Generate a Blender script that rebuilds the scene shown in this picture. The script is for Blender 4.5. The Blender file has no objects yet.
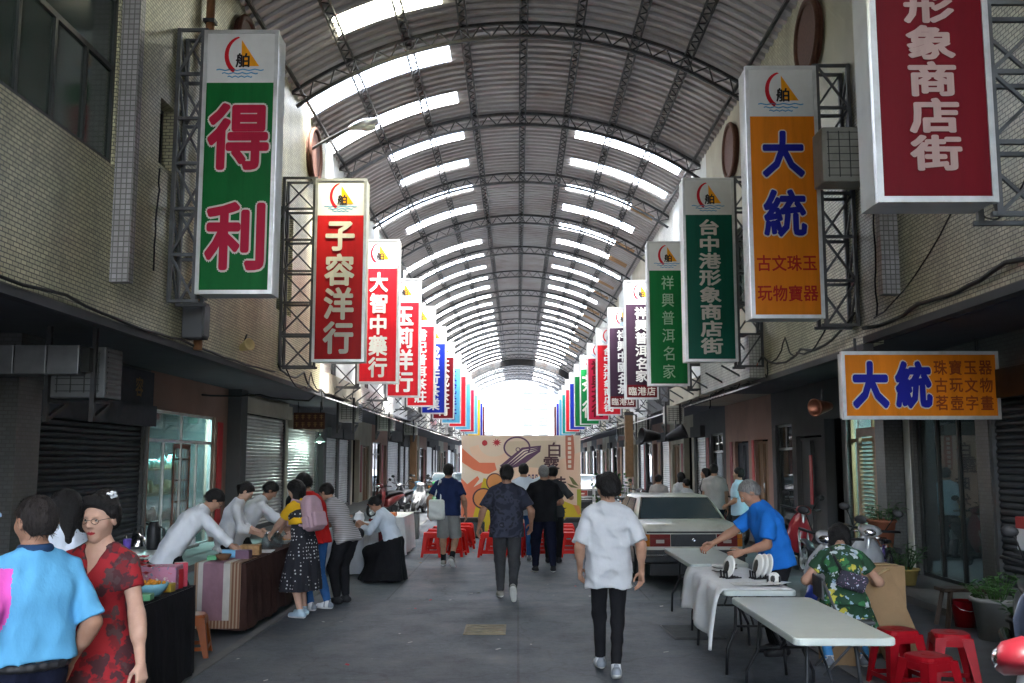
import bpy, bmesh, math, random
import numpy as np
from mathutils import Vector, Matrix
from mathutils.geometry import tessellate_polygon

C = bpy.context.scene
COL = C.collection
R = math.radians
rnd = random.Random(7)

# ------------------------------------------------------------------ camera, world, sun, exposure
cam_data = bpy.data.cameras.new('camera')
cam = bpy.data.objects.new('camera', cam_data)
COL.objects.link(cam)
cam.location = (0, 0, 1.8)
cam.rotation_euler = (R(90) + math.atan(118.5 / 980), 0, 6 / 980)
cam_data.sensor_width = 36
cam_data.lens = 36 * 980 / 1024
cam_data.clip_start = .05
cam_data.clip_end = 1500
C.camera = cam

SUN = Vector((.16, -.28, .95)).normalized()
world = bpy.data.worlds.new('World')
C.world = world
world.use_nodes = True
wn = world.node_tree
sky = wn.nodes.new('ShaderNodeTexSky')
sky.sky_type = 'NISHITA'
sky.sun_disc = False
sky.sun_elevation = math.asin(SUN.z)
sky.sun_rotation = math.atan2(SUN.x, SUN.y)
sky.dust_density = 4.0
sky.air_density = 1.0
sky.ozone_density = 1.0
wn.links.new(sky.outputs[0], wn.nodes['Background'].inputs[0])
wn.nodes['Background'].inputs[1].default_value = .14
sun_data = bpy.data.lights.new('sun', 'SUN')
sun_data.energy = 5.0
sun_data.angle = R(12)
sun_data.color = (1, .975, .945)
sun = bpy.data.objects.new('sun', sun_data)
COL.objects.link(sun)
sun.rotation_euler = SUN.to_track_quat('Z', 'Y').to_euler()
sun.location = (20, 10, 40)

C.view_settings.view_transform = 'Standard'
C.view_settings.look = 'None'
C.view_settings.exposure = 4.98
C.view_settings.gamma = 1
C.view_settings.use_curve_mapping = False
C.render.engine = 'CYCLES'
C.cycles.use_denoising = True
C.cycles.max_bounces = 7
C.cycles.diffuse_bounces = 5
C.cycles.glossy_bounces = 3
C.cycles.transmission_bounces = 4
C.cycles.transparent_max_bounces = 10
C.cycles.sample_clamp_indirect = 6
C.cycles.caustics_reflective = False
C.cycles.caustics_refractive = False

# ------------------------------------------------------------------ materials
MATS = {}


def nodes_of(name):
    m = bpy.data.materials.new(name)
    m.use_nodes = True
    nt = m.node_tree
    return m, nt, nt.nodes['Principled BSDF']


def N(nt, kind, **kw):
    n = nt.nodes.new(kind)
    for k, v in kw.items():
        if k.startswith('i_'):
            n.inputs[k[2:].replace('_', ' ')].default_value = v
        else:
            setattr(n, k, v)
    return n


def c4(c):
    return (c[0], c[1], c[2], 1)


def ramp(nt, src, stops):
    r = nt.nodes.new('ShaderNodeValToRGB')
    el = r.color_ramp.elements
    while len(el) > 1:
        el.remove(el[-1])
    el[0].position = stops[0][0]
    el[0].color = c4(stops[0][1])
    for p, c in stops[1:]:
        e = el.new(p)
        e.color = c4(c)
    nt.links.new(src, r.inputs[0])
    return r.outputs[0]


def mix(nt, a, b, fac, mode='MIX'):
    n = nt.nodes.new('ShaderNodeMix')
    n.data_type = 'RGBA'
    n.blend_type = mode
    for sock, v in ((n.inputs[6], a), (n.inputs[7], b), (n.inputs[0], fac)):
        if hasattr(v, 'is_linked') or hasattr(v, 'links'):
            nt.links.new(v, sock)
        elif isinstance(v, (int, float)):
            sock.default_value = v
        else:
            sock.default_value = c4(v)
    return n.outputs[2]


def coords(nt, scale=(1, 1, 1)):
    t = nt.nodes.new('ShaderNodeTexCoord')
    mp = nt.nodes.new('ShaderNodeMapping')
    mp.inputs['Scale'].default_value = scale
    nt.links.new(t.outputs['Object'], mp.inputs[0])
    return mp.outputs[0]


def noise(nt, vec, scale, detail=4, rough=.55):
    n = N(nt, 'ShaderNodeTexNoise')
    n.inputs['Scale'].default_value = scale
    n.inputs['Detail'].default_value = detail
    n.inputs['Roughness'].default_value = rough
    nt.links.new(vec, n.inputs['Vector'])
    return n.outputs[0]


def bump(nt, b, h, strength=.3, dist=.01):
    n = N(nt, 'ShaderNodeBump')
    n.inputs['Strength'].default_value = strength
    n.inputs['Distance'].default_value = dist
    nt.links.new(h, n.inputs['Height'])
    nt.links.new(n.outputs[0], b.inputs['Normal'])


def pm(name, col, rough=.6, var=.18, scale=6, metal=0, bmp=.15, bscale=60, dirt=None, spec=.28, stretch=(1, 1, 1), coat=0):
    """painted / plain surface: base colour broken up by noise, optional blotchy dirt, fine bump"""
    if name in MATS:
        return MATS[name]
    m, nt, b = nodes_of(name)
    v = coords(nt, stretch)
    n1 = noise(nt, v, scale, 5)
    col_out = ramp(nt, n1, [(.25, [x * (1 - var) for x in col]), (.75, [min(1, x * (1 + var)) for x in col])])
    if dirt:
        n2 = noise(nt, v, scale * .35, 6, .7)
        f = ramp(nt, n2, [(.48, (0, 0, 0)), (.72, (1, 1, 1))])
        n3 = N(nt, 'ShaderNodeMath', operation='MULTIPLY')
        nt.links.new(f, n3.inputs[0])
        n3.inputs[1].default_value = dirt[1]
        col_out = mix(nt, col_out, dirt[0], n3.outputs[0])
    nt.links.new(col_out, b.inputs['Base Color'])
    n4 = noise(nt, v, scale * 3, 3)
    rr = N(nt, 'ShaderNodeMapRange')
    rr.inputs[3].default_value = max(.03, rough - .1)
    rr.inputs[4].default_value = min(1, rough + .1)
    nt.links.new(n4, rr.inputs[0])
    nt.links.new(rr.outputs[0], b.inputs['Roughness'])
    b.inputs['Metallic'].default_value = metal
    b.inputs['Specular IOR Level'].default_value = spec
    b.inputs['Coat Weight'].default_value = coat
    if bmp:
        bump(nt, b, noise(nt, v, bscale, 3), bmp, .004)
    MATS[name] = m
    return m


def tile_mat(name, col, mortar, bw=.10, bh=.044, mort=.006, dirt=.5, jitter=.16):
    """small glazed wall tiles: courses run along the wall (x+y) and up (z)"""
    m, nt, b = nodes_of(name)
    t = nt.nodes.new('ShaderNodeTexCoord')
    sp = nt.nodes.new('ShaderNodeSeparateXYZ')
    nt.links.new(t.outputs['Object'], sp.inputs[0])
    ad = N(nt, 'ShaderNodeMath', operation='ADD')
    nt.links.new(sp.outputs[0], ad.inputs[0])
    nt.links.new(sp.outputs[1], ad.inputs[1])
    cb = nt.nodes.new('ShaderNodeCombineXYZ')
    nt.links.new(ad.outputs[0], cb.inputs[0])
    nt.links.new(sp.outputs[2], cb.inputs[1])
    br = N(nt, 'ShaderNodeTexBrick')
    br.offset = 0.0 if bw == bh else .5
    br.inputs['Scale'].default_value = 1
    br.inputs['Brick Width'].default_value = bw
    br.inputs['Row Height'].default_value = bh
    br.inputs['Mortar Size'].default_value = mort
    br.inputs['Mortar Smooth'].default_value = .2
    br.inputs['Color1'].default_value = c4([x * (1 - jitter) for x in col])
    br.inputs['Color2'].default_value = c4([min(1, x * (1 + jitter)) for x in col])
    br.inputs['Mortar'].default_value = c4(mortar)
    nt.links.new(cb.outputs[0], br.inputs['Vector'])
    v = coords(nt, (1.2, 1.2, .22))
    n = noise(nt, v, 2.2, 7, .68)
    f = ramp(nt, n, [(.42, (0, 0, 0)), (.75, (dirt, dirt, dirt))])
    out = mix(nt, br.outputs[0], (.10, .095, .075), f)
    n2 = noise(nt, coords(nt), .8, 5, .6)
    f2 = ramp(nt, n2, [(.3, (.72, .72, .70)), (.7, (1.0, 1.0, 1.0))])
    out = mix(nt, out, f2, 1.0, 'MULTIPLY')
    nt.links.new(out, b.inputs['Base Color'])
    b.inputs['Roughness'].default_value = .42
    bump(nt, b, br.outputs['Fac'], -.5, .004)
    MATS[name] = m
    return m


def pattern_mat(name, kind, **k):
    m, nt, b = nodes_of(name)
    v = coords(nt)
    b.inputs['Roughness'].default_value = .85
    if kind == 'dots':
        vo = N(nt, 'ShaderNodeTexVoronoi')
        vo.inputs['Scale'].default_value = k.get('scale', 22)
        vo.inputs['Randomness'].default_value = .35
        nt.links.new(v, vo.inputs['Vector'])
        out = ramp(nt, vo.outputs['Distance'], [(.20, k['b']), (.24, k['a'])])
    elif kind == 'floral':
        out = k['a']
        for i, (c, sc, th) in enumerate(k['cols']):
            vo = N(nt, 'ShaderNodeTexVoronoi')
            mp = N(nt, 'ShaderNodeMapping')
            mp.inputs['Location'].default_value = (i * 3.7, i * 1.3, i * 2.1)
            ns = N(nt, 'ShaderNodeTexNoise')
            ns.inputs['Scale'].default_value = 26
            nt.links.new(v, ns.inputs['Vector'])
            vm = N(nt, 'ShaderNodeMixRGB')
            vm.blend_type = 'ADD'
            vm.inputs[0].default_value = .09
            nt.links.new(v, vm.inputs[1])
            nt.links.new(ns.outputs['Color'], vm.inputs[2])
            nt.links.new(vm.outputs[0], mp.inputs[0])
            vo.inputs['Scale'].default_value = sc
            nt.links.new(mp.outputs[0], vo.inputs['Vector'])
            f = ramp(nt, vo.outputs['Distance'], [(th, (1, 1, 1)), (th + .06, (0, 0, 0))])
            out = mix(nt, out, c, f)
        nt.links.new(out, b.inputs['Base Color'])
        bump(nt, b, noise(nt, v, 18, 3), .25, .01)
        MATS[name] = m
        return m
    elif kind == 'blotch':
        n1 = noise(nt, v, k.get('scale', 14), 2, .5)
        out = ramp(nt, n1, k['stops'])
        out.node.color_ramp.interpolation = 'CONSTANT' if k.get('hard') else 'LINEAR'
    elif kind == 'stripes':
        w = N(nt, 'ShaderNodeTexWave')
        w.bands_direction = k.get('dir', 'Z')
        w.inputs['Scale'].default_value = k.get('scale', 8)
        w.inputs['Distortion'].default_value = k.get('dist', 0)
        nt.links.new(v, w.inputs['Vector'])
        out = ramp(nt, w.outputs[0], k['stops'])
    nt.links.new(out, b.inputs['Base Color'])
    bump(nt, b, noise(nt, v, 18, 3), .25, .01)
    MATS[name] = m
    return m


def cloth(name, col, var=.12, rough=.9):
    if name in MATS:
        return MATS[name]
    m, nt, b = nodes_of(name)
    v = coords(nt, (1, 1, .6))
    n1 = noise(nt, v, 9, 4)
    nt.links.new(ramp(nt, n1, [(.3, [x * (1 - var) for x in col]), (.7, [min(1, x * (1 + var)) for x in col])]), b.inputs['Base Color'])
    b.inputs['Roughness'].default_value = rough
    b.inputs['Specular IOR Level'].default_value = .12
    bump(nt, b, noise(nt, v, 11, 4), .55, .02)
    MATS[name] = m
    return m


def emit_mat(name, col, s):
    m, nt, b = nodes_of(name)
    b.inputs['Base Color'].default_value = c4(col)
    b.inputs['Emission Color'].default_value = c4(col)
    b.inputs['Emission Strength'].default_value = s
    MATS[name] = m
    return m


def glass_mat(name, tint, alpha=.25, rough=.04):
    """pane: mirror-like reflection over a tinted see-through body"""
    m, nt, b = nodes_of(name)
    out = nt.nodes['Material Output']
    tr = N(nt, 'ShaderNodeBsdfTransparent')
    tr.inputs[0].default_value = c4(tint)
    b.inputs['Base Color'].default_value = c4([x * .25 for x in tint])
    b.inputs['Roughness'].default_value = rough
    b.inputs['Specular IOR Level'].default_value = .9
    mx = N(nt, 'ShaderNodeMixShader')
    mx.inputs[0].default_value = alpha
    nt.links.new(tr.outputs[0], mx.inputs[1])
    nt.links.new(b.outputs[0], mx.inputs[2])
    nt.links.new(mx.outputs[0], out.inputs[0])
    MATS[name] = m
    return m


# ------------------------------------------------------------------ mesh building
class MB:
    def __init__(self):
        self.v, self.f, self.m, self.s = [], [], [], []
        self.T = None

    def add(self, verts, faces, mi=0, smooth=False):
        o = len(self.v)
        if self.T is not None:
            verts = [tuple(self.T @ Vector(p)) for p in verts]
        self.v.extend([tuple(p) for p in verts])
        for f in faces:
            self.f.append(tuple(i + o for i in f))
            self.m.append(mi)
            self.s.append(smooth)
        return self

    def box(self, x0, x1, y0, y1, z0, z1, mi=0, bev=0):
        if bev:
            return self.rbox(((x0 + x1) / 2, (y0 + y1) / 2, (z0 + z1) / 2), (abs(x1 - x0), abs(y1 - y0), abs(z1 - z0)), bev, mi)
        v = [(x0, y0, z0), (x1, y0, z0), (x1, y1, z0), (x0, y1, z0), (x0, y0, z1), (x1, y0, z1), (x1, y1, z1), (x0, y1, z1)]
        return self.add(v, [(0, 3, 2, 1), (4, 5, 6, 7), (0, 1, 5, 4), (1, 2, 6, 5), (2, 3, 7, 6), (3, 0, 4, 7)], mi)

    def rbox(self, c, size, bev, mi=0, seg=2, M=None):
        bm = bmesh.new()
        bmesh.ops.create_cube(bm, size=1)
        bmesh.ops.scale(bm, vec=size, verts=bm.verts)
        bmesh.ops.bevel(bm, geom=bm.edges[:], offset=min(bev, min(size) * .49), segments=seg, affect='EDGES', profile=.5)
        bm.verts.index_update()
        vs = []
        for v in bm.verts:
            p = v.co.copy()
            if M is not None:
                p = M @ p
            vs.append((p.x + c[0], p.y + c[1], p.z + c[2]))
        self.add(vs, [[v.index for v in f.verts] for f in bm.faces], mi, False)
        bm.free()
        return self

    def bar(self, a, b, w, h=None, mi=0, up=(0, 0, 1)):
        """rectangular bar from a to b"""
        h = h or w
        a, b = Vector(a), Vector(b)
        d = (b - a)
        if d.length < 1e-6:
            return self
        d.normalize()
        u = Vector(up)
        if abs(d.dot(u)) > .98:
            u = Vector((1, 0, 0))
        s = d.cross(u).normalized()
        t = s.cross(d)
        v = []
        for p in (a, b):
            for i, j in ((-1, -1), (1, -1), (1, 1), (-1, 1)):
                v.append(p + s * (w / 2 * i) + t * (h / 2 * j))
        return self.add(v, [(0, 1, 2, 3), (7, 6, 5, 4), (0, 4, 5, 1), (1, 5, 6, 2), (2, 6, 7, 3), (3, 7, 4, 0)], mi)

    def tube(self, pts, r, n=8, mi=0, cap=True, closed=False):
        pts = [Vector(p) for p in pts]
        rs = r if isinstance(r, (list, tuple)) else [r] * len(pts)
        vs, fs = [], []
        prev = None
        L = len(pts)
        for i, p in enumerate(pts):
            if closed:
                d = pts[(i + 1) % L] - pts[i - 1]
            else:
                d = pts[min(i + 1, L - 1)] - pts[max(i - 1, 0)]
            d.normalize()
            if prev is None:
                u = Vector((0, 0, 1)) if abs(d.z) < .9 else Vector((1, 0, 0))
                s = d.cross(u).normalized()
            else:
                s = (prev - d * prev.dot(d)).normalized()
            prev = s
            t = d.cross(s)
            for k in range(n):
                a = 2 * math.pi * k / n
                vs.append(p + (s * math.cos(a) + t * math.sin(a)) * rs[i])
        for i in range(L if closed else L - 1):
            j = (i + 1) % L
            for k in range(n):
                k2 = (k + 1) % n
                fs.append((i * n + k, i * n + k2, j * n + k2, j * n + k))
        self.add(vs, fs, mi, True)
        if cap and not closed:
            o = len(self.v) - len(vs)
            self.f.append(tuple(o + k for k in range(n))[::-1])
            self.f.append(tuple(o + (L - 1) * n + k for k in range(n)))
            self.m += [mi, mi]
            self.s += [False, False]
        return self

    def lathe(self, prof, c=(0, 0, 0), n=20, mi=0, axis='z', smooth=True):
        vs, fs = [], []
        for (r, z) in prof:
            for k in range(n):
                a = 2 * math.pi * k / n
                p = (r * math.cos(a), r * math.sin(a), z)
                if axis == 'x':
                    p = (p[2], p[0], p[1])
                elif axis == 'y':
                    p = (p[0], p[2], p[1])
                vs.append((p[0] + c[0], p[1] + c[1], p[2] + c[2]))
        for i in range(len(prof) - 1):
            for k in range(n):
                k2 = (k + 1) % n
                fs.append((i * n + k, i * n + k2, (i + 1) * n + k2, (i + 1) * n + k))
        return self.add(vs, fs, mi, smooth)

    def ball(self, c, r, n=12, mi=0):
        rx, ry, rz = r if isinstance(r, (tuple, list)) else (r, r, r)
        vs, fs = [], []
        h = n // 2
        for i in range(h + 1):
            th = math.pi * i / h
            for k in range(n):
                a = 2 * math.pi * k / n
                vs.append((c[0] + rx * math.sin(th) * math.cos(a), c[1] + ry * math.sin(th) * math.sin(a), c[2] + rz * math.cos(th)))
        for i in range(h):
            for k in range(n):
                k2 = (k + 1) % n
                fs.append((i * n + k, (i + 1) * n + k, (i + 1) * n + k2, i * n + k2))
        return self.add(vs, fs, mi, True)

    def prism(self, poly, y0, y1, mi=0, axis='y'):
        """polygon in (a,b) extruded along axis"""
        n = len(poly)

        def P(a, b, t):
            return {'y': (a, t, b), 'x': (t, a, b), 'z': (a, b, t)}[axis]
        vs = [P(a, b, y0) for a, b in poly] + [P(a, b, y1) for a, b in poly]
        fs = [tuple(range(n)), tuple(range(2 * n - 1, n - 1, -1))]
        for i in range(n):
            j = (i + 1) % n
            fs.append((i, i + n, j + n, j))
        return self.add(vs, fs, mi)

    def loft(self, rings, mi=0, smooth=True, caps=True):
        n = len(rings[0])
        vs = [p for r in rings for p in r]
        fs = []
        for i in range(len(rings) - 1):
            for k in range(n):
                k2 = (k + 1) % n
                fs.append((i * n + k, i * n + k2, (i + 1) * n + k2, (i + 1) * n + k))
        self.add(vs, fs, mi, smooth)
        if caps:
            o = len(self.v) - len(vs)
            self.f += [tuple(o + k for k in range(n))[::-1], tuple(o + (len(rings) - 1) * n + k for k in range(n))]
            self.m += [mi, mi]
            self.s += [False, False]
        return self

    def build(self, name, mats, parent=None, fix=False):
        me = bpy.data.meshes.new(name)
        me.from_pydata(self.v, [], self.f)
        if not isinstance(mats, (list, tuple)):
            mats = [mats]
        for m in mats:
            me.materials.append(m)
        me.polygons.foreach_set('material_index', self.m)
        me.polygons.foreach_set('use_smooth', self.s)
        me.update()
        if fix:
            bm = bmesh.new()
            bm.from_mesh(me)
            bmesh.ops.recalc_face_normals(bm, faces=bm.faces)
            bm.to_mesh(me)
            bm.free()
        o = bpy.data.objects.new(name, me)
        COL.objects.link(o)
        if parent is not None:
            o.parent = parent
        return o


def tag(o, label=None, cat=None, group=None, kind=None):
    if label:
        o['label'] = label
    if cat:
        o['category'] = cat
    if group:
        o['group'] = group
    if kind:
        o['kind'] = kind
    return o


def thing(name, label, cat, loc=(0, 0, 0), rz=0, group=None):
    o = bpy.data.objects.new(name, None)
    o.empty_display_size = .2
    COL.objects.link(o)
    o.location = loc
    o.rotation_euler = (0, 0, rz)
    return tag(o, label, cat, group)


def copy_tree(o, parent=None):
    c = o.copy()
    COL.objects.link(c)
    if parent is not None:
        c.parent = parent
    for ch in list(o.children):
        copy_tree(ch, c)
    return c


def place(o, loc, rz, label, group=None):
    o.location = loc
    o.rotation_euler = (0, 0, rz)
    o['label'] = label
    if group:
        o['group'] = group
    return o


def struct(o):
    o['kind'] = 'structure'
    return o


# ------------------------------------------------------------------ lettering
GL = {}


def glyph(ch):
    if ch not in GL:
        cu = bpy.data.curves.new('glyph', 'FONT')
        cu.body = ch
        cu.resolution_u = 2
        o = bpy.data.objects.new('glyph', cu)
        COL.objects.link(o)
        dg = bpy.context.evaluated_depsgraph_get()
        me = bpy.data.meshes.new_from_object(o.evaluated_get(dg))
        v = [(p.co.x, p.co.y) for p in me.vertices]
        f = [tuple(p.vertices) for p in me.polygons]
        bpy.data.objects.remove(o)
        bpy.data.curves.remove(cu)
        bpy.data.meshes.remove(me)
        xs = [p[0] for p in v] or [0]
        ys = [p[1] for p in v] or [0]
        cx, cy = (min(xs) + max(xs)) / 2, (min(ys) + max(ys)) / 2
        GL[ch] = ([(x - cx, y - cy) for x, y in v], f)
    return GL[ch]


def letters(mb, ch, x, z, w, h, y, bold=.02, mi=0, slant=0, em=.93):
    """one character centred at (x,z) filling about w by h, facing -y; strokes thickened by stacking shifted copies"""
    v, f = glyph(ch)
    offs = [(0, 0)]
    if bold:
        for r_, n_ in (((bold, 8),) if bold < .035 else ((bold * .55, 6), (bold, 12))):
            offs += [(r_ * math.cos(2 * math.pi * i / n_), r_ * math.sin(2 * math.pi * i / n_)) for i in range(n_)]
    for i, (dx, dz) in enumerate(offs):
        mb.add([(x + ((a + slant * b) / em + dx) * w, y - i * .00025, z + (b / em + dz) * h) for a, b in v], f, mi)
    return mb
# sort box corners so mirrored calls keep outward faces
_box0 = MB.box


def _box(self, x0, x1, y0, y1, z0, z1, mi=0, bev=0):
    return _box0(self, min(x0, x1), max(x0, x1), min(y0, y1), max(y0, y1), min(z0, z1), max(z0, z1), mi, bev)


MB.box = _box

# ------------------------------------------------------------------ setting materials
def asphalt_mat():
    m, nt, b = nodes_of('asphalt')
    v = coords(nt)
    n1 = noise(nt, v, .35, 6, .62)
    base = ramp(nt, n1, [(.3, (.046, .057, .071)), (.5, (.078, .092, .108)), (.72, (.122, .138, .156))])
    n2 = noise(nt, v, 90, 2)
    base = mix(nt, base, ramp(nt, n2, [(.35, (.6, .6, .6)), (.65, (1.25, 1.25, 1.25))]), .7, 'MULTIPLY')
    n2b = noise(nt, v, 16, 5, .75)
    base = mix(nt, base, ramp(nt, n2b, [(.32, (.55, .55, .55)), (.52, (1, 1, 1)), (.72, (1.3, 1.3, 1.3))]), .75, 'MULTIPLY')
    # stains and drips
    n3 = noise(nt, v, 1.7, 7, .72)
    base = mix(nt, base, (.04, .04, .042), ramp(nt, n3, [(.50, (0, 0, 0)), (.70, (.75, .75, .75))]))
    vo = N(nt, 'ShaderNodeTexVoronoi')
    vo.inputs['Scale'].default_value = 4.5
    nt.links.new(v, vo.inputs['Vector'])
    base = mix(nt, base, (.33, .33, .32), ramp(nt, vo.outputs['Distance'], [(.03, (.45, .45, .45)), (.045, (0, 0, 0))]))
    # hairline cracks: edges of big distorted cells, only in places
    cv = N(nt, 'ShaderNodeTexVoronoi', feature='DISTANCE_TO_EDGE')
    cv.inputs['Scale'].default_value = .55
    wn_ = N(nt, 'ShaderNodeTexNoise')
    wn_.inputs['Scale'].default_value = 2.2
    wn_.inputs['Detail'].default_value = 6
    nt.links.new(v, wn_.inputs['Vector'])
    wm = N(nt, 'ShaderNodeMixRGB')
    wm.blend_type = 'ADD'
    wm.inputs[0].default_value = .55
    nt.links.new(v, wm.inputs[1])
    nt.links.new(wn_.outputs['Color'], wm.inputs[2])
    nt.links.new(wm.outputs[0], cv.inputs['Vector'])
    base = mix(nt, base, (.018, .019, .021), ramp(nt, cv.outputs['Distance'], [(.003, (.4, .4, .4)), (.009, (0, 0, 0))]))
    # repair patches: big rectangular cells of a slightly different tone
    br = N(nt, 'ShaderNodeTexBrick')
    br.inputs['Scale'].default_value = 1
    br.inputs['Brick Width'].default_value = 3.4
    br.inputs['Row Height'].default_value = 6.5
    br.inputs['Mortar Size'].default_value = .012
    br.inputs['Color1'].default_value = c4((.76, .77, .78))
    br.inputs['Color2'].default_value = c4((1.14, 1.14, 1.13))
    br.inputs['Mortar'].default_value = c4((.5, .5, .5))
    nt.links.new(v, br.inputs['Vector'])
    base = mix(nt, base, br.outputs[0], 1.0, 'MULTIPLY')
    nt.links.new(base, b.inputs['Base Color'])
    nt.links.new(ramp(nt, n3, [(.3, (.85, .85, .85)), (.7, (.5, .5, .5))]), b.inputs['Roughness'])
    bump(nt, b, noise(nt, v, 70, 4), .35, .006)
    return m


M_asphalt = asphalt_mat()
M_conc = pm('concrete', (.105, .115, .126), .85, .2, 1.6, dirt=((.07, .07, .068), .75), bscale=50, bmp=.25)
M_pave = pm('pavement_concrete', (.12, .119, .113), .75, .2, 1.3, dirt=((.09, .088, .08), .7), bscale=40)
M_steel = pm('dark_steel', (.035, .037, .04), .55, .35, 5, .3, dirt=((.09, .05, .03), .35))
M_steel2 = pm('grey_angle_steel', (.085, .09, .095), .55, .3, 5, .3, dirt=((.10, .06, .04), .35))
M_tileL = tile_mat('cream_tile', (.56, .52, .33), (.085, .08, .06))
M_tileR = tile_mat('ivory_tile', (.54, .51, .36), (.10, .095, .075), dirt=.55)
M_mosaic = tile_mat('mauve_mosaic', (.33, .31, .32), (.12, .12, .11), .06, .06, .007)
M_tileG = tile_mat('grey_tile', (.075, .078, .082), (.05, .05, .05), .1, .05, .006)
M_tileW = tile_mat('white_tile', (.55, .55, .52), (.26, .26, .25), .06, .06, .006, dirt=.35)
M_plW = pm('white_plaster', (.62, .63, .62), .8, .08, 1.2, dirt=((.26, .25, .22), .6))
M_plC = pm('cream_plaster', (.38, .35, .28), .8, .1, 1.2, dirt=((.2, .18, .14), .6))
M_plP = pm('pink_plaster', (.30, .18, .145), .8, .1, 1.2, dirt=((.16, .11, .09), .6))
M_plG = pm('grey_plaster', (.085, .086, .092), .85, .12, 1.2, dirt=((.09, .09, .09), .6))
M_soffit = pm('soffit_grey', (.10, .10, .118), .85, .12, 1.0, dirt=((.10, .10, .10), .7))  # soffit, grey tile and grey plaster are darkened to deepen shade under eaves
M_frame = pm('dark_window_frame', (.03, .033, .032), .4, .2, 8, .4)
M_alu = pm('aluminium', (.55, .56, .57), .35, .12, 6, .8, dirt=((.25, .24, .22), .5))
M_glassg = glass_mat('greenish_window_glass', (.30, .42, .34), .75, .12)
M_glassc = glass_mat('shop_glass', (.62, .80, .80), .42, .02)
M_glassd = glass_mat('dark_shop_glass', (.28, .33, .34), .55, .02)
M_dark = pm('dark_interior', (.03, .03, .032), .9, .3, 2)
M_shutD = pm('dark_shutter', (.020, .026, .034), .5, .25, 2, .2, dirt=((.03, .03, .03), .6))
M_shutG = pm('grey_shutter', (.40, .385, .37), .42, .15, 2, .55, dirt=((.18, .15, .12), .7))
M_shutS = pm('silver_shutter', (.48, .49, .50), .4, .15, 2, .6, dirt=((.2, .2, .2), .6))
M_brownw = pm('brown_lattice', (.085, .035, .022), .7, .3, 30)
M_red = pm('red_paint', (.45, .02, .025), .55, .15, 8)
M_black = pm('black_plastic', (.018, .018, .02), .5, .2, 8)
M_rubber = pm('rubber', (.02, .02, .02), .85, .2, 8)
M_chrome = pm('chrome', (.7, .7, .72), .15, .08, 8, 1)
M_cable = pm('cable_black', (.015, .015, .015), .6, .2, 8)
M_white = pm('white_plastic', (.72, .73, .74), .4, .06, 6, dirt=((.4, .39, .36), .35))
M_acw = pm('aged_white_metal', (.42, .42, .38), .5, .12, 4, dirt=((.14, .12, .09), .7))
M_wood = pm('brown_wood', (.20, .11, .055), .6, .3, 12, stretch=(1, 1, .15))

# ------------------------------------------------------------------ ground
g = MB()
g.add([(-300, -60, 0), (300, -60, 0), (300, 700, 0), (-300, 700, 0)], [(0, 1, 2, 3)])
struct(g.build('road', M_asphalt))
for sd, x0, x1 in ((-1, -5.3, -2.75), (1, 2.85, 4.95)):
    g = MB()
    g.add([(x0, -15, .004), (x1, -15, .004), (x1, 112, .004), (x0, 112, .004)], [(0, 1, 2, 3)])
    struct(g.build('concrete_apron', M_conc))
    g = MB()
    e = -2.75 if sd < 0 else 2.85
    g.box(e - .05, e + .05, -15, 112, -.02, .010)
    struct(g.build('gutter_strip', pm('gutter_grey', (.13, .13, .13), .9, .2, 3)))
g = MB()
g.box(-6.6, -5.3, -15, 112, -.02, .11)
struct(g.build('pavement', M_pave))
g = MB()
g.box(4.95, 6.4, -15, 112, -.02, .09)
struct(g.build('pavement', M_pave))

# ------------------------------------------------------------------ arcade roof
XC, RR, ZC = .1, 8.1, 2.5


def arch(x, off=0.0):
    """point on the roof circle at lateral position x, moved inwards by off"""
    a = math.asin((x - XC) / RR)
    return (XC + (RR - off) * math.sin(a), ZC + (RR - off) * math.cos(a))


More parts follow.
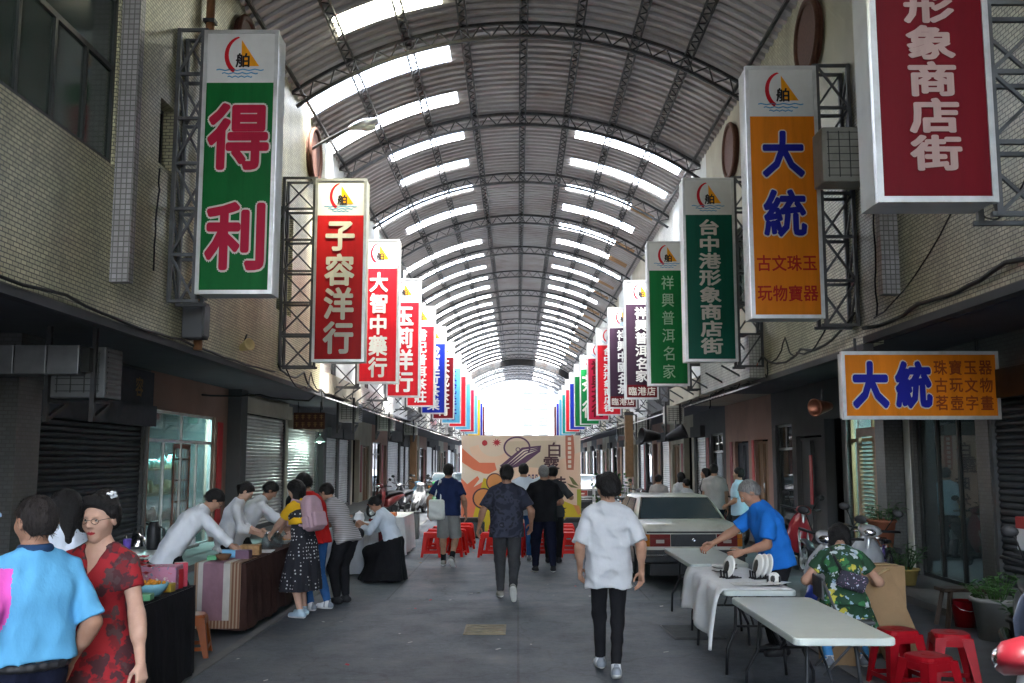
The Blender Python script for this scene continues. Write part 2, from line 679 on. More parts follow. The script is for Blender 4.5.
def roof_mats():
    m, nt, b = nodes_of('corrugated_roof')
    v = coords(nt, (1, 1, 1))
    n1 = noise(nt, v, .55, 6, .65)
    c = ramp(nt, n1, [(.25, (.19, .145, .13)), (.48, (.30, .27, .265)), (.75, (.37, .36, .365))])
    n2 = noise(nt, coords(nt, (.5, 2.2, 1)), 1.4, 5, .7)
    c = mix(nt, c, (.17, .085, .065), ramp(nt, n2, [(.58, (0, 0, 0)), (.8, (.35, .35, .35))]))
    nt.links.new(c, b.inputs['Base Color'])
    b.inputs['Roughness'].default_value = .5
    b.inputs['Metallic'].default_value = .25
    m2, nt, b = nodes_of('translucent_strip')
    out = nt.nodes['Material Output']
    v = coords(nt)
    n = noise(nt, v, 1.5, 5, .7)
    cc = ramp(nt, n, [(.3, (.80, .82, .80)), (.7, (.95, .96, .95))])
    tl = N(nt, 'ShaderNodeBsdfTranslucent')
    tp = N(nt, 'ShaderNodeBsdfTransparent')
    nt.links.new(cc, tl.inputs[0])
    nt.links.new(cc, tp.inputs[0])
    mx = N(nt, 'ShaderNodeMixShader')
    mx.inputs[0].default_value = .72
    nt.links.new(tl.outputs[0], mx.inputs[1])
    nt.links.new(tp.outputs[0], mx.inputs[2])
    nt.links.new(mx.outputs[0], out.inputs[0])
    m3, nt, b = nodes_of('yellowed_strip')
    out = nt.nodes['Material Output']
    v = coords(nt)
    cc = ramp(nt, noise(nt, v, 3.5, 5, .7), [(.3, (.62, .60, .38)), (.7, (.85, .83, .62))])
    tl = N(nt, 'ShaderNodeBsdfTranslucent')
    tp = N(nt, 'ShaderNodeBsdfTransparent')
    nt.links.new(cc, tl.inputs[0])
    nt.links.new(cc, tp.inputs[0])
    mx = N(nt, 'ShaderNodeMixShader')
    mx.inputs[0].default_value = .35
    nt.links.new(tl.outputs[0], mx.inputs[1])
    nt.links.new(tp.outputs[0], mx.inputs[2])
    nt.links.new(mx.outputs[0], out.inputs[0])
    return m, m2, m3


M_roof, M_strip, M_stripY = roof_mats()
roof = thing('arcade_roof', 'long barrel vaulted corrugated metal roof on dark steel trusses over the street', 'roof', (0, 0, 0))
RIB0, BAY = 18.8, 5.2
ribs = [RIB0 + BAY * i for i in range(-7, 18)]
Y0R, Y1R = -17.6, 108.0
xs = sorted(set([-4.95, -4.6, -4.2, -3.8, -3.4, -3.0, -2.6, -2.2, -1.8, -1.45, -1.1, -.8, -.4, 0, .4, .8, 1.15, 1.55, 1.95, 2.4, 2.8, 3.2, 3.6, 3.95, 4.3, 4.7, 5.1]))
ys = []
y = Y0R
while y < Y1R:
    ys += [(y, 0), (y + .115, 0), (y + .15, .05), (y + .265, .05)]
    y += .30


def strip_here(x, y):
    """0 sheet, else id of the translucent strip covering this cell"""
    k = math.floor((y - RIB0) / BAY)
    f = y - RIB0 - k * BAY
    s = 1 if 1.0 < f < 1.70 else 2 if 3.5 < f < 4.2 else 0
    if not s:
        return 0
    if -4.6 < x < -1.45:
        if (y > RIB0 and not (k == 3 and s == 1) and not (k == 1 and x < -3.4) and not (k == 2 and s == 2 and x < -3.8)) or (y < RIB0 - 2 * BAY and s == 1 and k % 2 == 0) or (s == 2 and k == -1 and x > -3.4):  # left strips behind the camera are unseen, added to light the near street
            return (k, s, -1)
    if 1.55 < x < 4.3:
        if x > 3.6 and y > RIB0 + 2 * BAY and (k * 2 + s) % 3:
            return 'patch' if x > 3.6 and y < 75 else 0
        if y > RIB0 + BAY and not (k % 3 == 2 and x > 3.95) or (y < 3 and s == 2):  # nearest right strips, out of view, are likewise added for light
            return (k, s, 1)
    return 0


sheet = MB()
strips = {}
patches = []
prev_row = None
nx = len(xs)
vid = []
V = []
for (y, dz) in ys:
    for x in xs:
        px, pz = arch(x, -dz)
        V.append((px, y, pz))
faces = []
for j in range(len(ys) - 1):
    ym = (ys[j][0] + ys[j + 1][0]) / 2
    for i in range(nx - 1):
        xm = (xs[i] + xs[i + 1]) / 2
        q = (j * nx + i, j * nx + i + 1, (j + 1) * nx + i + 1, (j + 1) * nx + i)
        k = strip_here(xm, ym)
        if k == 'patch':
            patches.append(q)
        elif k:
            strips.setdefault(k, []).append(q)
        else:
            faces.append(q)
sheet.add(V, faces, 0, False)
sheet.build('roof_sheet', M_roof, roof)
ids = sorted(set(i for q in patches for i in q))
mp = {i: n for n, i in enumerate(ids)}
mb = MB()
mb.add([V[i] for i in ids], [tuple(mp[i] for i in q) for q in patches])
mb.build('rusty_patch', pm('rusty_brown_sheet', (.30, .17, .08), .7, .3, 1.2, dirt=((.10, .045, .03), .6)), roof)
for k, qs in sorted(strips.items()):
    ids = sorted(set(i for q in qs for i in q))
    mp = {i: n for n, i in enumerate(ids)}
    mb = MB()
    mb.add([V[i] for i in ids], [tuple(mp[i] for i in q) for q in qs])
    mb.build('skylight', M_stripY if (k[0] == -1 and k[2] < 0) else M_strip, roof)

# trusses
tx = [-4.62 + 9.4 * i / 26 for i in range(27)]
mb = MB()
for off, w in ((.075, .065), (.36, .065)):
    P = [arch(x, off) for x in tx]
    for a, b in zip(P, P[1:]):
        mb.bar((a[0], 0, a[1]), (b[0], 0, b[1]), .06, w, up=(0, 1, 0))
n = 44
for i in range(n):
    xa = -4.55 + 9.25 * i / n
    xb = -4.55 + 9.25 * (i + 1) / n
    a, b = (arch(xa, .09), arch(xb, .345)) if i % 2 == 0 else (arch(xa, .345), arch(xb, .09))
    mb.bar((a[0], 0, a[1]), (b[0], 0, b[1]), .024, .024, up=(0, 1, 0))
for i in range(len(ribs)):
    if i == 0:
        t0 = mb.build('truss', M_steel, roof)
        t0.location = (0, ribs[0], 0)
    else:
        c = t0.copy()
        COL.objects.link(c)
        c.location = (0, ribs[i], 0)
# purlins hung under the sheet between the trusses
for px in (-4.4, -3.4, -2.25, -1.1, .12, 1.25, 2.4, 3.45, 4.45):
    x0, z0 = arch(px, .055)
    x1, z1 = arch(px, .235)
    mb = MB()
    if abs(px) > 4:
        mb.bar((x0, Y0R, z0), (x0, Y1R, z0), .06, .05)
    else:
        x0, z0 = arch(px - .075, .07)
        x1, z1 = arch(px + .075, .07)
        mb.bar((x0, Y0R, z0), (x0, Y1R, z0), .034, .04)
        mb.bar((x1, Y0R, z1), (x1, Y1R, z1), .034, .04)
        y = 9.0
        k = 0
        while y < 62:
            a, b = ((x0, y, z0), (x1, y + .2, z1)) if k % 2 == 0 else ((x1, y, z1), (x0, y + .2, z0))
            if abs(px) < 4:
                mb.bar(a, b, .02)
            y += .2
            k += 1
    mb.build('purlin', M_steel, roof)
mb = MB()
P = [(arch(x, .04), arch(x, .62)) for x in tx]
for (a, b), (c_, d_) in zip(P, P[1:]):
    mb.add([(a[0], 85, a[1]), (c_[0], 85, c_[1]), (d_[0], 85, d_[1]), (b[0], 85, b[1]), (a[0], 85.12, a[1]), (c_[0], 85.12, c_[1]), (d_[0], 85.12, d_[1]), (b[0], 85.12, b[1])],
           [(0, 1, 2, 3), (7, 6, 5, 4), (2, 6, 7, 3), (0, 4, 5, 1)])
mb.build('end_girder', M_steel, roof)

# ------------------------------------------------------------------ shophouses
XWL, XWR, USL, USR = 4.5, 4.6, 1.9, 1.4


def wall_open(mb, u0, u1, y0, y1, z0, z1, holes, sd, mi=0):
    zb = sorted(set([z0, z1] + [z for h in holes for z in h[2:4] if z0 < z < z1]))
    for za, zc in zip(zb, zb[1:]):
        zm = (za + zc) / 2
        row = sorted([(h[0], h[1]) for h in holes if h[2] < zm < h[3]])
        y = y0
        for a, b in row:
            if a > y + 1e-4:
                mb.box(sd * u0, sd * u1, y, a, za, zc, mi)
            y = max(y, b)
        if y1 > y + 1e-4:
            mb.box(sd * u0, sd * u1, y, y1, za, zc, mi)


def shutter(p, sd, u, y0, y1, z0, z1, mat, pitch=.085):
    mb = MB()
    nn = int((z1 - z0) / pitch)
    prof = []
    for i in range(nn):
        z = z0 + i * pitch
        prof += [(u + .03, z), (u + .005, z + pitch * .28), (u + .005, z + pitch * .62), (u + .03, z + pitch * .96)]
    vs = [(sd * a, yy, b) for (a, b) in prof for yy in (y0, y1)]
    fs = [(2 * i, 2 * i + 1, 2 * i + 3, 2 * i + 2) for i in range(len(prof) - 1)]
    mb.add(vs, fs)
    o = mb.build('shutter', mat, p)
    b = MB()
    b.box(sd * (u - .02), sd * (u + .05), y0, y1, z0 - .06, z0 + .05)
    b.build('bottom_bar', M_frame, o)
    for yy in (y0, y1):
        b = MB()
        b.box(sd * (u - .035), sd * (u + .06), yy - .035, yy + .035, z0 - .06, z1)
        b.build('guide_rail', M_steel2, o)
    return o


def window(p, sd, u, y0, y1, z0, z1, mull, trans, glass=None, fm=None):
    fm = fm or M_frame
    mb = MB()
    fw = .05
    for a, b, c_, d_ in ((y0, y1, z0, z0 + fw), (y0, y1, z1 - fw, z1), (y0, y0 + fw, z0 + fw, z1 - fw), (y1 - fw, y1, z0 + fw, z1 - fw)):
        mb.box(sd * u, sd * (u + .07), a, b, c_, d_)
    zt = trans if trans else z1
    if trans:
        mb.box(sd * (u + .002), sd * (u + .068), y0 + fw, y1 - fw, trans - .03, trans + .03)
    for i in range(1, mull + 1):
        y = y0 + (y1 - y0) * i / (mull + 1)
        mb.box(sd * (u + .004), sd * (u + .064), y - .025, y + .025, z0 + fw, zt - (.03 if trans else fw))
    if trans:
        y = (y0 + y1) / 2
        mb.box(sd * (u + .004), sd * (u + .064), y - .025, y + .025, trans + .03, z1 - fw)
    o = mb.build('window', fm, p)
    g = MB()
    g.box(sd * (u + .03), sd * (u + .038), y0 + fw * .5, y1 - fw * .5, z0 + fw * .5, z1 - fw * .5)
    g.build('glass', glass or M_glassg, o)
    return o


def vent_disc(p, sd, y, z, r=.56):
    mb = MB()
    n = 28
    ring = [(y + r * math.cos(2 * math.pi * i / n), z + r * math.sin(2 * math.pi * i / n)) for i in range(n)]
    mb.prism(ring, -sd * .09, sd * .01, axis='x')
    o = mb.build('round_vent', M_brownw, p)
    f = MB()
    f.tube([(-sd * .09, a, b) for a, b in ring], .05, 6, closed=True)
    f.build('rim', M_brownw, o)


def shophouse(sd, d0, d1, label, wall_m, ground, holes=(), pil=(), top=9.35, fascia_m=None, disc=None, shop_m=None, soffit=None, group=None, fz=3.33):
    XW, US = (XWL, USL) if sd < 0 else (XWR, USR)
    p = thing('shophouse', label, 'building', (sd * XW, d0, 0), 0, group)
    L = d1 - d0
    mb = MB()
    wall_open(mb, 0, .24, 0, L, fz, top, [h[:4] for h in holes], sd)
    mb.build('upper_wall', wall_m, p)
    mb = MB()
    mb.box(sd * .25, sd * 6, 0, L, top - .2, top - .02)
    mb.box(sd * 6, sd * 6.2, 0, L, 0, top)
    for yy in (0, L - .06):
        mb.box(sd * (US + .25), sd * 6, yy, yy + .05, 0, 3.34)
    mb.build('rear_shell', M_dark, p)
    mb = MB()
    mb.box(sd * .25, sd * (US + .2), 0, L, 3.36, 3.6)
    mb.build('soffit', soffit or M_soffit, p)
    mb = MB()
    mb.box(-sd * .035, sd * .10, 0, L, fz - .09, fz - .004)
    mb.build('eave_trim', fascia_m or M_plG, p)
    for h in holes:
        kind = h[4] if len(h) > 4 else 'win'
        if kind == 'win':
            window(p, sd, h[7] if len(h) > 7 else .16, h[0] + .003, h[1] - .003, h[2] + .003, h[3] - .003, h[5] if len(h) > 5 else 1, h[6] if len(h) > 6 else None)
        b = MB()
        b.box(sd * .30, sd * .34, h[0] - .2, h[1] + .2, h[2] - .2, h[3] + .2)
        b.build('room_shade_panel', M_dark, p)  # dark panel stands in for the unlit room behind the glass
    # lower fascia: a boxed-out band or balcony front, different on every house
    fr_ = random.Random(int(d0 * 10) + (3 if sd > 0 else 0))
    if d0 > 17:
        fp = MB()
        a_, b_ = fr_.uniform(.05, .4), L - fr_.uniform(.05, .5)
        pr_ = fr_.uniform(.06, .30)
        fp.box(-sd * pr_, -sd * .001, a_, b_, fz + .0, fz + fr_.uniform(.45, .95))
        fp.build('fascia_panel', [M_plW, M_plC, M_tileW, M_plG, M_alu][fr_.randrange(5)], p)
        for i in range(3):
            bm_ = MB()
            yy = a_ + (b_ - a_) * (i + .5) / 3
            bm_.bar((-sd * .02, yy, fz - .5 + .45), (-sd * (pr_ + .35), yy, fz + .30), .035)
            bm_.build('brace', M_steel2, p)
        if fr_.random() < .6:
            aw = MB()
            n_ = 16
            v_ = []
            for i in range(n_ * 2 + 1):
                yy = .2 + (L - .4) * i / (n_ * 2)
                dz = .03 * (i % 2)
                v_ += [(-sd * .05, yy, fz - .10 + dz), (-sd * fr_.uniform(.70, .72), yy, fz - .32 + dz)]
            aw.add(v_, [(2 * i, 2 * i + 1, 2 * i + 3, 2 * i + 2) for i in range(n_ * 2)])
            aw.build('awning', [M_alu, M_plG, M_shutG, M_plW][fr_.randrange(4)], p)
    for (a, b, z0, z1, m_) in pil:
        mb = MB()
        mb.box(-sd * .21, sd * .0, a, b, z0, z1)
        mb.build('pilaster', m_, p)
    if disc:
        vent_disc(p, sd, *disc)
    # ground floor front
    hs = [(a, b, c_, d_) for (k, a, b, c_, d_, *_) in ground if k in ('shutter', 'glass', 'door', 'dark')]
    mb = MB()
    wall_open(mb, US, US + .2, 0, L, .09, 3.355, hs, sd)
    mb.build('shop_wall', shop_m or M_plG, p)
    for (k, a, b, z0, z1, *ex) in ground:
        if k == 'shutter':
            shutter(p, sd, US + .05, a + .04, b - .04, z0 + .08, z1, ex[0] if ex else M_shutG)
            bk = MB()
            bk.box(sd * (US + .12), sd * (US + .15), a, b, z0, z1)
            bk.build('shutter_backing', M_dark, p)
            hb = MB()
            hb.box(sd * (US - .16), sd * (US - .003), a - .02, b + .02, z1 - .05, z1 + .30)
            hb.build('shutter_box', ex[1] if len(ex) > 1 else M_shutG, p)
        elif k == 'glass':
            n_ = ex[0]
            fr = ex[2] if len(ex) > 2 else M_alu
            w = window(p, sd, US + .06, a + .003, b - .003, z0 + .003, z1 - .003, n_, z1 - .55, ex[1], fr)
            w.name = 'shop_window'
        elif k == 'door':
            dm = MB()
            dm.box(sd * (US + .08), sd * (US + .13), a + .05, b - .05, z0, z1 - .04)
            nn = 2
            for i in range(nn):
                ya = a + .05 + (b - a - .1) * i / nn
                yb = a + .05 + (b - a - .1) * (i + 1) / nn
                dm.box(sd * (US + .055), sd * (US + .079), ya + .05, ya + .1, z0 + .05, z1 - .1)
                dm.box(sd * (US + .055), sd * (US + .079), yb - .1, yb - .05, z0 + .05, z1 - .1)
            d = dm.build('door', ex[0], p)
            hm = MB()
            hm.tube([(sd * (US + .03), (a + b) / 2 - .08, 1.0), (sd * (US + .03), (a + b) / 2 - .08, 1.25)], .015)
            hm.build('handle', M_chrome, d)
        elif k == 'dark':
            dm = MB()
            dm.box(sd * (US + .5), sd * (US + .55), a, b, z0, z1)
            dm.build('shop_shade_panel', M_dark, p)  # flat panel coloured dark for the shade inside the open shop
        elif k == 'pillar':
            dm = MB()
            dm.box(sd * (US - .30), sd * (US - .002), a, b, .09, 3.355)
            dm.build('pillar', ex[0], p)
        elif k == 'couplet':
            dm = MB()
            dm.box(sd * (US - .02), sd * (US - .004), a, b, z0, z1)
            dm.build('red_couplet', ex[0] if ex else M_red, p)
        elif k == 'board':
            dm = MB()
            dm.box(sd * (US - .08), sd * (US - .004), a, b, z0, z1)
            o = dm.build('shop_board', ex[0], p)
            if len(ex) > 1:
                t = MB()
                s_ = ex[1]
                h_ = (z1 - z0) * .55
                st = (b - a) / len(s_)
                for i, ch in enumerate(s_):
                    q = MB()
                    letters(q, ch, 0, 0, h_, h_, 0, .02)
                    for j, (vx, vy, vz) in enumerate(q.v):
                        # turn the character so that it faces the street
                        q.v[j] = (sd * (US - .083) - sd * (-vy), (a + st * (i + .5)) + (-sd) * -vx * 1.0 if sd > 0 else (b - st * (len(s_) - i - .5)) + vx, (z0 + z1) / 2 + vz)
                        if sd > 0:
                            q.v[j] = (sd * (US - .083) + vy, b - st * (i + .5) - vx, (z0 + z1) / 2 + vz)
                        else:
                            q.v[j] = (sd * (US - .083) - vy, a + st * (i + .5) + vx, (z0 + z1) / 2 + vz)
                    t.add(q.v, q.f)
                t.build('lettering', ex[2], o)
    return p


B0 = 12.9
ORD = ['first', 'second', 'third', 'fourth', 'fifth', 'sixth', 'seventh', 'eighth', 'ninth', 'tenth', 'eleventh', 'twelfth', 'thirteenth', 'fourteenth', 'fifteenth', 'sixteenth', 'seventeenth', 'eighteenth', 'nineteenth', 'twentieth']

GRP_L, GRP_R = 'shophouses along the left of the arcade', 'shophouses along the right of the arcade'
M_gold = pm('dull_gold', (.30, .17, .06), .6, .2, 9)
M_navy_board = pm('dark_blue_board', (.03, .035, .05), .6, .2, 3)

# left row, unit by unit (y runs from the near end of each unit)
bd = lambda k: B0 + BAY * k
bl = lambda k: 11.8 + BAY * k
shophouse(-1, bl(-1), bl(0), 'cream tiled shophouse nearest on the left with a wide dark window upstairs', M_tileL,
          [('shutter', .3, 4.9, .09, 2.5, M_shutD, M_shutD)],
          holes=[(.5, 3.96, 5.05, 7.0, 'win', 4, 6.15, .03)],
          pil=[(4.0, 4.14, 3.75, 7.1, M_mosaic)], group=GRP_L, shop_m=M_tileG)
shophouse(-1, bl(0), bl(1), 'cream tiled shophouse on the left with a dark roller shutter under a brown lettered board', M_tileL,
          [('pillar', .12, .72, 0, 0, M_tileG), ('shutter', .8, 5.1, .09, 2.42, M_shutD, M_navy_board), ('board', 2.5, 5.15, 2.73, 3.3, M_navy_board, '子容', M_gold)],
          holes=[(.08, .62, 5.5, 6.35, 'win', 0), (4.3, 5.1, 4.6, 7.2, 'win', 0)], disc=(3.5, 8.4), group=GRP_L, shop_m=M_tileG)
TEAL = shophouse(-1, bl(1), bl(2), 'tiled shophouse on the left with a lit teal glass shop front', M_tileL,
          [('glass', .05, 3.75, .09, 2.7, 3, M_glassc, M_alu), ('couplet', 3.9, 4.25, .3, 2.6), ('pillar', 4.6, 5.1, 0, 0, M_plG)],
          holes=[(1.0, 2.2, 4.6, 6.6, 'win', 1)], disc=(3.7, 8.4), group=GRP_L, shop_m=M_plP)
shophouse(-1, bl(2), bl(3), 'white walled shophouse on the left with a brownish grey roller shutter', M_plW,
          [('shutter', .1, 4.9, .09, 2.95, M_shutG, M_plC)], holes=[(1, 3.6, 4.9, 6.6, 'win', 2)], group=GRP_L, shop_m=M_plC, disc=(2.6, 8.4))
shophouse(-1, bl(3), bl(4), 'white walled shophouse on the left with a shutter and a small gold lettered board', M_plW,
          [('shutter', .0, 4.0, .09, 2.75, M_shutG, M_plC), ('dark', 4.2, 5.0, .09, 2.7), ('board', .9, 3.6, 2.95, 3.32, M_wood, '茶行老店', M_gold)][:2],
          holes=[(1, 3.6, 4.9, 6.6, 'win', 2)], group=GRP_L, shop_m=M_plG)
M_couR = pm('deep_red_paint', (.22, .015, .02), .6, .2, 8)
M_teal = pm('teal_paint', (.05, .22, .22), .5, .15, 6)
far_m = [M_plW, M_plC, M_plW, M_tileW, M_plG, M_plW, M_tileW, M_plC]
for k in range(4, 19):
    gr = [[('shutter', .3, 2.4, .09, 2.6, M_shutS, M_plG), ('shutter', 2.7, 4.9, .09, 2.6, M_shutS, M_plG)],
          [('dark', .4, 2.0, .09, 2.6), ('couplet', 2.2, 2.6, .5, 2.4, M_couR), ('door', 2.9, 4.6, .09, 2.4, M_wood)],
          [('glass', .4, 3.0, .09, 2.6, 1, M_glassd, M_frame), ('couplet', 3.3, 3.7, .5, 2.5, M_couR), ('dark', 3.9, 4.9, .09, 2.5)],
          [('shutter', .3, 4.9, .09, 2.8, M_shutS, M_plG)]][k % 4]
    shophouse(-1, bl(k), bl(k + 1), f'pale shophouse far along the left of the arcade, {ORD[k + 1]} from the near end', far_m[k % 8], gr,
              holes=[(.8, 3.9, 4.9, 6.6, 'win', 2)], group=GRP_L, shop_m=[M_plG, M_plC, M_plP, M_plG][k % 4])
for k in range(-5, -1):
    shophouse(-1, bl(k), bl(k + 1), f'cream tiled shophouse at the left of the camera, {ORD[-2 - k]} one back', M_tileL, [('shutter', .3, 4.9, .09, 2.6, M_shutD, M_shutD)],
              holes=[(2.0, 5.2, 5.05, 7.0, 'win', 3, 6.15)] if k == -2 else [], group=GRP_L, shop_m=M_tileG)

# right row
shophouse(1, bd(-1), bd(0), 'ivory tiled shophouse nearest on the right above an orange shop sign', M_tileR,
          [('glass', .4, 2.6, .09, 2.9, 1, M_glassd, M_frame), ('shutter', 2.8, 4.9, .09, 2.6, M_shutD, M_frame)],
          holes=[(.3, 2.4, 6.2, 7.4, 'win', 1)], pil=[(3.95, 4.1, 3.78, 6.6, M_mosaic)], group=GRP_R, shop_m=M_tileG, fz=3.42)
SLAT = shophouse(1, bd(0), bd(1), 'shophouse on the right with a dark framed glass door and a slatted door', M_tileR,
          [('glass', .05, 2.1, .09, 3.05, 2, M_glassd, M_frame), ('couplet', 2.2, 2.42, .09, 2.6, M_plW), ('pillar', 2.47, 2.85, 0, 0, M_tileG), ('glass', 2.9, 5.1, .09, 2.7, 1, M_glassc, M_wood)],
          holes=[(2.2, 4.0, 4.6, 6.6, 'win', 1)], disc=(1.75, 8.35), group=GRP_R, shop_m=M_tileG)
shophouse(1, bd(1), bd(2), 'shophouse on the right with pale double doors and a red paper strip', M_plC,
          [('dark', .2, 1.2, .09, 2.6), ('door', 1.4, 3.2, .09, 2.3, M_plG), ('couplet', 2.05, 2.22, .9, 1.9), ('glass', 3.5, 4.9, .09, 2.6, 0, M_glassd, M_frame)],
          holes=[(1, 3.6, 4.9, 6.6, 'win', 2)], disc=(2.2, 8.35), group=GRP_R, shop_m=M_plG)
shophouse(1, bd(2), bd(3), 'shophouse on the right with a salmon pink wall and dark wooden doors', M_plW,
          [('door', .4, 1.7, .09, 2.3, M_wood), ('couplet', 1.8, 2.0, .4, 2.3), ('door', 2.4, 4.0, .09, 2.3, M_navy_board), ('couplet', 4.3, 4.6, .5, 2.3, M_couR)],
          holes=[(1, 3.6, 4.9, 6.6, 'win', 2)], group=GRP_R, shop_m=M_plP, soffit=M_plC)
for k in range(3, 19):
    gr = [[('glass', .4, 2.2, .09, 2.6, 0, M_glassd, M_frame), ('couplet', 2.5, 2.9, .4, 2.5, M_couR), ('shutter', 3.1, 4.9, .09, 2.6, M_shutS, M_plG)],
          [('dark', .4, 2.0, .09, 2.6), ('couplet', 2.2, 2.6, .5, 2.4, M_couR), ('door', 2.9, 4.6, .09, 2.4, M_wood)],
          [('shutter', .3, 2.6, .09, 2.6, M_shutS, M_plG), ('couplet', 2.9, 3.2, .4, 2.5, M_gold), ('dark', 3.6, 4.9, .09, 2.5)]][k % 3]
    shophouse(1, bd(k), bd(k + 1), f'pale shophouse far along the right of the arcade, {ORD[k + 1]} from the near end', far_m[(k + 3) % 8], gr,
              holes=[(.8, 3.9, 4.9, 6.6, 'win', 2)], group=GRP_R, shop_m=[M_plG, M_plC, M_plP][k % 3])
for k in range(-5, -1):
    shophouse(1, bd(k), bd(k + 1), f'ivory tiled shophouse at the right of the camera, {ORD[-2 - k]} one back', M_tileR, [('shutter', .3, 4.9, .09, 2.6, M_shutD, M_shutD)],
              group=GRP_R, shop_m=M_tileG)

# far end of the street: pale block of flats beyond the arcade
M_bldg = pm('pale_concrete_block', (.11, .115, .122), .8, .05, .2)
bt = thing('apartment_block', 'pale block of flats in glare beyond the far end of the arcade', 'building', (6, 190, 0))
mb = MB()
mb.box(-6, 16, 0, 14, 0, 17.5)
mb.build('wall', M_bldg, bt)
for r_ in range(5):
    for c_ in range(7):
        w = MB()
        w.box(-5 + c_ * 3, -3.2 + c_ * 3, -.08, -.01, 2.2 + r_ * 3.1, 3.9 + r_ * 3.1)
        w.build('window', pm('pale_window', (.03, .033, .037), .3, .05, 1), bt)
bt2 = thing('office_block', 'white low building in glare at the end of the street', 'building', (-6, 150, 0))
mb = MB()
mb.box(-14, 3, 0, 12, 0, 7.5)
mb.build('wall', M_plW, bt2)
w = MB()
w.box(.4, 2.4, -.1, -.01, 5.4, 6.2)
w.build('window', pm('pale_window', (.03, .033, .037)), bt2)
# ------------------------------------------------------------------ hanging shop signs
M_sbox = pm('sign_box_white', (.55, .56, .55), .5, .06, 3, dirt=((.30, .29, .25), .5))
M_logoW = pm('logo_panel_white', (.66, .66, .66), .45, .04, 3, dirt=((.45, .44, .42), .4), bmp=.05)


def paint(name, c, rough=.42):
    return pm('sign_' + name, c, rough, .12, 2.5, bmp=.04, dirt=([x * .5 for x in c], .6), spec=.15, stretch=(2.2, 2.2, .35))


P_green = paint('green', (.004, .115, .025))
P_red = paint('red', (.42, .012, .016))
P_dred = paint('dark_red', (.115, .003, .008))
P_mag = paint('magenta_red', (.42, .012, .045))
P_bred = paint('bright_red', (.60, .014, .025))
P_blue = paint('blue', (.012, .03, .38))
P_nblue = paint('navy_blue', (.012, .016, .26))
P_lblue = paint('light_blue', (.09, .36, .56))
P_orange = paint('orange', (.70, .20, .008))
P_dgreen = paint('deep_green', (.004, .10, .065))
P_mgreen = paint('mid_green', (.006, .16, .04))
P_plum = paint('plum', (.035, .018, .035))
P_yellow = paint('yellow', (.75, .48, .02))
P_teal = paint('teal', (.01, .28, .26))
P_white = paint('white', (.72, .72, .70))
P_cream = paint('cream', (.62, .58, .52))
P_pale = paint('pale_green', (.34, .52, .36))
P_dark = paint('dark', (.02, .018, .02))
P_lred = paint('lettering_red', (.38, .02, .012))
P_wave = paint('wave_blue', (.10, .32, .55))
P_tri = paint('sail_orange', (.80, .32, .01))
P_brown = paint('brownish_red', (.24, .05, .012))


def logo(parent, x, z, s, y):
    """red crescent, orange sail, the character and blue waves"""
    mb = MB()
    n = 12
    outer, inner = [], []
    for i in range(n + 1):
        a = R(100 + 145 * i / n)
        outer.append((x + .02 * s + .40 * s * math.cos(a) * .85, z + .02 * s + .42 * s * math.sin(a)))
    for i in range(n + 1):
        a = R(104 + 137 * i / n)
        inner.append((x + .075 * s + .36 * s * math.cos(a) * .85, z + .04 * s + .38 * s * math.sin(a)))
    vs = [(a, y, b) for a, b in outer] + [(a, y, b) for a, b in inner]
    mb.add(vs, [(i, i + 1, n + 2 + i, n + 1 + i) for i in range(n)], 0)
    mb.add([(x + .04 * s, y - .001, z + .36 * s), (x + .04 * s, y - .001, z - .22 * s), (x + .42 * s, y - .001, z - .22 * s)], [(0, 1, 2)], 1)
    letters(mb, '舶', x + .07 * s, z - .09 * s, .30 * s, .30 * s, y - .002, .03, 2)
    for j in range(3):
        w = (.50 - .12 * j) * s
        zz = z - (.30 + .075 * j) * s
        top = [(x + .02 * s - w + 2 * w * i / 16, zz + .014 * s * math.sin(i * 1.57) + .014 * s) for i in range(17)]
        vs = [(a, y, b) for a, b in top] + [(a, y, b - .028 * s) for a, b in top]
        mb.add(vs, [(i, i + 1, 18 + i, 17 + i) for i in range(16)], 3)
    return mb.build('logo', [P_bred, P_tri, P_dark, P_wave], parent)


SIGN_W, SIGN_H, SIGN_D = .98, 3.52, .42


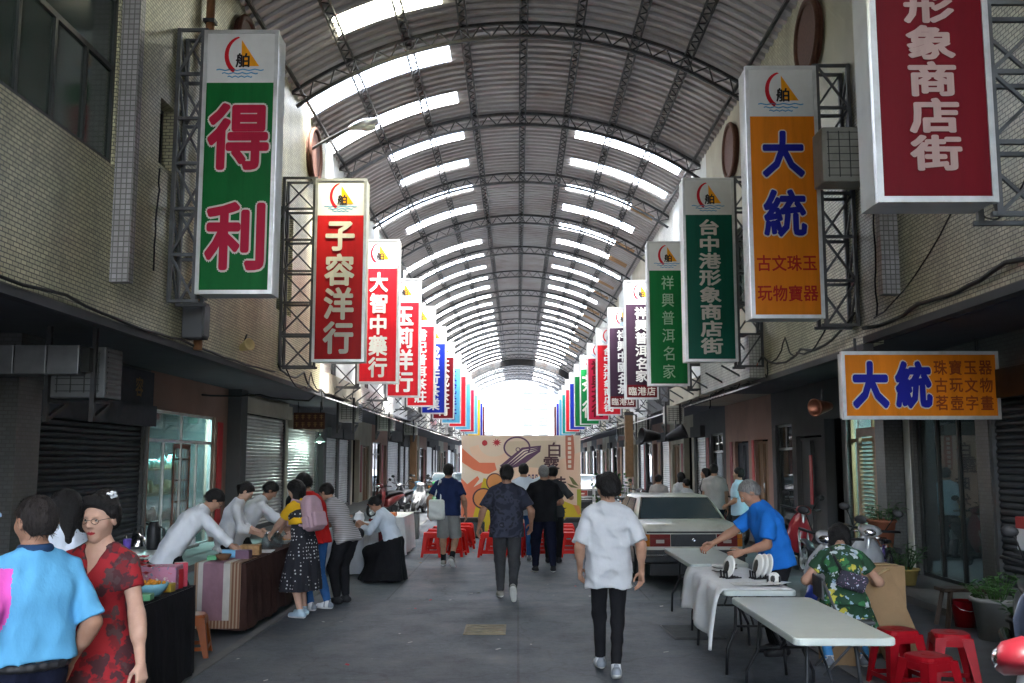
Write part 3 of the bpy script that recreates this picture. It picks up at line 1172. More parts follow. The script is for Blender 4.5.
def vsign(sd, d, label, panel, lines, zb=3.62, logo_on=True, extra=None, detail=2, h=SIGN_H, xoff=0):
    """lines: list of (characters, material, outline material or None, bold, squash)"""
    xin = 2.88 if sd < 0 else 3.13
    xc = sd * (xin + SIGN_W / 2) + xoff
    p = thing('hanging_sign', label, 'sign', (xc, d, zb), 0, 'vertical shop signs hung along the arcade')
    w, D = SIGN_W, SIGN_D
    mb = MB()
    mb.box(-w / 2 + .012, w / 2 - .012, .012, D, 0.012, h - .012)
    mb.build('sign_box', M_sbox, p)
    fr = MB()
    t = .05
    for a, b, c_, d_ in ((-w / 2, w / 2, 0, t), (-w / 2, w / 2, h - t, h), (-w / 2, -w / 2 + t, t, h - t), (w / 2 - t, w / 2, t, h - t)):
        fr.box(a, b, -.014, .05, c_, d_)
    fr.build('frame', M_alu, p)
    zl = h - .72
    f = MB()
    f.add([(-w / 2 + t, -.002, t), (w / 2 - t, -.002, t), (w / 2 - t, -.002, zl), (-w / 2 + t, -.002, zl)], [(0, 1, 2, 3)])
    f.build('face_panel', panel, p)
    if logo_on:
        f = MB()
        f.add([(-w / 2 + t, -.002, zl), (w / 2 - t, -.002, zl), (w / 2 - t, -.002, h - t), (-w / 2 + t, -.002, h - t)], [(0, 1, 2, 3)])
        f.build('logo_panel', M_logoW, p)
        if detail > 0:
            logo(p, -.02, zl + .36, .62, -.005)
    if extra:
        mat_, chars_, lm_ = extra
        f = MB()
        f.add([(-w / 2 + t, -.0045, t), (w / 2 - t, -.0045, t), (w / 2 - t, -.0045, .42), (-w / 2 + t, -.0045, .42)], [(0, 1, 2, 3)])
        f.build('shop_panel', mat_, p)
        q = MB()
        for i, ch in enumerate(chars_):
            letters(q, ch, (i - (len(chars_) - 1) / 2) * .27, .235, .24, .24, -.008, .025)
        q.build('lettering', lm_, p)
    z0, z1 = (.42 if extra else t), zl
    for (chars, lm, om, bold, sq, za, zb_) in lines:
        za = z0 + (z1 - z0) * za
        zz = z0 + (z1 - z0) * zb_
        rows = chars.split('/')
        q = MB()
        o = MB()
        st = (zz - za) / len(rows)
        for i, rw in enumerate(rows):
            zc = zz - st * (i + .5)
            m_ = len(rw)
            cw = min((w - 2 * t - .06) / m_, st * sq)
            for j, ch in enumerate(rw):
                xx = (j - (m_ - 1) / 2) * (w - 2 * t - .06) / m_ if m_ > 1 else 0
                ch_h = min(st * .9, cw * 1.04)
                letters(q, ch, xx, zc, cw * .92, ch_h, -.012, bold)
                if om:
                    letters(o, ch, xx, zc, cw * .92, ch_h, -.0045, bold + .03)
        if om:
            o.build('lettering_outline', om, p)
        q.build('lettering', lm, p)
    # lattice bracket to the wall
    b = MB()
    xa = sd * (w / 2 + .03)
    xb = sd * ((4.5 if sd < 0 else 4.6) - abs(xc) - .03)
    hh = h + .05
    for x in (xa, xb):
        for y in (.06, D - .03):
            b.bar((x, y, -.1), (x, y, hh), .05, .05)
    n = 6
    for i in range(n + 1):
        z = -.08 + (hh + .06) * i / n
        for y in (.062, D - .032):
            b.bar((xa - sd * .06, y, z), (xb + sd * .02, y, z), .04, .04)
        if i < n and detail > 0:
            z2 = -.08 + (hh + .06) * (i + 1) / n
            pa, pb = (xa, xb) if i % 2 == 0 else (xb, xa)
            b.bar((pa, .058, z), (pb, .058, z2), .03, .03)
            b.bar((pb, D - .028, z), (pa, D - .028, z2), .03, .03)
            b.bar((xa, .06, z), (xa, D - .03, z2), .03, .03)
            b.bar((xb, .06, z2), (xb, D - .03, z), .03, .03)
    b.build('bracket', M_steel2, p)
    return p


STR = '台/中/港/形/象/商/店/街'
ln = lambda chars, m, om=None, bold=.03, sq=.95, a=.03, b=.97: (chars, m, om, bold, sq, a, b)
S = lambda k: 13.0 + BAY * k
vsign(-1, 12.3, 'green hanging sign with two large pink red characters outlined in white', P_green, [ln('得', P_mag, P_cream, .035, .75, .52, .95), ln('利', P_mag, P_cream, .035, .75, .05, .46)], zb=3.90, xoff=-.26)
vsign(-1, S(1), 'dark red hanging sign with four cream characters, second on the left row', P_red, [ln('子/容/洋/行', P_cream, None, .035, .9)])
vsign(-1, S(2), 'bright red hanging sign with five white characters, third on the left row', P_bred, [ln('大/智/中/藥/行', P_white, None, .035, .9)])
vsign(-1, S(3), 'red hanging sign with four white characters, fourth on the left row', P_bred, [ln('玉/莉/洋/行', P_white, None, .035, .95)])
vsign(-1, S(4), 'red hanging sign with six small white characters, fifth on the left row', P_bred, [ln('書/記/普/洱/茶/莊', P_white, None, .035, 1)])
vsign(-1, S(5), 'royal blue hanging sign with white characters on the left row', P_blue, [ln('成/豐/行/茶/業', P_white, None, .03, 1)])
vsign(-1, S(6), 'dark red hanging sign with thin pale characters behind the royal blue sign', P_dred, [ln('天/成/茶/行', P_cream, None, .02, .9)])
vsign(-1, S(7), 'light blue hanging sign with dark characters beside the dark red sign on the left', P_lblue, [ln('玉/成/洋/行', P_nblue, None, .02, .9)], detail=1)
vsign(1, 7.8, 'large deep red hanging sign with pale characters nearest the camera on the right', P_dred, [ln(STR, paint('dull_pink', (.36, .25, .23)), None, .04, 1.35, .075, .99)], zb=3.88, logo_on=True, xoff=-.20)
vsign(1, S(0), 'orange hanging sign with two blue characters and two rows of red ones', P_orange, [ln('大', P_nblue, P_cream, .035, .75, .66, .95), ln('統', P_nblue, P_cream, .035, .75, .36, .65), ln('古文珠玉/玩物寶器', P_lred, None, .02, .7, .03, .33)], zb=3.68)
vsign(1, S(1), 'deep green hanging sign with eight white characters, third on the right row', P_dgreen, [ln(STR, P_cream, None, .035, 1.3)])
vsign(1, S(2), 'green hanging sign with thin pale brush characters on the right row', P_mgreen, [ln('祥/興/普/洱/名/家', P_pale, None, .008, .75, .03, .97)], zb=3.56)
vsign(1, S(3), 'plum black hanging sign with white characters and red foot panel, nearer one of two', P_plum, [ln('祥/興/普/洱/名/家', P_white, None, .03, 1)], extra=(P_dred, '臨港店', P_cream), zb=3.56)
vsign(1, S(4), 'plum black hanging sign with white characters and red foot panel, farther one of two', P_plum, [ln('祥/興/中/國/名/茶', P_white, None, .03, 1)], extra=(P_dred, '臨港店', P_cream), zb=3.56)
vsign(1, S(5), 'bright red hanging sign with eight white characters behind the plum signs', P_bred, [ln(STR, P_white, None, .035, 1.3)], zb=3.56)
vsign(1, S(6), 'crimson hanging sign with dark characters behind the bright red one on the right', P_mag, [ln('祥/興/茶/行', P_dred, None, .03, 1)], zb=3.56)
vsign(1, S(7), 'mid green hanging sign behind the crimson one on the right row', P_mgreen, [ln('茶/行', P_cream, None, .02, .7)], zb=3.56, detail=1)
farL = [('red', P_bred), ('light blue', P_lblue), ('crimson', P_mag), ('sky blue', P_lblue), ('yellow', P_yellow), ('blue', P_blue), ('dark red', P_dred)]
farR = [('green', P_mgreen), ('blue', P_blue), ('red', P_bred), ('teal', P_teal), ('pale blue', P_lblue), ('navy', P_nblue), ('dark red', P_dred)]
for i in range(7):
    vsign(-1, S(8 + i), f'small distant {farL[i][0]} sign far down the left row, {ORD[8 + i]} from the front', farL[i][1], [], detail=0)
    vsign(1, S(8 + i), f'small distant {farR[i][0]} sign far down the right row, {ORD[9 + i]} from the front', farR[i][1], [], detail=0)

# horizontal orange sign hung under the right eave
p = thing('shop_sign', 'wide orange sign with two blue characters hung under the right eave', 'sign', (4.93, 12.0, 2.31))
p.scale = (.94, 1, .96)
mb = MB()
mb.box(-1.0, 1.0, .012, .20, 0, .83)
mb.build('sign_box', M_sbox, p)
fr = MB()
for a, b, c_, d_ in ((-1.02, 1.02, -.02, .025), (-1.02, 1.02, .805, .85), (-1.02, -.98, .025, .805), (.98, 1.02, .025, .805)):
    fr.box(a, b, -.012, .06, c_, d_)
fr.build('frame', M_alu, p)
f = MB()
f.add([(-.98, -.002, .025), (.98, -.002, .025), (.98, -.002, .805), (-.98, -.002, .805)], [(0, 1, 2, 3)])
f.build('face_panel', P_orange, p)
q, o = MB(), MB()
for i, ch in enumerate('大統'):
    letters(q, ch, -.66 + i * .56, .42, .44, .56, -.014, .05)
    letters(o, ch, -.66 + i * .56, .42, .44, .56, -.0045, .08)
o.build('lettering_outline', P_cream, p)
q.build('lettering', P_nblue, p)
q = MB()
for j, rw in enumerate(('珠寶玉器', '古玩文物', '茗壺字畫')):
    for i, ch in enumerate(rw):
        letters(q, ch, .26 + i * .195, .64 - j * .225, .165, .185, -.008, .02)
q.build('lettering', P_brown, p)
for x in (-.8, .8):
    b = MB()
    b.bar((x, .1, .85), (x, .1, 1.03), .03)
    b.build('hanger', M_steel, p)

# gold lettered board hung across the left eave, characters too small to read
p = thing('hanging_board', 'small brown board with rows of gold marks hung under the left eave', 'sign', (-5.6, 26.3, 2.62))
mb = MB()
mb.box(-.42, .42, 0, .06, 0, .44)
mb.build('board', M_brownw, p)
q = MB()
for j in range(2):
    for i in range(5):
        x = -.33 + i * .165
        z = .12 + j * .2
        q.box(x - .05, x + .05, -.006, -.001, z + .04, z + .055)
        q.box(x - .05, x + .05, -.006, -.001, z - .01, z + .005)
        q.box(x - .012, x + .012, -.008, -.0065, z - .06, z + .07)
q.build('gold_marks', M_gold, p)
for x in (-.3, .3):
    h = MB()
    h.bar((x, .03, .44), (x, .03, .75), .02)
    h.build('hanger', M_steel, p)


# ------------------------------------------------------------------ things on the walls and eaves
def ac_unit(label, loc, rz=0, w=.66, d=.5, h=.62, brackets=True, hang=None, group=None, mat=None):
    p = thing('air_conditioner', label, 'air conditioner', loc, rz, group)
    mb = MB()
    mb.box(-w / 2, w / 2, 0, d, 0, h, bev=.02)
    mb.build('casing', mat or M_acw, p)
    g_ = MB()
    for i in range(9):
        z = .06 + (h - .12) * i / 8
        g_.box(w / 2 + .002, w / 2 + .012, .05, d - .05, z - .012, z + .012)
    for i in range(4):
        x = -w / 2 + .08 + i * (w - .16) / 3
        g_.box(x - .006, x + .006, -.008, -.001, .06, h - .06)
    for i in range(7):
        z = .08 + (h - .16) * i / 6
        g_.box(-w / 2 + .06, w / 2 - .06, -.011, -.0085, z - .005, z + .005)
    g_.build('louvre', M_frame if hang else M_plG, p)
    if hang:
        b = MB()
        for x in (-w / 2 - .02, w / 2 - .12):
            b.bar((x, -.03, -.28), (x, -.03, h + hang), .06, .05)
            b.bar((x, -.03, -.26), (x, d, -.04), .05)
            b.bar((x, -.03, -.03), (x, d, -.03), .05, .05)
        b.build('bracket', M_steel, p)
    return p


ac_unit('grey box air conditioner hung on two dark brackets under the left eave', (-5.15, 11.4, 2.52), 0, .64, .5, .60, hang=.24, mat=pm('ac_dull_grey', (.10, .105, .11), .55, .15, 4, dirt=((.05, .05, .045), .6)))
ac_unit('old beige air conditioner poking out of the right wall beside the orange sign', (4.29, 12.5, 5.42), 0, .58, .42, .74)

p = thing('duct', 'shiny silver ventilation duct running under the near left eave', 'duct', (-5.75, 11.2, 2.78))
mb = MB()
for i in range(5):
    mb.box(-1.2 + i * .38, -.83 + i * .38, 0, .35, 0, .34, bev=.012)
mb.build('duct_run', pm('dull_zinc', (.16, .17, .18), .45, .2, 5, .5), p)
mb = MB()
mb.box(.702, .80, .03, .32, .03, .31)
mb.build('vent', M_frame, p)

# street lamp on a curved arm at the left wall
p = thing('street_lamp', 'grey cobra head street lamp leaning out from the left wall below the roof', 'street lamp', (-4.46, 20.2, 8.3))
mb = MB()
mb.tube([(-.03, 0, 0), (.3, -.1, .18), (.7, -.2, .36), (.95, -.25, .46)], .03, 8)
mb.build('arm', M_steel2, p)
mb = MB()
rings = []
for t in range(9):
    u = t / 8
    wd = .05 + .12 * math.sin(min(1, u * 1.25) * math.pi * .62)
    ht = .04 + .07 * math.sin(u * math.pi)
    cx_, cz_ = .9 + .62 * u, .44 + .16 * u
    rings.append([(cx_ - .3 * ht * math.sin(a), -.25 + wd * math.cos(a), cz_ + ht * math.sin(a)) for a in [2 * math.pi * k / 12 for k in range(12)]])
mb.loft(rings)
mb.build('head', M_alu, p)
mb = MB()
mb.ball((1.28, -.25, .47), (.2, .12, .09), 12)
mb.build('lens', pm('milky_lens', (.6, .6, .56), .3, .05, 4), p)


def spot(label, loc, aim, mats, group=None, s=1):
    p = thing('spotlight', label, 'spotlight', loc, 0, group)
    a = Vector(aim).normalized()
    M = a.to_track_quat('Z', 'Y').to_matrix().to_4x4()
    mb = MB()
    mb.T = M
    mb.lathe([(0, -.14 * s), (.05 * s, -.14 * s), (.07 * s, -.05 * s), (.10 * s, .10 * s), (.115 * s, .15 * s), (.10 * s, .15 * s), (.08 * s, .06 * s), (0, .05 * s)], n=16)
    mb.build('lamp_body', mats[0], p)
    b = MB()
    b.tube([(0, 0, 0), (0, .02, .12 * s), (.02, .05, .22 * s)], .015, 6)
    b.build('bracket', M_steel, p)
    return p


spot('cream lamp with a red back clipped on the left eave above the glass shop', (-4.42, 15.7, 3.62), (.7, -.5, .2), [pm('lamp_cream', (.62, .50, .25), .5)], s=.9)
spot('small red and yellow lamp on the right eave by the deep green sign', (4.5, 18.4, 3.55), (-.5, -.5, .3), [pm('lamp_red', (.42, .08, .03), .5)], s=.9)
spot('black floodlight under the right eave, left one of two', (3.30, 24.5, 2.40), (-.9, -.3, .05), [M_black], s=1.7)
spot('black floodlight under the right eave, right one of two', (3.92, 24.5, 2.42), (.8, -.3, .35), [M_black], s=1.7)
spot('copper coloured lamp under the right eave by the horizontal sign', (4.62, 14.9, 2.6), (-.8, -.5, -.1), [pm('copper_paint', (.32, .12, .07), .35, metal=.5)], s=1.2)
for x, zt in ((3.72, 2.64), (4.6, 2.62)):
    pass

p = thing('pendant_lamp', 'small lit shade lamp hanging under the left eave by the shutters', 'lamp', (-6.05, 30.0, 2.35))
mb = MB()
mb.lathe([(.02, .16), (.05, .15), (.17, 0), (.165, 0), (.04, .14)], n=16)
mb.build('lamp_shade', pm('lamp_shade_green', (.35, .5, .45), .5), p)
mb = MB()
mb.ball((0, 0, .02), .06, 10)
mb.build('bulb', emit_mat('bulb_glow', (.75, 1, .9), 6), p)
mb = MB()
mb.tube([(0, 0, .16), (0, 0, 1.0)], .008, 5)
mb.build('cord', M_cable, p)
l = bpy.data.lights.new('pendant_light', 'POINT')
l.energy = 1.6
l.color = (.75, 1, .9)
l.shadow_soft_size = .08
lo = bpy.data.objects.new('pendant_light', l)
COL.objects.link(lo)
lo.location = (-6.05, 30, 2.25)

# tube lighting the teal shop; second one added to brighten the right shop glass
for nm, loc, L_, en, lab in (('shop_tube_lamp', (-7.3, 20.2, 2.9), 1.2, 42, 'bare tube lamp glowing inside the teal glass shop on the left'),
                            ('shop_tube_lamp', (7.0, 17.0, 2.9), 1.2, 30, 'added tube lamp brightening the glass shop on the right')):
    p = thing(nm, lab, 'lamp', loc)
    mb = MB()
    mb.tube([(0, -L_ / 2, 0), (0, L_ / 2, 0)], .018, 8)
    mb.build('tube', emit_mat('tube_glow' + str(en), (.8, 1, .97), 8), p)
    mb = MB()
    mb.box(-.03, .03, -L_ / 2 - .03, L_ / 2 + .03, .03, .07)
    mb.build('fitting', M_white, p)
    l = bpy.data.lights.new('tube_light', 'AREA')
    l.shape = 'RECTANGLE'
    l.size, l.size_y = .06, L_
    l.energy = en
    l.color = (.88, 1, .98)
    lo = bpy.data.objects.new('tube_light', l)
    COL.objects.link(lo)
    lo.location = (loc[0], loc[1], loc[2] - .03)

# cables drooping along both eaves
def cable(label, pts, sag=.06, r=.012, seed=0, grp='cables strung along the eaves'):
    rr = random.Random(seed)
    out = []
    for a, b in zip(pts, pts[1:]):
        a, b = Vector(a), Vector(b)
        for i in range(8):
            t = i / 8
            q = a.lerp(b, t)
            q.z -= sag * 4 * t * (1 - t)
            q.x += rr.uniform(-.01, .01)
            q.z += rr.uniform(-.012, .012)
            out.append(q)
    out.append(Vector(pts[-1]))
    mb = MB()
    mb.tube(out, r, 5)
    o = mb.build('cable', M_cable)
    tag(o, label, 'cable', grp)


cable('thick black cable along the lower edge of the nearest left tiled wall', [(-4.44, 6, 3.42), (-4.44, 9.5, 3.40), (-4.44, 12.8, 3.38), (-4.44, 17.8, 3.40)], .05, .018, 1)
cable('black cable drooping along the left eave beyond the teal shop', [(-4.44, 18.0, 3.55), (-4.44, 20.2, 3.6), (-4.42, 22.0, 3.35), (-4.44, 25, 3.6), (-4.44, 29, 3.5), (-4.44, 36, 3.6)], .16, .02, 2)
cable('bundle of black cables along the nearest right tiled wall', [(4.54, 6, 3.60), (4.54, 9, 3.62), (4.54, 11, 3.55), (4.54, 12.8, 3.52)], .05, .025, 3)
cable('thin black cable looping across the nearest right tiled wall', [(4.54, 8.0, 5.0), (4.54, 9.0, 4.1), (4.54, 9.7, 4.6), (4.54, 12.4, 3.6)], .2, .01, 4)
cable('black cable hanging straight down the right tiled wall', [(4.54, 12.2, 6.2), (4.54, 12.25, 4.8), (4.54, 12.3, 3.6)], .0, .012, 5)
cable('tangled black cable along the right eave behind the orange sign', [(4.5, 13, 3.75), (4.5, 15.5, 3.55), (4.5, 18, 3.7), (4.5, 21, 3.4), (4.5, 24, 3.6), (4.5, 31, 3.5)], .18, .02, 6)
cable('black pipe like cable across the ceiling above the left shutters', [(-6.3, 19.5, 3.1), (-5.6, 21.2, 3.2), (-4.6, 21.5, 3.1), (-4.5, 22.2, 3.4)], .03, .02, 7)
cable('thin dark crack running down the left tiled wall by the small window', [(-4.46, 11.85, 5.4), (-4.46, 11.8, 4.7), (-4.46, 11.78, 4.1)], 0, .012, 8)  # crack in the tiles, drawn as a thin dark tube

cr = random.Random(77)
for i in range(8):
    sd_ = -1 if i % 2 else 1
    y_ = (14.2, 18.6, 19.5, 24.0, 25.0, 29.5, 30.5, 35.0)[i]
    xw = sd_ * (4.42 if sd_ < 0 else 4.5)
    z_ = 3.55 + cr.uniform(-.1, .25)
    cable(f'loose loop of black cable sagging from the {"left" if sd_ < 0 else "right"} eave, {ORD[i // 2]} loop from the front',
          [(xw, y_, z_), (xw - sd_ * .12, y_ + 1.1, z_ - .25), (xw - sd_ * .05, y_ + 2.0, z_ + .1), (xw, y_ + 3.4, z_ - .15), (xw, y_ + 3.6, z_ - .15 - cr.uniform(.1, .5))], .16, .014, 20 + i)
# hanging posts and downpipes
def post(label, x, y, z0, z1, mat, w=.16):
    p = thing('post', label, 'post', (x, y, 0))
    mb = MB()
    mb.box(-w / 2, w / 2, -w / 2, w / 2, z0, z1, bev=.012)
    mb.build('shaft', mat, p)
    mb = MB()
    mb.box(-w / 2 - .02, w / 2 + .02, -w / 2 - .02, w / 2 + .02, z1 - .12, z1 - .02)
    mb.build('collar', M_steel, p)


post('brown wooden post under the left eave by the far motorbikes', -4.35, 41, .0, 3.3, M_wood, .28)
post('tan wooden post hanging from the right eave behind the parked sedan', 3.6, 32, 1.25, 3.36, pm('tan_wood', (.13, .075, .035), .6, .2, 8), .26)
p = thing('downpipe', 'rust brown downpipe beside the green sign on the left wall', 'pipe', (-4.40, 13.35, 0))
mb = MB()
mb.tube([(0, 0, 3.3), (0, 0, 9.0)], .06, 10)
mb.build('pipe', pm('rusty_pipe', (.24, .11, .05), .7, .3, 6), p)
for z in (4, 6, 8):
    mb = MB()
    mb.box(-.08, .08, -.08, .08, z, z + .05)
    mb.build('clamp', M_steel, p)
p = thing('junction_box', 'grey stained junction box below the green sign bracket', 'box', (-4.36, 12.95, 3.42))
mb = MB()
mb.box(-.14, .14, 0, .3, 0, .5, bev=.02)
mb.build('casing', M_plG, p)
mb = MB()
mb.box(.141, .155, .03, .27, .04, .46)
mb.build('lid', M_steel2, p)

# manhole cover and drain grate
mb = MB()
mb.box(-.22, .22, -.3, .3, .002, .012)
for i in range(4):
    mb.box(-.20, .20, -.25 + i * .15, -.19 + i * .15, .012, .018)
o = mb.build('manhole_cover', pm('worn_manhole', (.20, .165, .11), .7, .3, 8))
o.location = (-.35, 10.74, 0)
tag(o, 'worn square manhole cover in the middle of the asphalt', 'manhole cover')
mb = MB()
mb.box(-.26, .26, -.42, .42, .006, .010)
for i in range(13):
    mb.box(-.24, .24, -.39 + i * .06, -.36 + i * .06, .010, .02, 1)
o = mb.build('drain_grate', [M_black, pm('worn_iron', (.075, .078, .08), .7, .2, 9)])
o.location = (1.82, 10.6, 0)
o.rotation_euler = (0, 0, .05)
tag(o, 'slotted drain grate in the asphalt left of the cloth covered table', 'drain grate')

# far air conditioners hung on the eaves of the farther houses
for i, (x, y, z) in enumerate(((-4.25, 24.6, 2.75), (-4.2, 31.0, 2.72), (-4.3, 39.2, 2.8), (4.35, 27.2, 2.8), (4.3, 33.6, 2.75), (4.4, 40.8, 2.8))):
    ac_unit('small white air conditioner under the ' + ('left' if x < 0 else 'right') + ' eave, ' + ORD[i % 3] + ' one from the front', (x, y, z), 0, .5, .6, .5, hang=.1, group='air conditioners under the far eaves')
# lattice door behind the teal shop glass, slatted door of the shop on the right
M_lat = pm('lattice_door_red', (.22, .07, .04), .5, .2, 8)
d = MB()
d.box(-2.02, -1.985, 1.55, 1.62, .1, 2.1)
d.box(-2.02, -1.985, 2.42, 2.49, .1, 2.1)
d.box(-2.02, -1.985, 1.62, 2.42, 2.02, 2.1)
for i in range(5):
    d.box(-2.015, -1.99, 1.62, 2.42, .2 + i * .4, .23 + i * .4)
for i in range(5):
    d.box(-2.012, -1.993, 1.72 + i * .15, 1.745 + i * .15, .1, 2.02)
d.build('lattice_door', M_lat, TEAL)
for z, c_ in ((.55, (.30, .10, .06)), (1.1, (.45, .35, .2)), (1.6, (.15, .3, .3))):
    q = MB()
    q.box(-3.1, -2.6, .3, 4.0, z, z + .04)
    rr = random.Random(int(z * 10))
    for i in range(16):
        yy = .45 + i * .22
        hh = rr.uniform(.12, .30)
        q.lathe([(0, 0), (.07, 0), (.085, hh * .6), (.04, hh), (0, hh)], (-2.75, yy, z + .041), 10, mi=1)
    q.build('display_shelf', [M_wood, pm('jar_tone_%d' % int(z * 10), c_, .4)], TEAL)
sl = MB()
sl.box(1.36, 1.42, 3.55, 3.66, .1, 2.35)
sl.box(1.36, 1.42, 4.38, 4.49, .1, 2.35)
sl.box(1.36, 1.42, 3.66, 4.38, 2.2, 2.35)
sl.box(1.36, 1.42, 3.66, 4.38, .1, .3)
o = sl.build('slatted_door', pm('pale_wood_frame', (.33, .20, .13), .5, .15, 6), SLAT)
q = MB()
for i in range(26):
    z = .34 + i * .068
    q.box(1.375, 1.40, 3.661, 4.379, z, z + .035)
q.build('slats', M_plC, o)
# ------------------------------------------------------------------ figures: signed-distance bodies turned into one skin
class Field:
    def __init__(self, lo, hi, res):
        self.lo = np.array(lo, float)
        self.res = res
        self.n = np.maximum(4, np.ceil((np.array(hi) - self.lo) / res).astype(int) + 1)
        self.ax = [self.lo[i] + res * np.arange(self.n[i]) for i in range(3)]
        self.F = np.full(self.n, 1.0, np.float32)

    def sub(self, lo, hi, pad):
        sl = []
        for i in range(3):
            a = int(np.clip(np.floor((lo[i] - pad - self.lo[i]) / self.res), 0, self.n[i]))
            b = int(np.clip(np.ceil((hi[i] + pad - self.lo[i]) / self.res) + 1, 0, self.n[i]))
            sl.append(slice(a, b))
        if any(s.stop - s.start < 1 for s in sl):
            return None, None
        X = self.ax[0][sl[0]][:, None, None]
        Y = self.ax[1][sl[1]][None, :, None]
        Z = self.ax[2][sl[2]][None, None, :]
        return tuple(sl), (X, Y, Z)

    def comb(self, sl, d, k):
        a = self.F[sl]
        if k > 0:
            h = np.maximum(k - np.abs(a - d), 0) / k
            self.F[sl] = np.minimum(a, d) - h * h * k * .25
        else:
            self.F[sl] = np.minimum(a, d)

    def cone(self, a, b, ra, rb, k=.03):
        a, b = np.array(a, float), np.array(b, float)
        r = max(ra, rb)
        sl, P = self.sub(np.minimum(a, b) - r, np.maximum(a, b) + r, .1)
        if sl is None:
            return
        ab = b - a
        L = max(1e-9, (ab * ab).sum())
        X, Y, Z = P
        t = np.clip(((X - a[0]) * ab[0] + (Y - a[1]) * ab[1] + (Z - a[2]) * ab[2]) / L, 0, 1)
        d = np.sqrt((X - a[0] - t * ab[0]) ** 2 + (Y - a[1] - t * ab[1]) ** 2 + (Z - a[2] - t * ab[2]) ** 2) - (ra + (rb - ra) * t)
        self.comb(sl, d, k)

    def ell(self, c, M, r, k=.02, cut=False):
        """ellipsoid; M rows are its local axes"""
        c = np.array(c, float)
        R_ = max(r)
        sl, P = self.sub(c - R_, c + R_, .1 if not cut else .03)
        if sl is None:
            return
        X, Y, Z = P[0] - c[0], P[1] - c[1], P[2] - c[2]
        q = [(M[i][0] * X + M[i][1] * Y + M[i][2] * Z) for i in range(3)]
        k0 = np.sqrt(sum((q[i] / r[i]) ** 2 for i in range(3)))
        k1 = np.sqrt(sum((q[i] / r[i] ** 2) ** 2 for i in range(3)))
        d = k0 * (k0 - 1) / np.maximum(k1, 1e-6)
        if cut:
            a = self.F[sl]
            h = np.maximum(k - np.abs(a + d), 0) / k
            self.F[sl] = np.maximum(a, -d) + h * h * k * .25
        else:
            self.comb(sl, d, k)

    def rbx(self, c, M, h, r, k=.02):
        """rounded box: half sizes h along the rows of M"""
        c = np.array(c, float)
        R_ = float(np.linalg.norm(h))
        sl, P = self.sub(c - R_, c + R_, .06)
        if sl is None:
            return
        X, Y, Z = P[0] - c[0], P[1] - c[1], P[2] - c[2]
        q = [np.abs(M[i][0] * X + M[i][1] * Y + M[i][2] * Z) - (h[i] - r) for i in range(3)]
        d = np.sqrt(sum(np.maximum(x, 0) ** 2 for x in q)) + np.minimum(np.maximum(np.maximum(q[0], q[1]), q[2]), 0) - r
        self.comb(sl, d, k)

    def half(self, p, n):
        """keep the side of the plane against n"""
        n = np.array(n, float)
        n = n / np.linalg.norm(n)
        d = (self.ax[0][:, None, None] - p[0]) * n[0] + (self.ax[1][None, :, None] - p[1]) * n[1] + (self.ax[2][None, None, :] - p[2]) * n[2]
        self.F = np.maximum(self.F, d.astype(np.float32))

    def cutcyl(self, p, n, r):
        """cut everything beyond p along n, inside radius r of the axis only (cuffs)"""
        n = np.array(n, float)
        n = n / np.linalg.norm(n)
        X, Y, Z = self.ax[0][:, None, None] - p[0], self.ax[1][None, :, None] - p[1], self.ax[2][None, None, :] - p[2]
        t = X * n[0] + Y * n[1] + Z * n[2]
        rad = np.sqrt(np.maximum(X * X + Y * Y + Z * Z - t * t, 0))
        d = np.minimum(t, r - rad)
        self.F = np.maximum(self.F, d.astype(np.float32))

    def wrinkle(self, amp, freq, seed, stretch=(1, 1, .45), ridged=False):
        r = np.random.RandomState(seed)
        X, Y, Z = self.ax[0][:, None, None], self.ax[1][None, :, None], self.ax[2][None, None, :]
        w = 0
        for i in range(5):
            v = r.normal(size=3) * freq * np.array(stretch) * (1 + .35 * i)
            q = X * v[0] + Y * v[1] + Z * v[2] + r.uniform(0, 6.3) + 1.6 * np.sin(Z * freq * .3 + X * freq * .22 + i) + .9 * np.sin(Y * freq * .35 - Z * freq * .2 + 2 * i)
            w = w + ((np.abs(np.sin(q * .5)) * 2 - 1.25) if ridged else np.sin(q)) / (1 + .4 * i)
        self.F = self.F + (amp * w * .5).astype(np.float32)

    def mesh(self):
        F = self.F
        F[0], F[-1] = np.maximum(F[0], .01), np.maximum(F[-1], .01)
        F[:, 0], F[:, -1] = np.maximum(F[:, 0], .01), np.maximum(F[:, -1], .01)
        F[:, :, 0], F[:, :, -1] = np.maximum(F[:, :, 0], .01), np.maximum(F[:, :, -1], .01)
        ins = F < 0
        c = [ins[i:ins.shape[0] - 1 + i, j:ins.shape[1] - 1 + j, k:ins.shape[2] - 1 + k] for i in (0, 1) for j in (0, 1) for k in (0, 1)]
        cnt = sum(x.astype(np.int8) for x in c)
        act = (cnt > 0) & (cnt < 8)
        idx = np.argwhere(act)
        if len(idx) == 0:
            return np.zeros((0, 3)), []
        num = np.full(act.shape, -1, np.int64)
        num[act] = np.arange(len(idx))
        acc = np.zeros((len(idx), 3))
        w = np.zeros(len(idx))
        corners = [(i, j, k) for i in (0, 1) for j in (0, 1) for k in (0, 1)]
        vals = {q: F[idx[:, 0] + q[0], idx[:, 1] + q[1], idx[:, 2] + q[2]] for q in corners}
        for q in corners:
            for axn in range(3):
                if q[axn] == 0:
                    q2 = list(q)
                    q2[axn] = 1
                    a, b = vals[q], vals[tuple(q2)]
                    m = (a < 0) != (b < 0)
                    t = np.where(m, a / np.where(np.abs(a - b) < 1e-9, 1, a - b), 0)
                    for d in range(3):
                        acc[:, d] += np.where(m, q[d] + (t if d == axn else 0), 0)
                    w += m
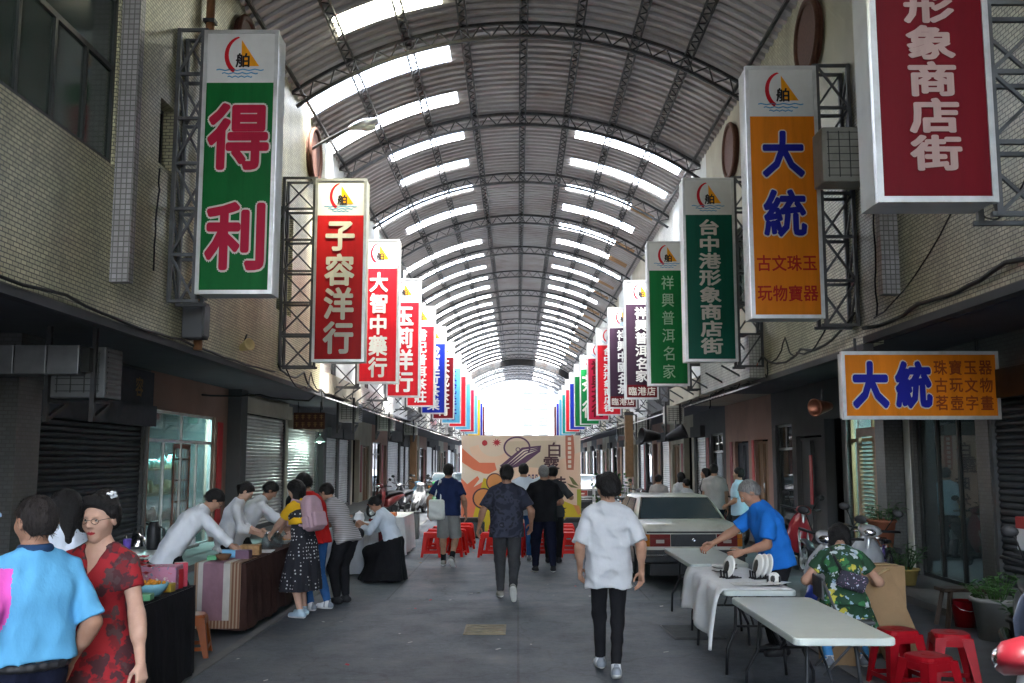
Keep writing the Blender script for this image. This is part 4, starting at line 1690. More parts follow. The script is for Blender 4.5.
        vert = self.lo + (idx + acc / np.maximum(w, 1)[:, None]) * self.res
        faces = []
        for axn in range(3):
            o1, o2 = [(1, 2), (2, 0), (0, 1)][axn]
            a = [slice(None)] * 3
            b = [slice(None)] * 3
            a[axn], b[axn] = slice(0, -1), slice(1, None)
            A, B = ins[tuple(a)], ins[tuple(b)]
            e = np.argwhere(A != B)
            if len(e) == 0:
                continue
            ok = (e[:, o1] > 0) & (e[:, o2] > 0) & (e[:, o1] < self.n[o1] - 1) & (e[:, o2] < self.n[o2] - 1)
            e = e[ok]
            sgn = A[e[:, 0], e[:, 1], e[:, 2]]

            def g(d1, d2):
                q = e.copy()
                q[:, o1] += d1
                q[:, o2] += d2
                return num[q[:, 0], q[:, 1], q[:, 2]]
            q = np.stack([g(-1, -1), g(0, -1), g(0, 0), g(-1, 0)], 1)
            q[~sgn] = q[~sgn][:, ::-1]
            faces.append(q)
        return vert, np.concatenate(faces)


def skin_mesh(name, parts, mats, parent, mi=None):
    """parts: list of (verts, faces) joined in one mesh; mi(face_centres)->material index"""
    vs, fs = [], []
    o = 0
    for v, f in parts:
        if len(v):
            vs.append(v)
            fs.append(np.asarray(f) + o)
            o += len(v)
    if not vs:
        return None
    V_ = np.concatenate(vs)
    F_ = np.concatenate(fs)
    me = bpy.data.meshes.new(name)
    me.vertices.add(len(V_))
    me.vertices.foreach_set('co', V_.astype(np.float32).ravel())
    me.loops.add(len(F_) * 4)
    me.loops.foreach_set('vertex_index', F_.astype(np.int32).ravel())
    me.polygons.add(len(F_))
    me.polygons.foreach_set('loop_start', np.arange(0, len(F_) * 4, 4, dtype=np.int32))
    me.polygons.foreach_set('loop_total', np.full(len(F_), 4, np.int32))
    me.polygons.foreach_set('use_smooth', np.ones(len(F_), bool))
    if not isinstance(mats, (list, tuple)):
        mats = [mats]
    for m in mats:
        me.materials.append(m)
    if mi is not None:
        cen = V_[F_].mean(1)
        me.polygons.foreach_set('material_index', np.asarray(mi(cen), np.int32))
    me.update(calc_edges=True)
    me.validate()
    ob = bpy.data.objects.new(name, me)
    COL.objects.link(ob)
    if parent is not None:
        ob.parent = parent
    return ob


def nrm(v):
    v = np.array(v, float)
    return v / max(1e-9, np.linalg.norm(v))


def ik(a, t, l1, l2, hint):
    """joint between a and t, bending towards hint"""
    a, t = np.array(a, float), np.array(t, float)
    d = t - a
    D = np.linalg.norm(d)
    D2 = min(D, (l1 + l2) * .999)
    u = d / max(D, 1e-9)
    t = a + u * D2
    x = (l1 * l1 - l2 * l2 + D2 * D2) / (2 * D2)
    h = math.sqrt(max(0, l1 * l1 - x * x))
    hv = np.array(hint, float)
    hv = hv - u * (hv @ u)
    return a + u * x + nrm(hv) * h, t


def skin_mat(name, c):
    if name in MATS:
        return MATS[name]
    m, nt, b = nodes_of(name)
    v = coords(nt)
    n1 = noise(nt, v, 14, 4)
    nt.links.new(ramp(nt, n1, [(.3, [c[0] * .86, c[1] * .8, c[2] * .78]), (.7, [c[0] * 1.08, c[1] * 1.06, c[2] * 1.05])]), b.inputs['Base Color'])
    b.inputs['Roughness'].default_value = .62
    b.inputs['Specular IOR Level'].default_value = .25
    b.inputs['Subsurface Weight'].default_value = .08
    b.inputs['Subsurface Radius'].default_value = (.02, .008, .004)
    bump(nt, b, noise(nt, v, 120, 3), .12, .002)
    MATS[name] = m
    return m


SK_tan = skin_mat('skin_tan', (.36, .20, .135))
SK_fair = skin_mat('skin_fair', (.50, .315, .235))
SK_mid = skin_mat('skin_mid', (.42, .245, .17))


def hair_mat(name, c):
    if name in MATS:
        return MATS[name]
    m, nt, b = nodes_of(name)
    v = coords(nt, (1, 1, .18))
    n1 = noise(nt, v, 110, 4, .7)
    nt.links.new(ramp(nt, n1, [(.3, [x * .55 for x in c]), (.72, [min(1, x * 1.7) for x in c])]), b.inputs['Base Color'])
    b.inputs['Roughness'].default_value = .55
    b.inputs['Specular IOR Level'].default_value = .22
    bump(nt, b, n1, .9, .012)
    MATS[name] = m
    return m


HR_black = hair_mat('hair_black', (.009, .008, .008))
HR_brown = hair_mat('hair_dark_brown', (.028, .018, .014))
HR_grey = hair_mat('hair_grey', (.17, .165, .16))
HR_dyed = hair_mat('hair_brown_black', (.020, .016, .015))
M_lip = pm('lip_red', (.32, .03, .035), .35, .1, 20)
M_eyew = pm('eye_white', (.62, .60, .57), .2, .03, 4, bmp=0)
M_iris = pm('eye_dark', (.02, .014, .01), .1, .1, 4, bmp=0)
M_sole = pm('sole_white', (.62, .62, .60), .6, .1, 9)
M_sneaker = cloth('sneaker_white', (.62, .63, .64))
M_shoeblk = cloth('shoe_black', (.025, .025, .028))
M_shoegrey = cloth('shoe_grey', (.22, .21, .19))


def person(label, loc, yaw, H=1.68, fem=False, fat=1.0, skin=None, hair=None, res=.014, near=False,
           lean=0, bend=0, twist=0, head_yaw=0, head_pitch=0, sit=None, hip=None,
           armR=None, armL=None, elbR=(.5, -.8, -.3), elbL=(-.5, -.8, -.3), footR=None, footL=None, kneeR=(0.15, 1, .1), kneeL=(-.15, 1, .1),
           heelR=0, heelL=0, curl=.5, top=None, bottom=None, shoes=None, socks=None, hair_style='short', glasses=False, palmR=None, palmL=None, group='people in the arcade', seed=1, lips=False):
    """stands at loc, faces +y turned by yaw. Hand and foot targets are local, in metres for this height."""
    s = H / 1.70
    p = thing('person', label, 'person', loc, yaw, group)
    skin = skin or SK_mid
    hair = hair or HR_black
    A = np.array
    sw = (.152 if fem else .172) * s * (1 + (fat - 1) * .5)
    hw = (.088 if fem else .085) * s
    hipc = A(hip if hip is not None else (0, 0, .90 * s), float)
    L1, L2 = R(lean), R(lean + bend)
    u1 = A((0, math.sin(L1), math.cos(L1)))
    um = A((0, math.sin((L1 + L2) / 2), math.cos((L1 + L2) / 2)))
    u2 = A((0, math.sin(L2), math.cos(L2)))
    f2 = A((0, math.cos(L2), -math.sin(L2)))
    f1 = A((0, math.cos(L1), -math.sin(L1)))
    tw = R(twist)
    rx = A((math.cos(tw), math.sin(tw), 0))
    rx0 = A((1., 0, 0))
    waist = hipc + u1 * .16 * s
    chest = waist + um * .19 * s
    shc = chest + u2 * .135 * s
    neck = shc + u2 * .055 * s
    hd = nrm(u2 * .55 + A((0, 0, .45)) + A((0, math.sin(R(head_pitch)) * .45, 0)))
    headc = neck + hd * .134 * s + A((0, .012 * s, 0))
    shR, shL = shc + rx * sw - u2 * .034 * s, shc - rx * sw - u2 * .034 * s
    ua, fa = .285 * s, .245 * s
    tR = A(armR, float) if armR is not None else shR + A((.07, .03, -.525)) * s
    tL = A(armL, float) if armL is not None else shL + A((-.07, .03, -.525)) * s
    eR, wR = ik(shR, tR, ua, fa, elbR)
    eL, wL = ik(shL, tL, ua, fa, elbL)
    hpR, hpL = hipc + rx0 * hw - u1 * .02 * s, hipc - rx0 * hw - u1 * .02 * s
    fR = A(footR, float) if footR is not None else A((.095 * s, 0, .085 * s))
    fL = A(footL, float) if footL is not None else A((-.095 * s, 0, .085 * s))
    th, shn = .415 * s, .405 * s
    kR, aR = ik(hpR, fR, th, shn, kneeR)
    kL, aL = ik(hpL, fL, th, shn, kneeL)
    g = fat
    # torso primitives shared by skin and clothes
    if fem:
        tors = [(hipc - rx0 * .075 * s, hipc + rx0 * .075 * s, .112 * s * g, .112 * s * g),
                (waist - rx0 * .05 * s, waist + rx0 * .05 * s, .088 * s * g, .088 * s * g),
                (chest - rx * .062 * s, chest + rx * .062 * s, .096 * s * g, .096 * s * g),
                (chest + f2 * .055 * s - rx * .06 * s, chest + f2 * .055 * s + rx * .06 * s, .066 * s * g, .066 * s * g)]
    else:
        tors = [(hipc - rx0 * .07 * s, hipc + rx0 * .07 * s, .108 * s * g, .108 * s * g),
                (waist - rx0 * .068 * s, waist + rx0 * .068 * s, .098 * s * g, .098 * s * g),
                (waist + f1 * .03 * s * g, chest + f2 * .03 * s, .10 * s * g, .10 * s * g),
                (chest - rx * .085 * s, chest + rx * .085 * s, .104 * s * g, .104 * s * g)]
    tors += [(shc - rx * (sw - .05 * s) - u2 * .026 * s, shc, .050 * s, .056 * s), (shc + rx * (sw - .05 * s) - u2 * .026 * s, shc, .050 * s, .056 * s),
             (hipc, chest, .095 * s * g, .10 * s * g),
             (chest, shc + u2 * .01 * s, .09 * s, .06 * s),
             (shc - rx * sw * .6, neck + hd * .02 * s, .040 * s, .040 * s), (shc + rx * sw * .6, neck + hd * .02 * s, .040 * s, .040 * s)]
    arms = [(shR, eR, .050 * s, .038 * s), (shL, eL, .050 * s, .038 * s)]
    fore = [(eR, wR, .038 * s, .025 * s), (eL, wL, .038 * s, .025 * s)]
    legs = [(hpR, kR, .085 * s * g, .056 * s), (hpL, kL, .085 * s * g, .056 * s), (kR, aR, .055 * s, .036 * s), (kL, aL, .055 * s, .036 * s)]
    pts = [x for q in tors + arms + fore + legs for x in q[:2]] + [headc]
    lo = np.min(pts, 0) - .22
    hi = np.max(pts, 0) + .22
    # ---- body skin
    B = Field(lo, hi, res)
    ts = .86 if top else 1
    for q in tors:
        B.cone(q[0], q[1], q[2] * ts, q[3] * ts, k=.05)
    B.cone(neck - hd * .03 * s, headc - hd * .03 * s, .053 * s if not fem else .046 * s, .052 * s if not fem else .045 * s, .03)
    for q in arms + fore:
        B.cone(*q, k=.035)
    for (a, b, ra, rb) in fore:
        B.cone(a + (b - a) * .22, a + (b - a) * .4, .041 * s, .037 * s, .03)
    lk = (bottom or {}).get('kind', 'trousers') if bottom else None
    for qi, q in enumerate(legs):
        f_ = .70 if lk == 'trousers' else (.86 if qi < 2 else 1)
        B.cone(q[0], q[1], q[2] * f_, q[3] * (f_ if lk == 'trousers' else 1), k=.03)
    for k_, a_ in ((kR, aR), (kL, aL)) if lk != 'trousers' else ():
        m_ = k_ + (a_ - k_) * .33 - A((0, .022, 0)) * s
        B.cone(k_ + (a_ - k_) * .15 - A((0, .012, 0)) * s, m_, .046 * s, .047 * s, .04)
    parts = []
    # ---- head
    hy = R(head_yaw) + tw
    hp = R(head_pitch) + L2 * .25
    F_ = A((-math.sin(hy) * math.cos(hp), math.cos(hy) * math.cos(hp), -math.sin(hp)))
    U_ = A((-math.sin(hy) * math.sin(hp), math.cos(hy) * math.sin(hp), math.cos(hp)))
    R_ = np.cross(F_, U_)
    M = A([R_, F_, U_])

    def hpnt(x, y, z):
        return headc + (R_ * x + F_ * y + U_ * z) * s
    hres = .004 if near == 'face' else (.008 if near else max(.011, res * .8))
    Hd = Field(headc - .2 * s, headc + .2 * s, hres) if True else B
    Hd.ell(hpnt(0, -.012, .035), M, (.076 * s, .096 * s, .083 * s))
    Hd.ell(hpnt(0, .018, -.045), M, (.056 * s, .070 * s, .068 * s), .04)
    Hd.cone(hpnt(0, .062, -.092), hpnt(0, .066, -.088), .022 * s, .022 * s, .03)
    Hd.cone(hpnt(-.034, .052, -.02), hpnt(.034, .052, -.02), .030 * s, .030 * s, .03)
    Hd.cone(hpnt(-.028, .076, .030), hpnt(.028, .076, .030), .0125 * s, .0125 * s, .02)
    for sx in (-1, 1):
        Hd.ell(hpnt(sx * .032, .092, .012), M, (.019 * s, .014 * s, .011 * s), .012, cut=True)
        if near:
            Hd.ell(hpnt(sx * .0315, .0745, .013), M, (.0165 * s, .0115 * s, .0105 * s), .006)
        Hd.ell(hpnt(sx * .079, -.008, -.002), M, (.010 * s, .024 * s, .033 * s), .008)
    Hd.cone(hpnt(0, .086, .020), hpnt(0, .104, -.016), .008 * s, .0125 * s, .012)
    Hd.cone(hpnt(-.013, .092, -.02), hpnt(.013, .092, -.02), .009 * s, .009 * s, .008)
    Hd.cone(hpnt(-.016, .083, -.0525), hpnt(.016, .083, -.0525), .0068 * s, .0068 * s, .008)
    Hd.cone(hpnt(-.013, .081, -.0635), hpnt(.013, .081, -.0635), .0076 * s, .0076 * s, .008)
    Hd.cone(neck - hd * .02 * s, headc - hd * .02 * s - F_ * .015 * s, .050 * s if not fem else .043 * s, .050 * s if not fem else .044 * s, .03)
    Hd.half(headc - hd * .185 * s, -hd)
    vB, fB = B.mesh()
    vH, fH = Hd.mesh()
    parts = [(vB, fB), (vH, fH)]
    # ---- hands
    nres = .0042 if near else (.0065 if res < .016 else .0095)
    for (e, w, sx, pn) in ((eR, wR, 1, palmR), (eL, wL, -1, palmL)):
        D = nrm(w - e)
        if pn is None:
            pnv = A((-sx, 0, .0)) * .8 + A((0, -.35, 0))
        else:
            pnv = A(pn, float)
        Np = nrm(pnv - D * (pnv @ D))          # palm faces this way
        Sd = nrm(np.cross(D, Np)) * 1.0        # thumb side
        if Sd @ (A((0, 1, .2)) if pn is None else A((0, 0, 1))) < 0:
            Sd = -Sd
        hs = s * (.92 if fem else 1)
        Hn = Field(w - .22 * hs, w + .22 * hs, nres)
        Hn.cone(w - D * .03, w + D * .015 * hs, .026 * hs, .024 * hs, .01)
        kn = []
        for i, o in enumerate((.030, .010, -.010, -.029)):
            kpt = w + (D * (.088 - .004 * abs(i - 1)) + Sd * o) * hs
            kn.append(kpt)
            Hn.cone(w + (D * .012 + Sd * o * .6) * hs, kpt, .0145 * hs, .0115 * hs, .012)
        for i, Ls in enumerate(((.040, .024, .020), (.044, .028, .022), (.041, .026, .021), (.032, .020, .018))):
            q = kn[i]
            ang = .15 + .12 * i * curl
            r_ = .0092 if i < 3 else .0080
            for j, l_ in enumerate(Ls):
                ang += curl * (.45 if j else .3)
                dv = D * math.cos(ang) + Np * math.sin(ang)
                q2 = q + dv * l_ * hs
                Hn.cone(q, q2, (r_ - .0008 * j) * hs, (r_ - .0008 * (j + 1)) * hs, .003)
                q = q2
        tb = w + (D * .022 + Sd * .022 + Np * .008) * hs
        t1 = tb + nrm(D * .62 + Sd * .62 + Np * .35) * .042 * hs
        t2 = t1 + nrm(D * .85 + Sd * .22 + Np * .35) * .032 * hs
        t3 = t2 + nrm(D * .95 + Sd * .0 + Np * .30) * .024 * hs
        Hn.cone(tb, t1, .0145 * hs, .0115 * hs, .008)
        Hn.cone(t1, t2, .0108 * hs, .0098 * hs, .003)
        Hn.cone(t2, t3, .0098 * hs, .0082 * hs, .003)
        parts.append(Hn.mesh())
    lipc = hpnt(0, .088, -.058)

    def body_mi(c):
        if not lips:
            return np.zeros(len(c), int)
        q = (c - lipc) / s
        x, y, z = q @ R_, q @ F_, q @ U_
        return (((x / .025) ** 2 + ((z - .10 * np.abs(x)) / .0085) ** 2 < 1) & (np.abs(y) < .03)).astype(int)
    body = skin_mesh('body', parts, [skin, M_lip] if lips else skin, p, body_mi if lips else None)
    # ---- face details for people close enough to show them
    if near:
        for sx in (-1, 1):
            e = MB()
            c = hpnt(sx * .0315, .0770, .0115)
            r3 = .0105 * s
            e.ball((0, 0, 0), r3, 14)
            eo = e.build('eye', M_eyew, p)
            eo.location = c
            i_ = MB()
            c2 = A((0, 0, 0)) + F_ * .0062 * s
            i_.ball(tuple(c2), .0056 * s, 10)
            io = i_.build('iris', M_iris, eo)
            b_ = MB()
            b_.tube([hpnt(sx * (.012 + .012 * t), .0865 - .0045 * t * t, .0335 + .004 * t - .0022 * t * t) for t in (0, .8, 1.6, 2.4)], [.0028 * s, .0032 * s, .0026 * s, .0012 * s], 6)
            b_.build('eyebrow', hair if hair is not HR_grey else HR_brown, p)
    if glasses:
        gm = MB()
        for sx in (-1, 1):
            ring = [hpnt(sx * .033 + .021 * math.cos(a), .101 - .12 * abs(sx * .033 + .021 * math.cos(a)) ** 1.5 * 2, .008 + .014 * math.sin(a)) for a in [2 * math.pi * k / 16 for k in range(16)]]
            gm.tube(ring, .0016 * s, 5, closed=True)
            gm.tube([hpnt(sx * .057, .094, .014), hpnt(sx * .082, .03, .014), hpnt(sx * .084, -.01, .010)], .0016 * s, 5)
        gm.tube([hpnt(-.010, .101, .014), hpnt(.010, .101, .014)], .0016 * s, 5)
        gm.build('glasses', M_frame, p)
    # ---- hair
    hs_ = hair_style
    if hs_:
        rr = .0065 if near else max(.010, res * .8)
        lo_, hi_ = headc - .2 * s, headc + .2 * s
        if hs_ in ('long', 'ponytail'):
            lo_ = lo_ - A((.05, .05, .40)) * s
        K = Field(lo_, hi_, rr)
        vol = {'short': .012, 'fluffy': .026, 'long': .016, 'bun': .012, 'ponytail': .010, 'crop': .006, 'updo': .016, 'bob': .02, 'thin': .008}[hs_]
        K.ell(hpnt(0, -.014, .037), M, ((.078 + vol) * s, (.097 + vol) * s, (.085 + vol) * s))
        K.ell(hpnt(0, -.035, -.005), M, ((.074 + vol * .8) * s, (.078 + vol) * s, (.075) * s), .02)
        # hairline: face side removed
        thr = {'crop': .0, 'thin': -.004, 'updo': .002}.get(hs_, .012)
        n_ = F_ * .80 - U_ * .62
        K.half(headc + (n_ / np.linalg.norm(n_)) * (thr + .006) * s, n_)
        if hs_ not in ('long', 'bob'):
            n_ = -U_ * .9 - F_ * .12
            K.half(headc - U_ * .072 * s, n_)
        if hs_ in ('short', 'fluffy', 'crop', 'thin'):
            for sx in (-1, 1):
                K.ell(hpnt(sx * .095, .01, -.03), M, (.022 * s, .04 * s, .036 * s), .008, cut=True)
        if hs_ == 'fluffy':
            K.cone(hpnt(-.04, .075, .095), hpnt(.045, .075, .095), .03 * s, .03 * s, .02)
        if hs_ in ('bun', 'updo'):
            bz = (.115, -.055) if hs_ == 'updo' else (.05, -.135)
            K.ell(hpnt(0, bz[1], bz[0]), M, ((.052 if hs_ == 'bun' else .07) * s, .05 * s, (.045 if hs_ == 'bun' else .042) * s), .02)
            if hs_ == 'updo':
                K.cone(hpnt(-.03, .05, .11), hpnt(.03, .05, .11), .03 * s, .03 * s, .03)
        if hs_ in ('long', 'bob'):
            zz = -.36 if hs_ == 'long' else -.10
            back = -nrm(A((F_[0], F_[1], 0)))
            dn = A((0, 0, -1.))
            for sx in (-.55, 0, .55):
                a = hpnt(sx * .08, -.06, 0)
                K.cone(a, a + (dn * abs(zz) + back * .02 + R_ * sx * .05) * s, .058 * s, .036 * s, .03)
        if hs_ == 'ponytail':
            a = hpnt(0, -.105, .03)
            K.cone(a, a + (-F_ * .04 + A((0, 0, -.05))) * s, .022 * s, .03 * s, .015)
            K.cone(a + (-F_ * .04 + A((0, 0, -.05))) * s, a + (-F_ * .03 + A((0, 0, -.24))) * s, .03 * s, .012 * s, .015)
        K.wrinkle((.0045 if hs_ == 'fluffy' else .0025) * s, 75, seed, (1, 1, .8))
        kv, kf = K.mesh()
        hp_ = [(kv, kf)]
        if near and len(kv):
            # loose locks laid over the cap of hair so that its outline is not a smooth shell
            rg = np.random.RandomState(seed + 50)
            nb = 420 if near == 'face' else 260
            pick = rg.choice(len(kv), nb)
            bv, bf = [], []
            for i_ in pick:
                q = kv[i_]
                o_ = nrm(q - hpnt(0, -.015, .02))
                flow = nrm(-U_ * .75 - F_ * .45 + o_ * .1 + rg.normal(size=3) * .28) if hs_ not in ('updo', 'bun', 'ponytail') else nrm(hpnt(0, -.09, .09) - q + rg.normal(size=3) * .02)
                flow = nrm(flow - o_ * (flow @ o_) * .8)
                if (q - headc) @ F_ > .05 * s and (q - headc) @ U_ < .075 * s:
                    continue
                sd_ = np.cross(flow, o_)
                L_ = rg.uniform(.02, .045) * s
                w_ = rg.uniform(.0016, .0034) * s
                n0 = len(bv)
                for t_ in (0, .4, .75, 1):
                    c_ = q + flow * L_ * t_ + o_ * (.001 + .006 * math.sin(t_ * 2.6)) * s
                    bv += [c_ - sd_ * w_ * (1 - t_ * .8), c_ + sd_ * w_ * (1 - t_ * .8)]
                for k_ in range(3):
                    bf.append((n0 + 2 * k_, n0 + 2 * k_ + 1, n0 + 2 * k_ + 3, n0 + 2 * k_ + 2))
            hp_.append((np.array(bv), np.array(bf)))
        skin_mesh('hair', hp_, hair, p)

    sub = {}
    # ---- clothes
    def garment(name, prims, mat, cuts=(), limbs=(), wr=.006, k=.045, extra=None, mi=None, gres=None, fr=26):
        """limbs: (cones, cut point, cut direction) - each trimmed by its own plane, then joined to the trunk"""
        G = Field(lo - .08, hi + .08, gres or res)
        for q in prims:
            G.cone(*q, k=k)
        if extra:
            extra(G)
        for c in cuts:
            G.half(*c)
        for cones, cp, cd in limbs:
            Q = Field(lo - .08, hi + .08, gres or res)
            for q in cones:
                Q.cone(*q, k=.025)
            Q.half(cp, cd)
            kk = .022
            m_ = np.abs(G.F - Q.F)
            h = np.maximum(kk - m_, 0) / kk
            G.F = np.minimum(G.F, Q.F) - np.where((G.F < .2) & (Q.F < .2), h * h * kk * .25, 0).astype(np.float32)
        if wr:
            G.wrinkle(wr * .9, fr, seed + len(name), (1, 1, .6), near and name not in ('collar',))
        return skin_mesh(name, [G.mesh()], mat, p, mi)
    if top:
        kind = top.get('kind', 'tee')
        infl = top.get('loose', .018) * s
        sl_ = top.get('sleeve', .55)          # fraction of the upper arm (1+ covers forearm)
        hem = top.get('hem', -.10) * s         # relative to the hip centre along the spine
        pr = [(a, b, ra + infl, rb + infl) for a, b, ra, rb in tors]
        pr[-1] = (shc + rx * sw * .6, neck, .042 * s + .004, .044 * s)
        pr[-2] = (shc - rx * sw * .6, neck, .042 * s + .004, .044 * s)
        hb = hipc + u1 * (hem - .03 * s)
        pr.append((hb - rx0 * .085 * s, hb + rx0 * .085 * s, .105 * s * g + infl, .105 * s * g + infl))
        if not fem:
            for sx in (-1, 1):
                pr.append((chest + rx * sx * .072 * s, hb + rx0 * sx * .078 * s, .100 * s * g + infl, .104 * s * g + infl))
        cuffs = []
        for (a, e, w) in ((shR, eR, wR), (shL, eL, wL)):
            if sl_ <= 1:
                end = a + (e - a) * (sl_ + .12)
                cuffs.append(([(a, end, .050 * s + infl * .7, .047 * s + infl * 1.25)], a + (e - a) * sl_, e - a))
            else:
                f_ = sl_ - 1
                end = e + (w - e) * min(1, f_ + .1)
                cuffs.append(([(a, e, .050 * s + infl * .7, .042 * s + infl * .9), (e, end, .042 * s + infl * .9, .034 * s + infl)], e + (w - e) * f_, w - e))
        cuts = [(hipc + u1 * hem, -u1), (neck + u2 * (.032 if not top.get('vneck') else .02) * s, u2 + f2 * -.18)]
        ex = None
        if top.get('vneck'):
            def ex(G):
                G.ell(neck + u2 * .02 * s + f2 * .015 * s, A([rx, f2, u2]), (.074 * s, .085 * s, .05 * s), .012, cut=True)
                for t in np.linspace(0, 1, 6):
                    c = neck + f2 * (.075 + .02 * t) * s - u2 * (.02 + .11 * t) * s
                    G.ell(c, A([rx, f2, u2]), (.062 * s * (1.05 - t), .07 * s, .035 * s), .012, cut=True)
        gm_ = garment(top.get('name', 'shirt'), pr, top['mat'], cuts, cuffs, top.get('wr', .007), extra=ex, mi=top.get('mi') and (lambda c: top['mi'](c, dict(shc=shc, shR=shR, shL=shL, eL=eL, rx=rx, neck=neck, u2=u2, s=s))))
        sub['top'] = gm_
        if top.get('collar') is not None:
            def exc(G):
                pass
            cl = [(neck - f2 * .004 + u2 * .012 * s + (rx * math.cos(t) * .058 + f2 * math.sin(t) * .058) * s, neck + u2 * .012 * s + (rx * math.cos(t + .5) * .058 + f2 * math.sin(t + .5) * .058) * s, .017 * s, .017 * s) for t in np.arange(0, 6.28, .4)]
            garment('collar', cl, top['collar'], wr=.0, k=.02)
    if bottom:
        kind = bottom.get('kind', 'trousers')
        infl = bottom.get('loose', .016) * s
        if kind in ('trousers', 'shorts'):
            pr = [(tors[0][0], tors[0][1], tors[0][2] - .002, tors[0][3] - .002), (waist - u1 * .05 * s - rx0 * .055 * s, waist - u1 * .05 * s + rx0 * .055 * s, .088 * s * g - .002, .088 * s * g - .002)]
            cuffs = []
            for (h_, k_, a_) in ((hpR, kR, aR), (hpL, kL, aL)):
                if kind == 'trousers':
                    lw = bottom.get('cuff', .047) * s
                    cuffs.append(([(h_, k_, .088 * s * g + infl * .7, .054 * s + infl), (k_, a_ + (a_ - k_) * .1, .054 * s + infl, lw)], k_ + (a_ - k_) * bottom.get('len', .98), a_ - k_))
                else:
                    e_ = bottom.get('len', 1.0)
                    cuffs.append(([(h_, h_ + (k_ - h_) * (e_ + .1), .09 * s * g + infl * .7, .075 * s + infl * 1.2)], h_ + (k_ - h_) * e_, k_ - h_))
            garment(bottom.get('name', kind), pr, bottom['mat'], [(waist - u1 * .02 * s, u1)], cuffs, bottom.get('wr', .006), k=.03)
        else:
            # skirt: flared tube from the waist to the hem around the legs
            hz = bottom.get('hem', .35)
            ctr = (aR + aL) / 2
            flare = bottom.get('flare', .22) * s
            nsec = 9

            def ex(G):
                for i in range(nsec):
                    t = i / (nsec - 1)
                    q = hipc * (1 - t) + A(((kR[0] + kL[0]) / 2 * .5 + ctr[0] * .5, (kR[1] + kL[1]) / 2 * .45 + ctr[1] * .55, hz - .05)) * t
                    rr_ = .10 * s * g + (flare - .10 * s * g) * t ** .8
                    wdt = .075 * s
                    t2 = (i + 1) / (nsec - 1)
                    if i < nsec - 1:
                        q2 = hipc * (1 - t2) + A(((kR[0] + kL[0]) / 2 * .5 + ctr[0] * .5, (kR[1] + kL[1]) / 2 * .45 + ctr[1] * .55, hz - .05)) * t2
                        r2_ = .10 * s * g + (flare - .10 * s * g) * t2 ** .8
                        for sx in (-1, 1):
                            G.cone(q + rx0 * sx * wdt, q2 + rx0 * sx * wdt, rr_ + .004 + .008 * t, r2_ + .004 + .008 * t2, .03)
                if bottom.get('seat'):
                    for sx in (-1, 1):
                        G.cone(hipc + rx0 * sx * .07, A((hipc[0] + sx * .08, hipc[1] - .03, hz - .04)), .12 * s, .19 * s, .06)
                    for (h_, k_, a_) in ((hpR, kR, aR), (hpL, kL, aL)):
                        G.cone(h_, k_, .115 * s, .095 * s, .05)
                        G.cone(k_, A((a_[0], a_[1] + .02, hz - .04)), .09 * s, .11 * s, .05)
                # pleats running down the cloth
                X, Y = G.ax[0][:, None, None], G.ax[1][None, :, None]
                Zt = np.clip((hipc[2] - G.ax[2][None, None, :]) / max(.1, hipc[2] - hz), 0, 1)
                th_ = np.arctan2(Y - hipc[1], X - hipc[0])
                G.F = G.F + (.012 * Zt * np.sin(th_ * 11 + 2 * np.sin(th_ * 3 + seed))).astype(np.float32)
            pr = [(waist - rx0 * .05 * s, waist + rx0 * .05 * s, .088 * s * g + .0, .088 * s * g + .0), tors[0][:2] + (tors[0][2] + .002, tors[0][3] + .002)]
            garment(bottom.get('name', 'skirt'), pr, bottom['mat'], [((0, 0, hz), (0, 0, -1)), (waist + u1 * .03 * s, u1)], [], .004, k=.04, extra=ex)
    if socks:
        for k_, a_ in ((kR, aR), (kL, aL)):
            garment('sock', [(k_ + (a_ - k_) * .60, a_, .048 * s, .043 * s)], socks, [(k_ + (a_ - k_) * .72, k_ - a_)], wr=0, k=.01)
    if shoes:
        for (k_, a_, hl, sx) in ((kR, aR, heelR, 1), (kL, aL, heelL, -1)):
            pit = R(hl)
            f_ = A((sx * .10, math.cos(pit), -math.sin(pit)))
            up_ = A((0, math.sin(pit), math.cos(pit)))
            c = a_ - up_ * .045 * s
            Fs = Field(c - .26 * s, c + .26 * s, .0075 if near else max(.010, res * .75))
            Fs.cone(c - f_ * .045 * s, c + f_ * .055 * s, .041 * s, .041 * s, .02)
            Fs.cone(c + f_ * .05 * s - up_ * .008 * s, c + f_ * .150 * s - up_ * .014 * s, .043 * s, .034 * s, .02)
            Fs.cone(c, a_ + up_ * .015 * s, .042 * s, .041 * s, .02)
            Fs.half(c - up_ * .040 * s, -up_)
            Fs.half(a_ + up_ * .028 * s, up_)
            base = c - up_ * .018 * s
            acc = shoes[2] if len(shoes) > 2 else shoes[0]
            skin_mesh('shoe', [Fs.mesh()], [shoes[0], shoes[1], acc], p, lambda q: np.where((q - base) @ up_ < 0, 1, np.where(((q - base) @ f_ < -.035) | (np.abs((q - base) @ f_ - .02) < .012), 2, 0)))
    J = dict(p=p, s=s, hipc=hipc, waist=waist, chest=chest, shc=shc, neck=neck, headc=headc, shR=shR, shL=shL, eR=eR, eL=eL, wR=wR, wL=wL, u2=u2, f2=f2, rx=rx, F=F_, U=U_, R=R_, hpnt=hpnt, hipR=hpR, hipL=hpL, u1=u1, f1=f1, sub=sub)
    return J


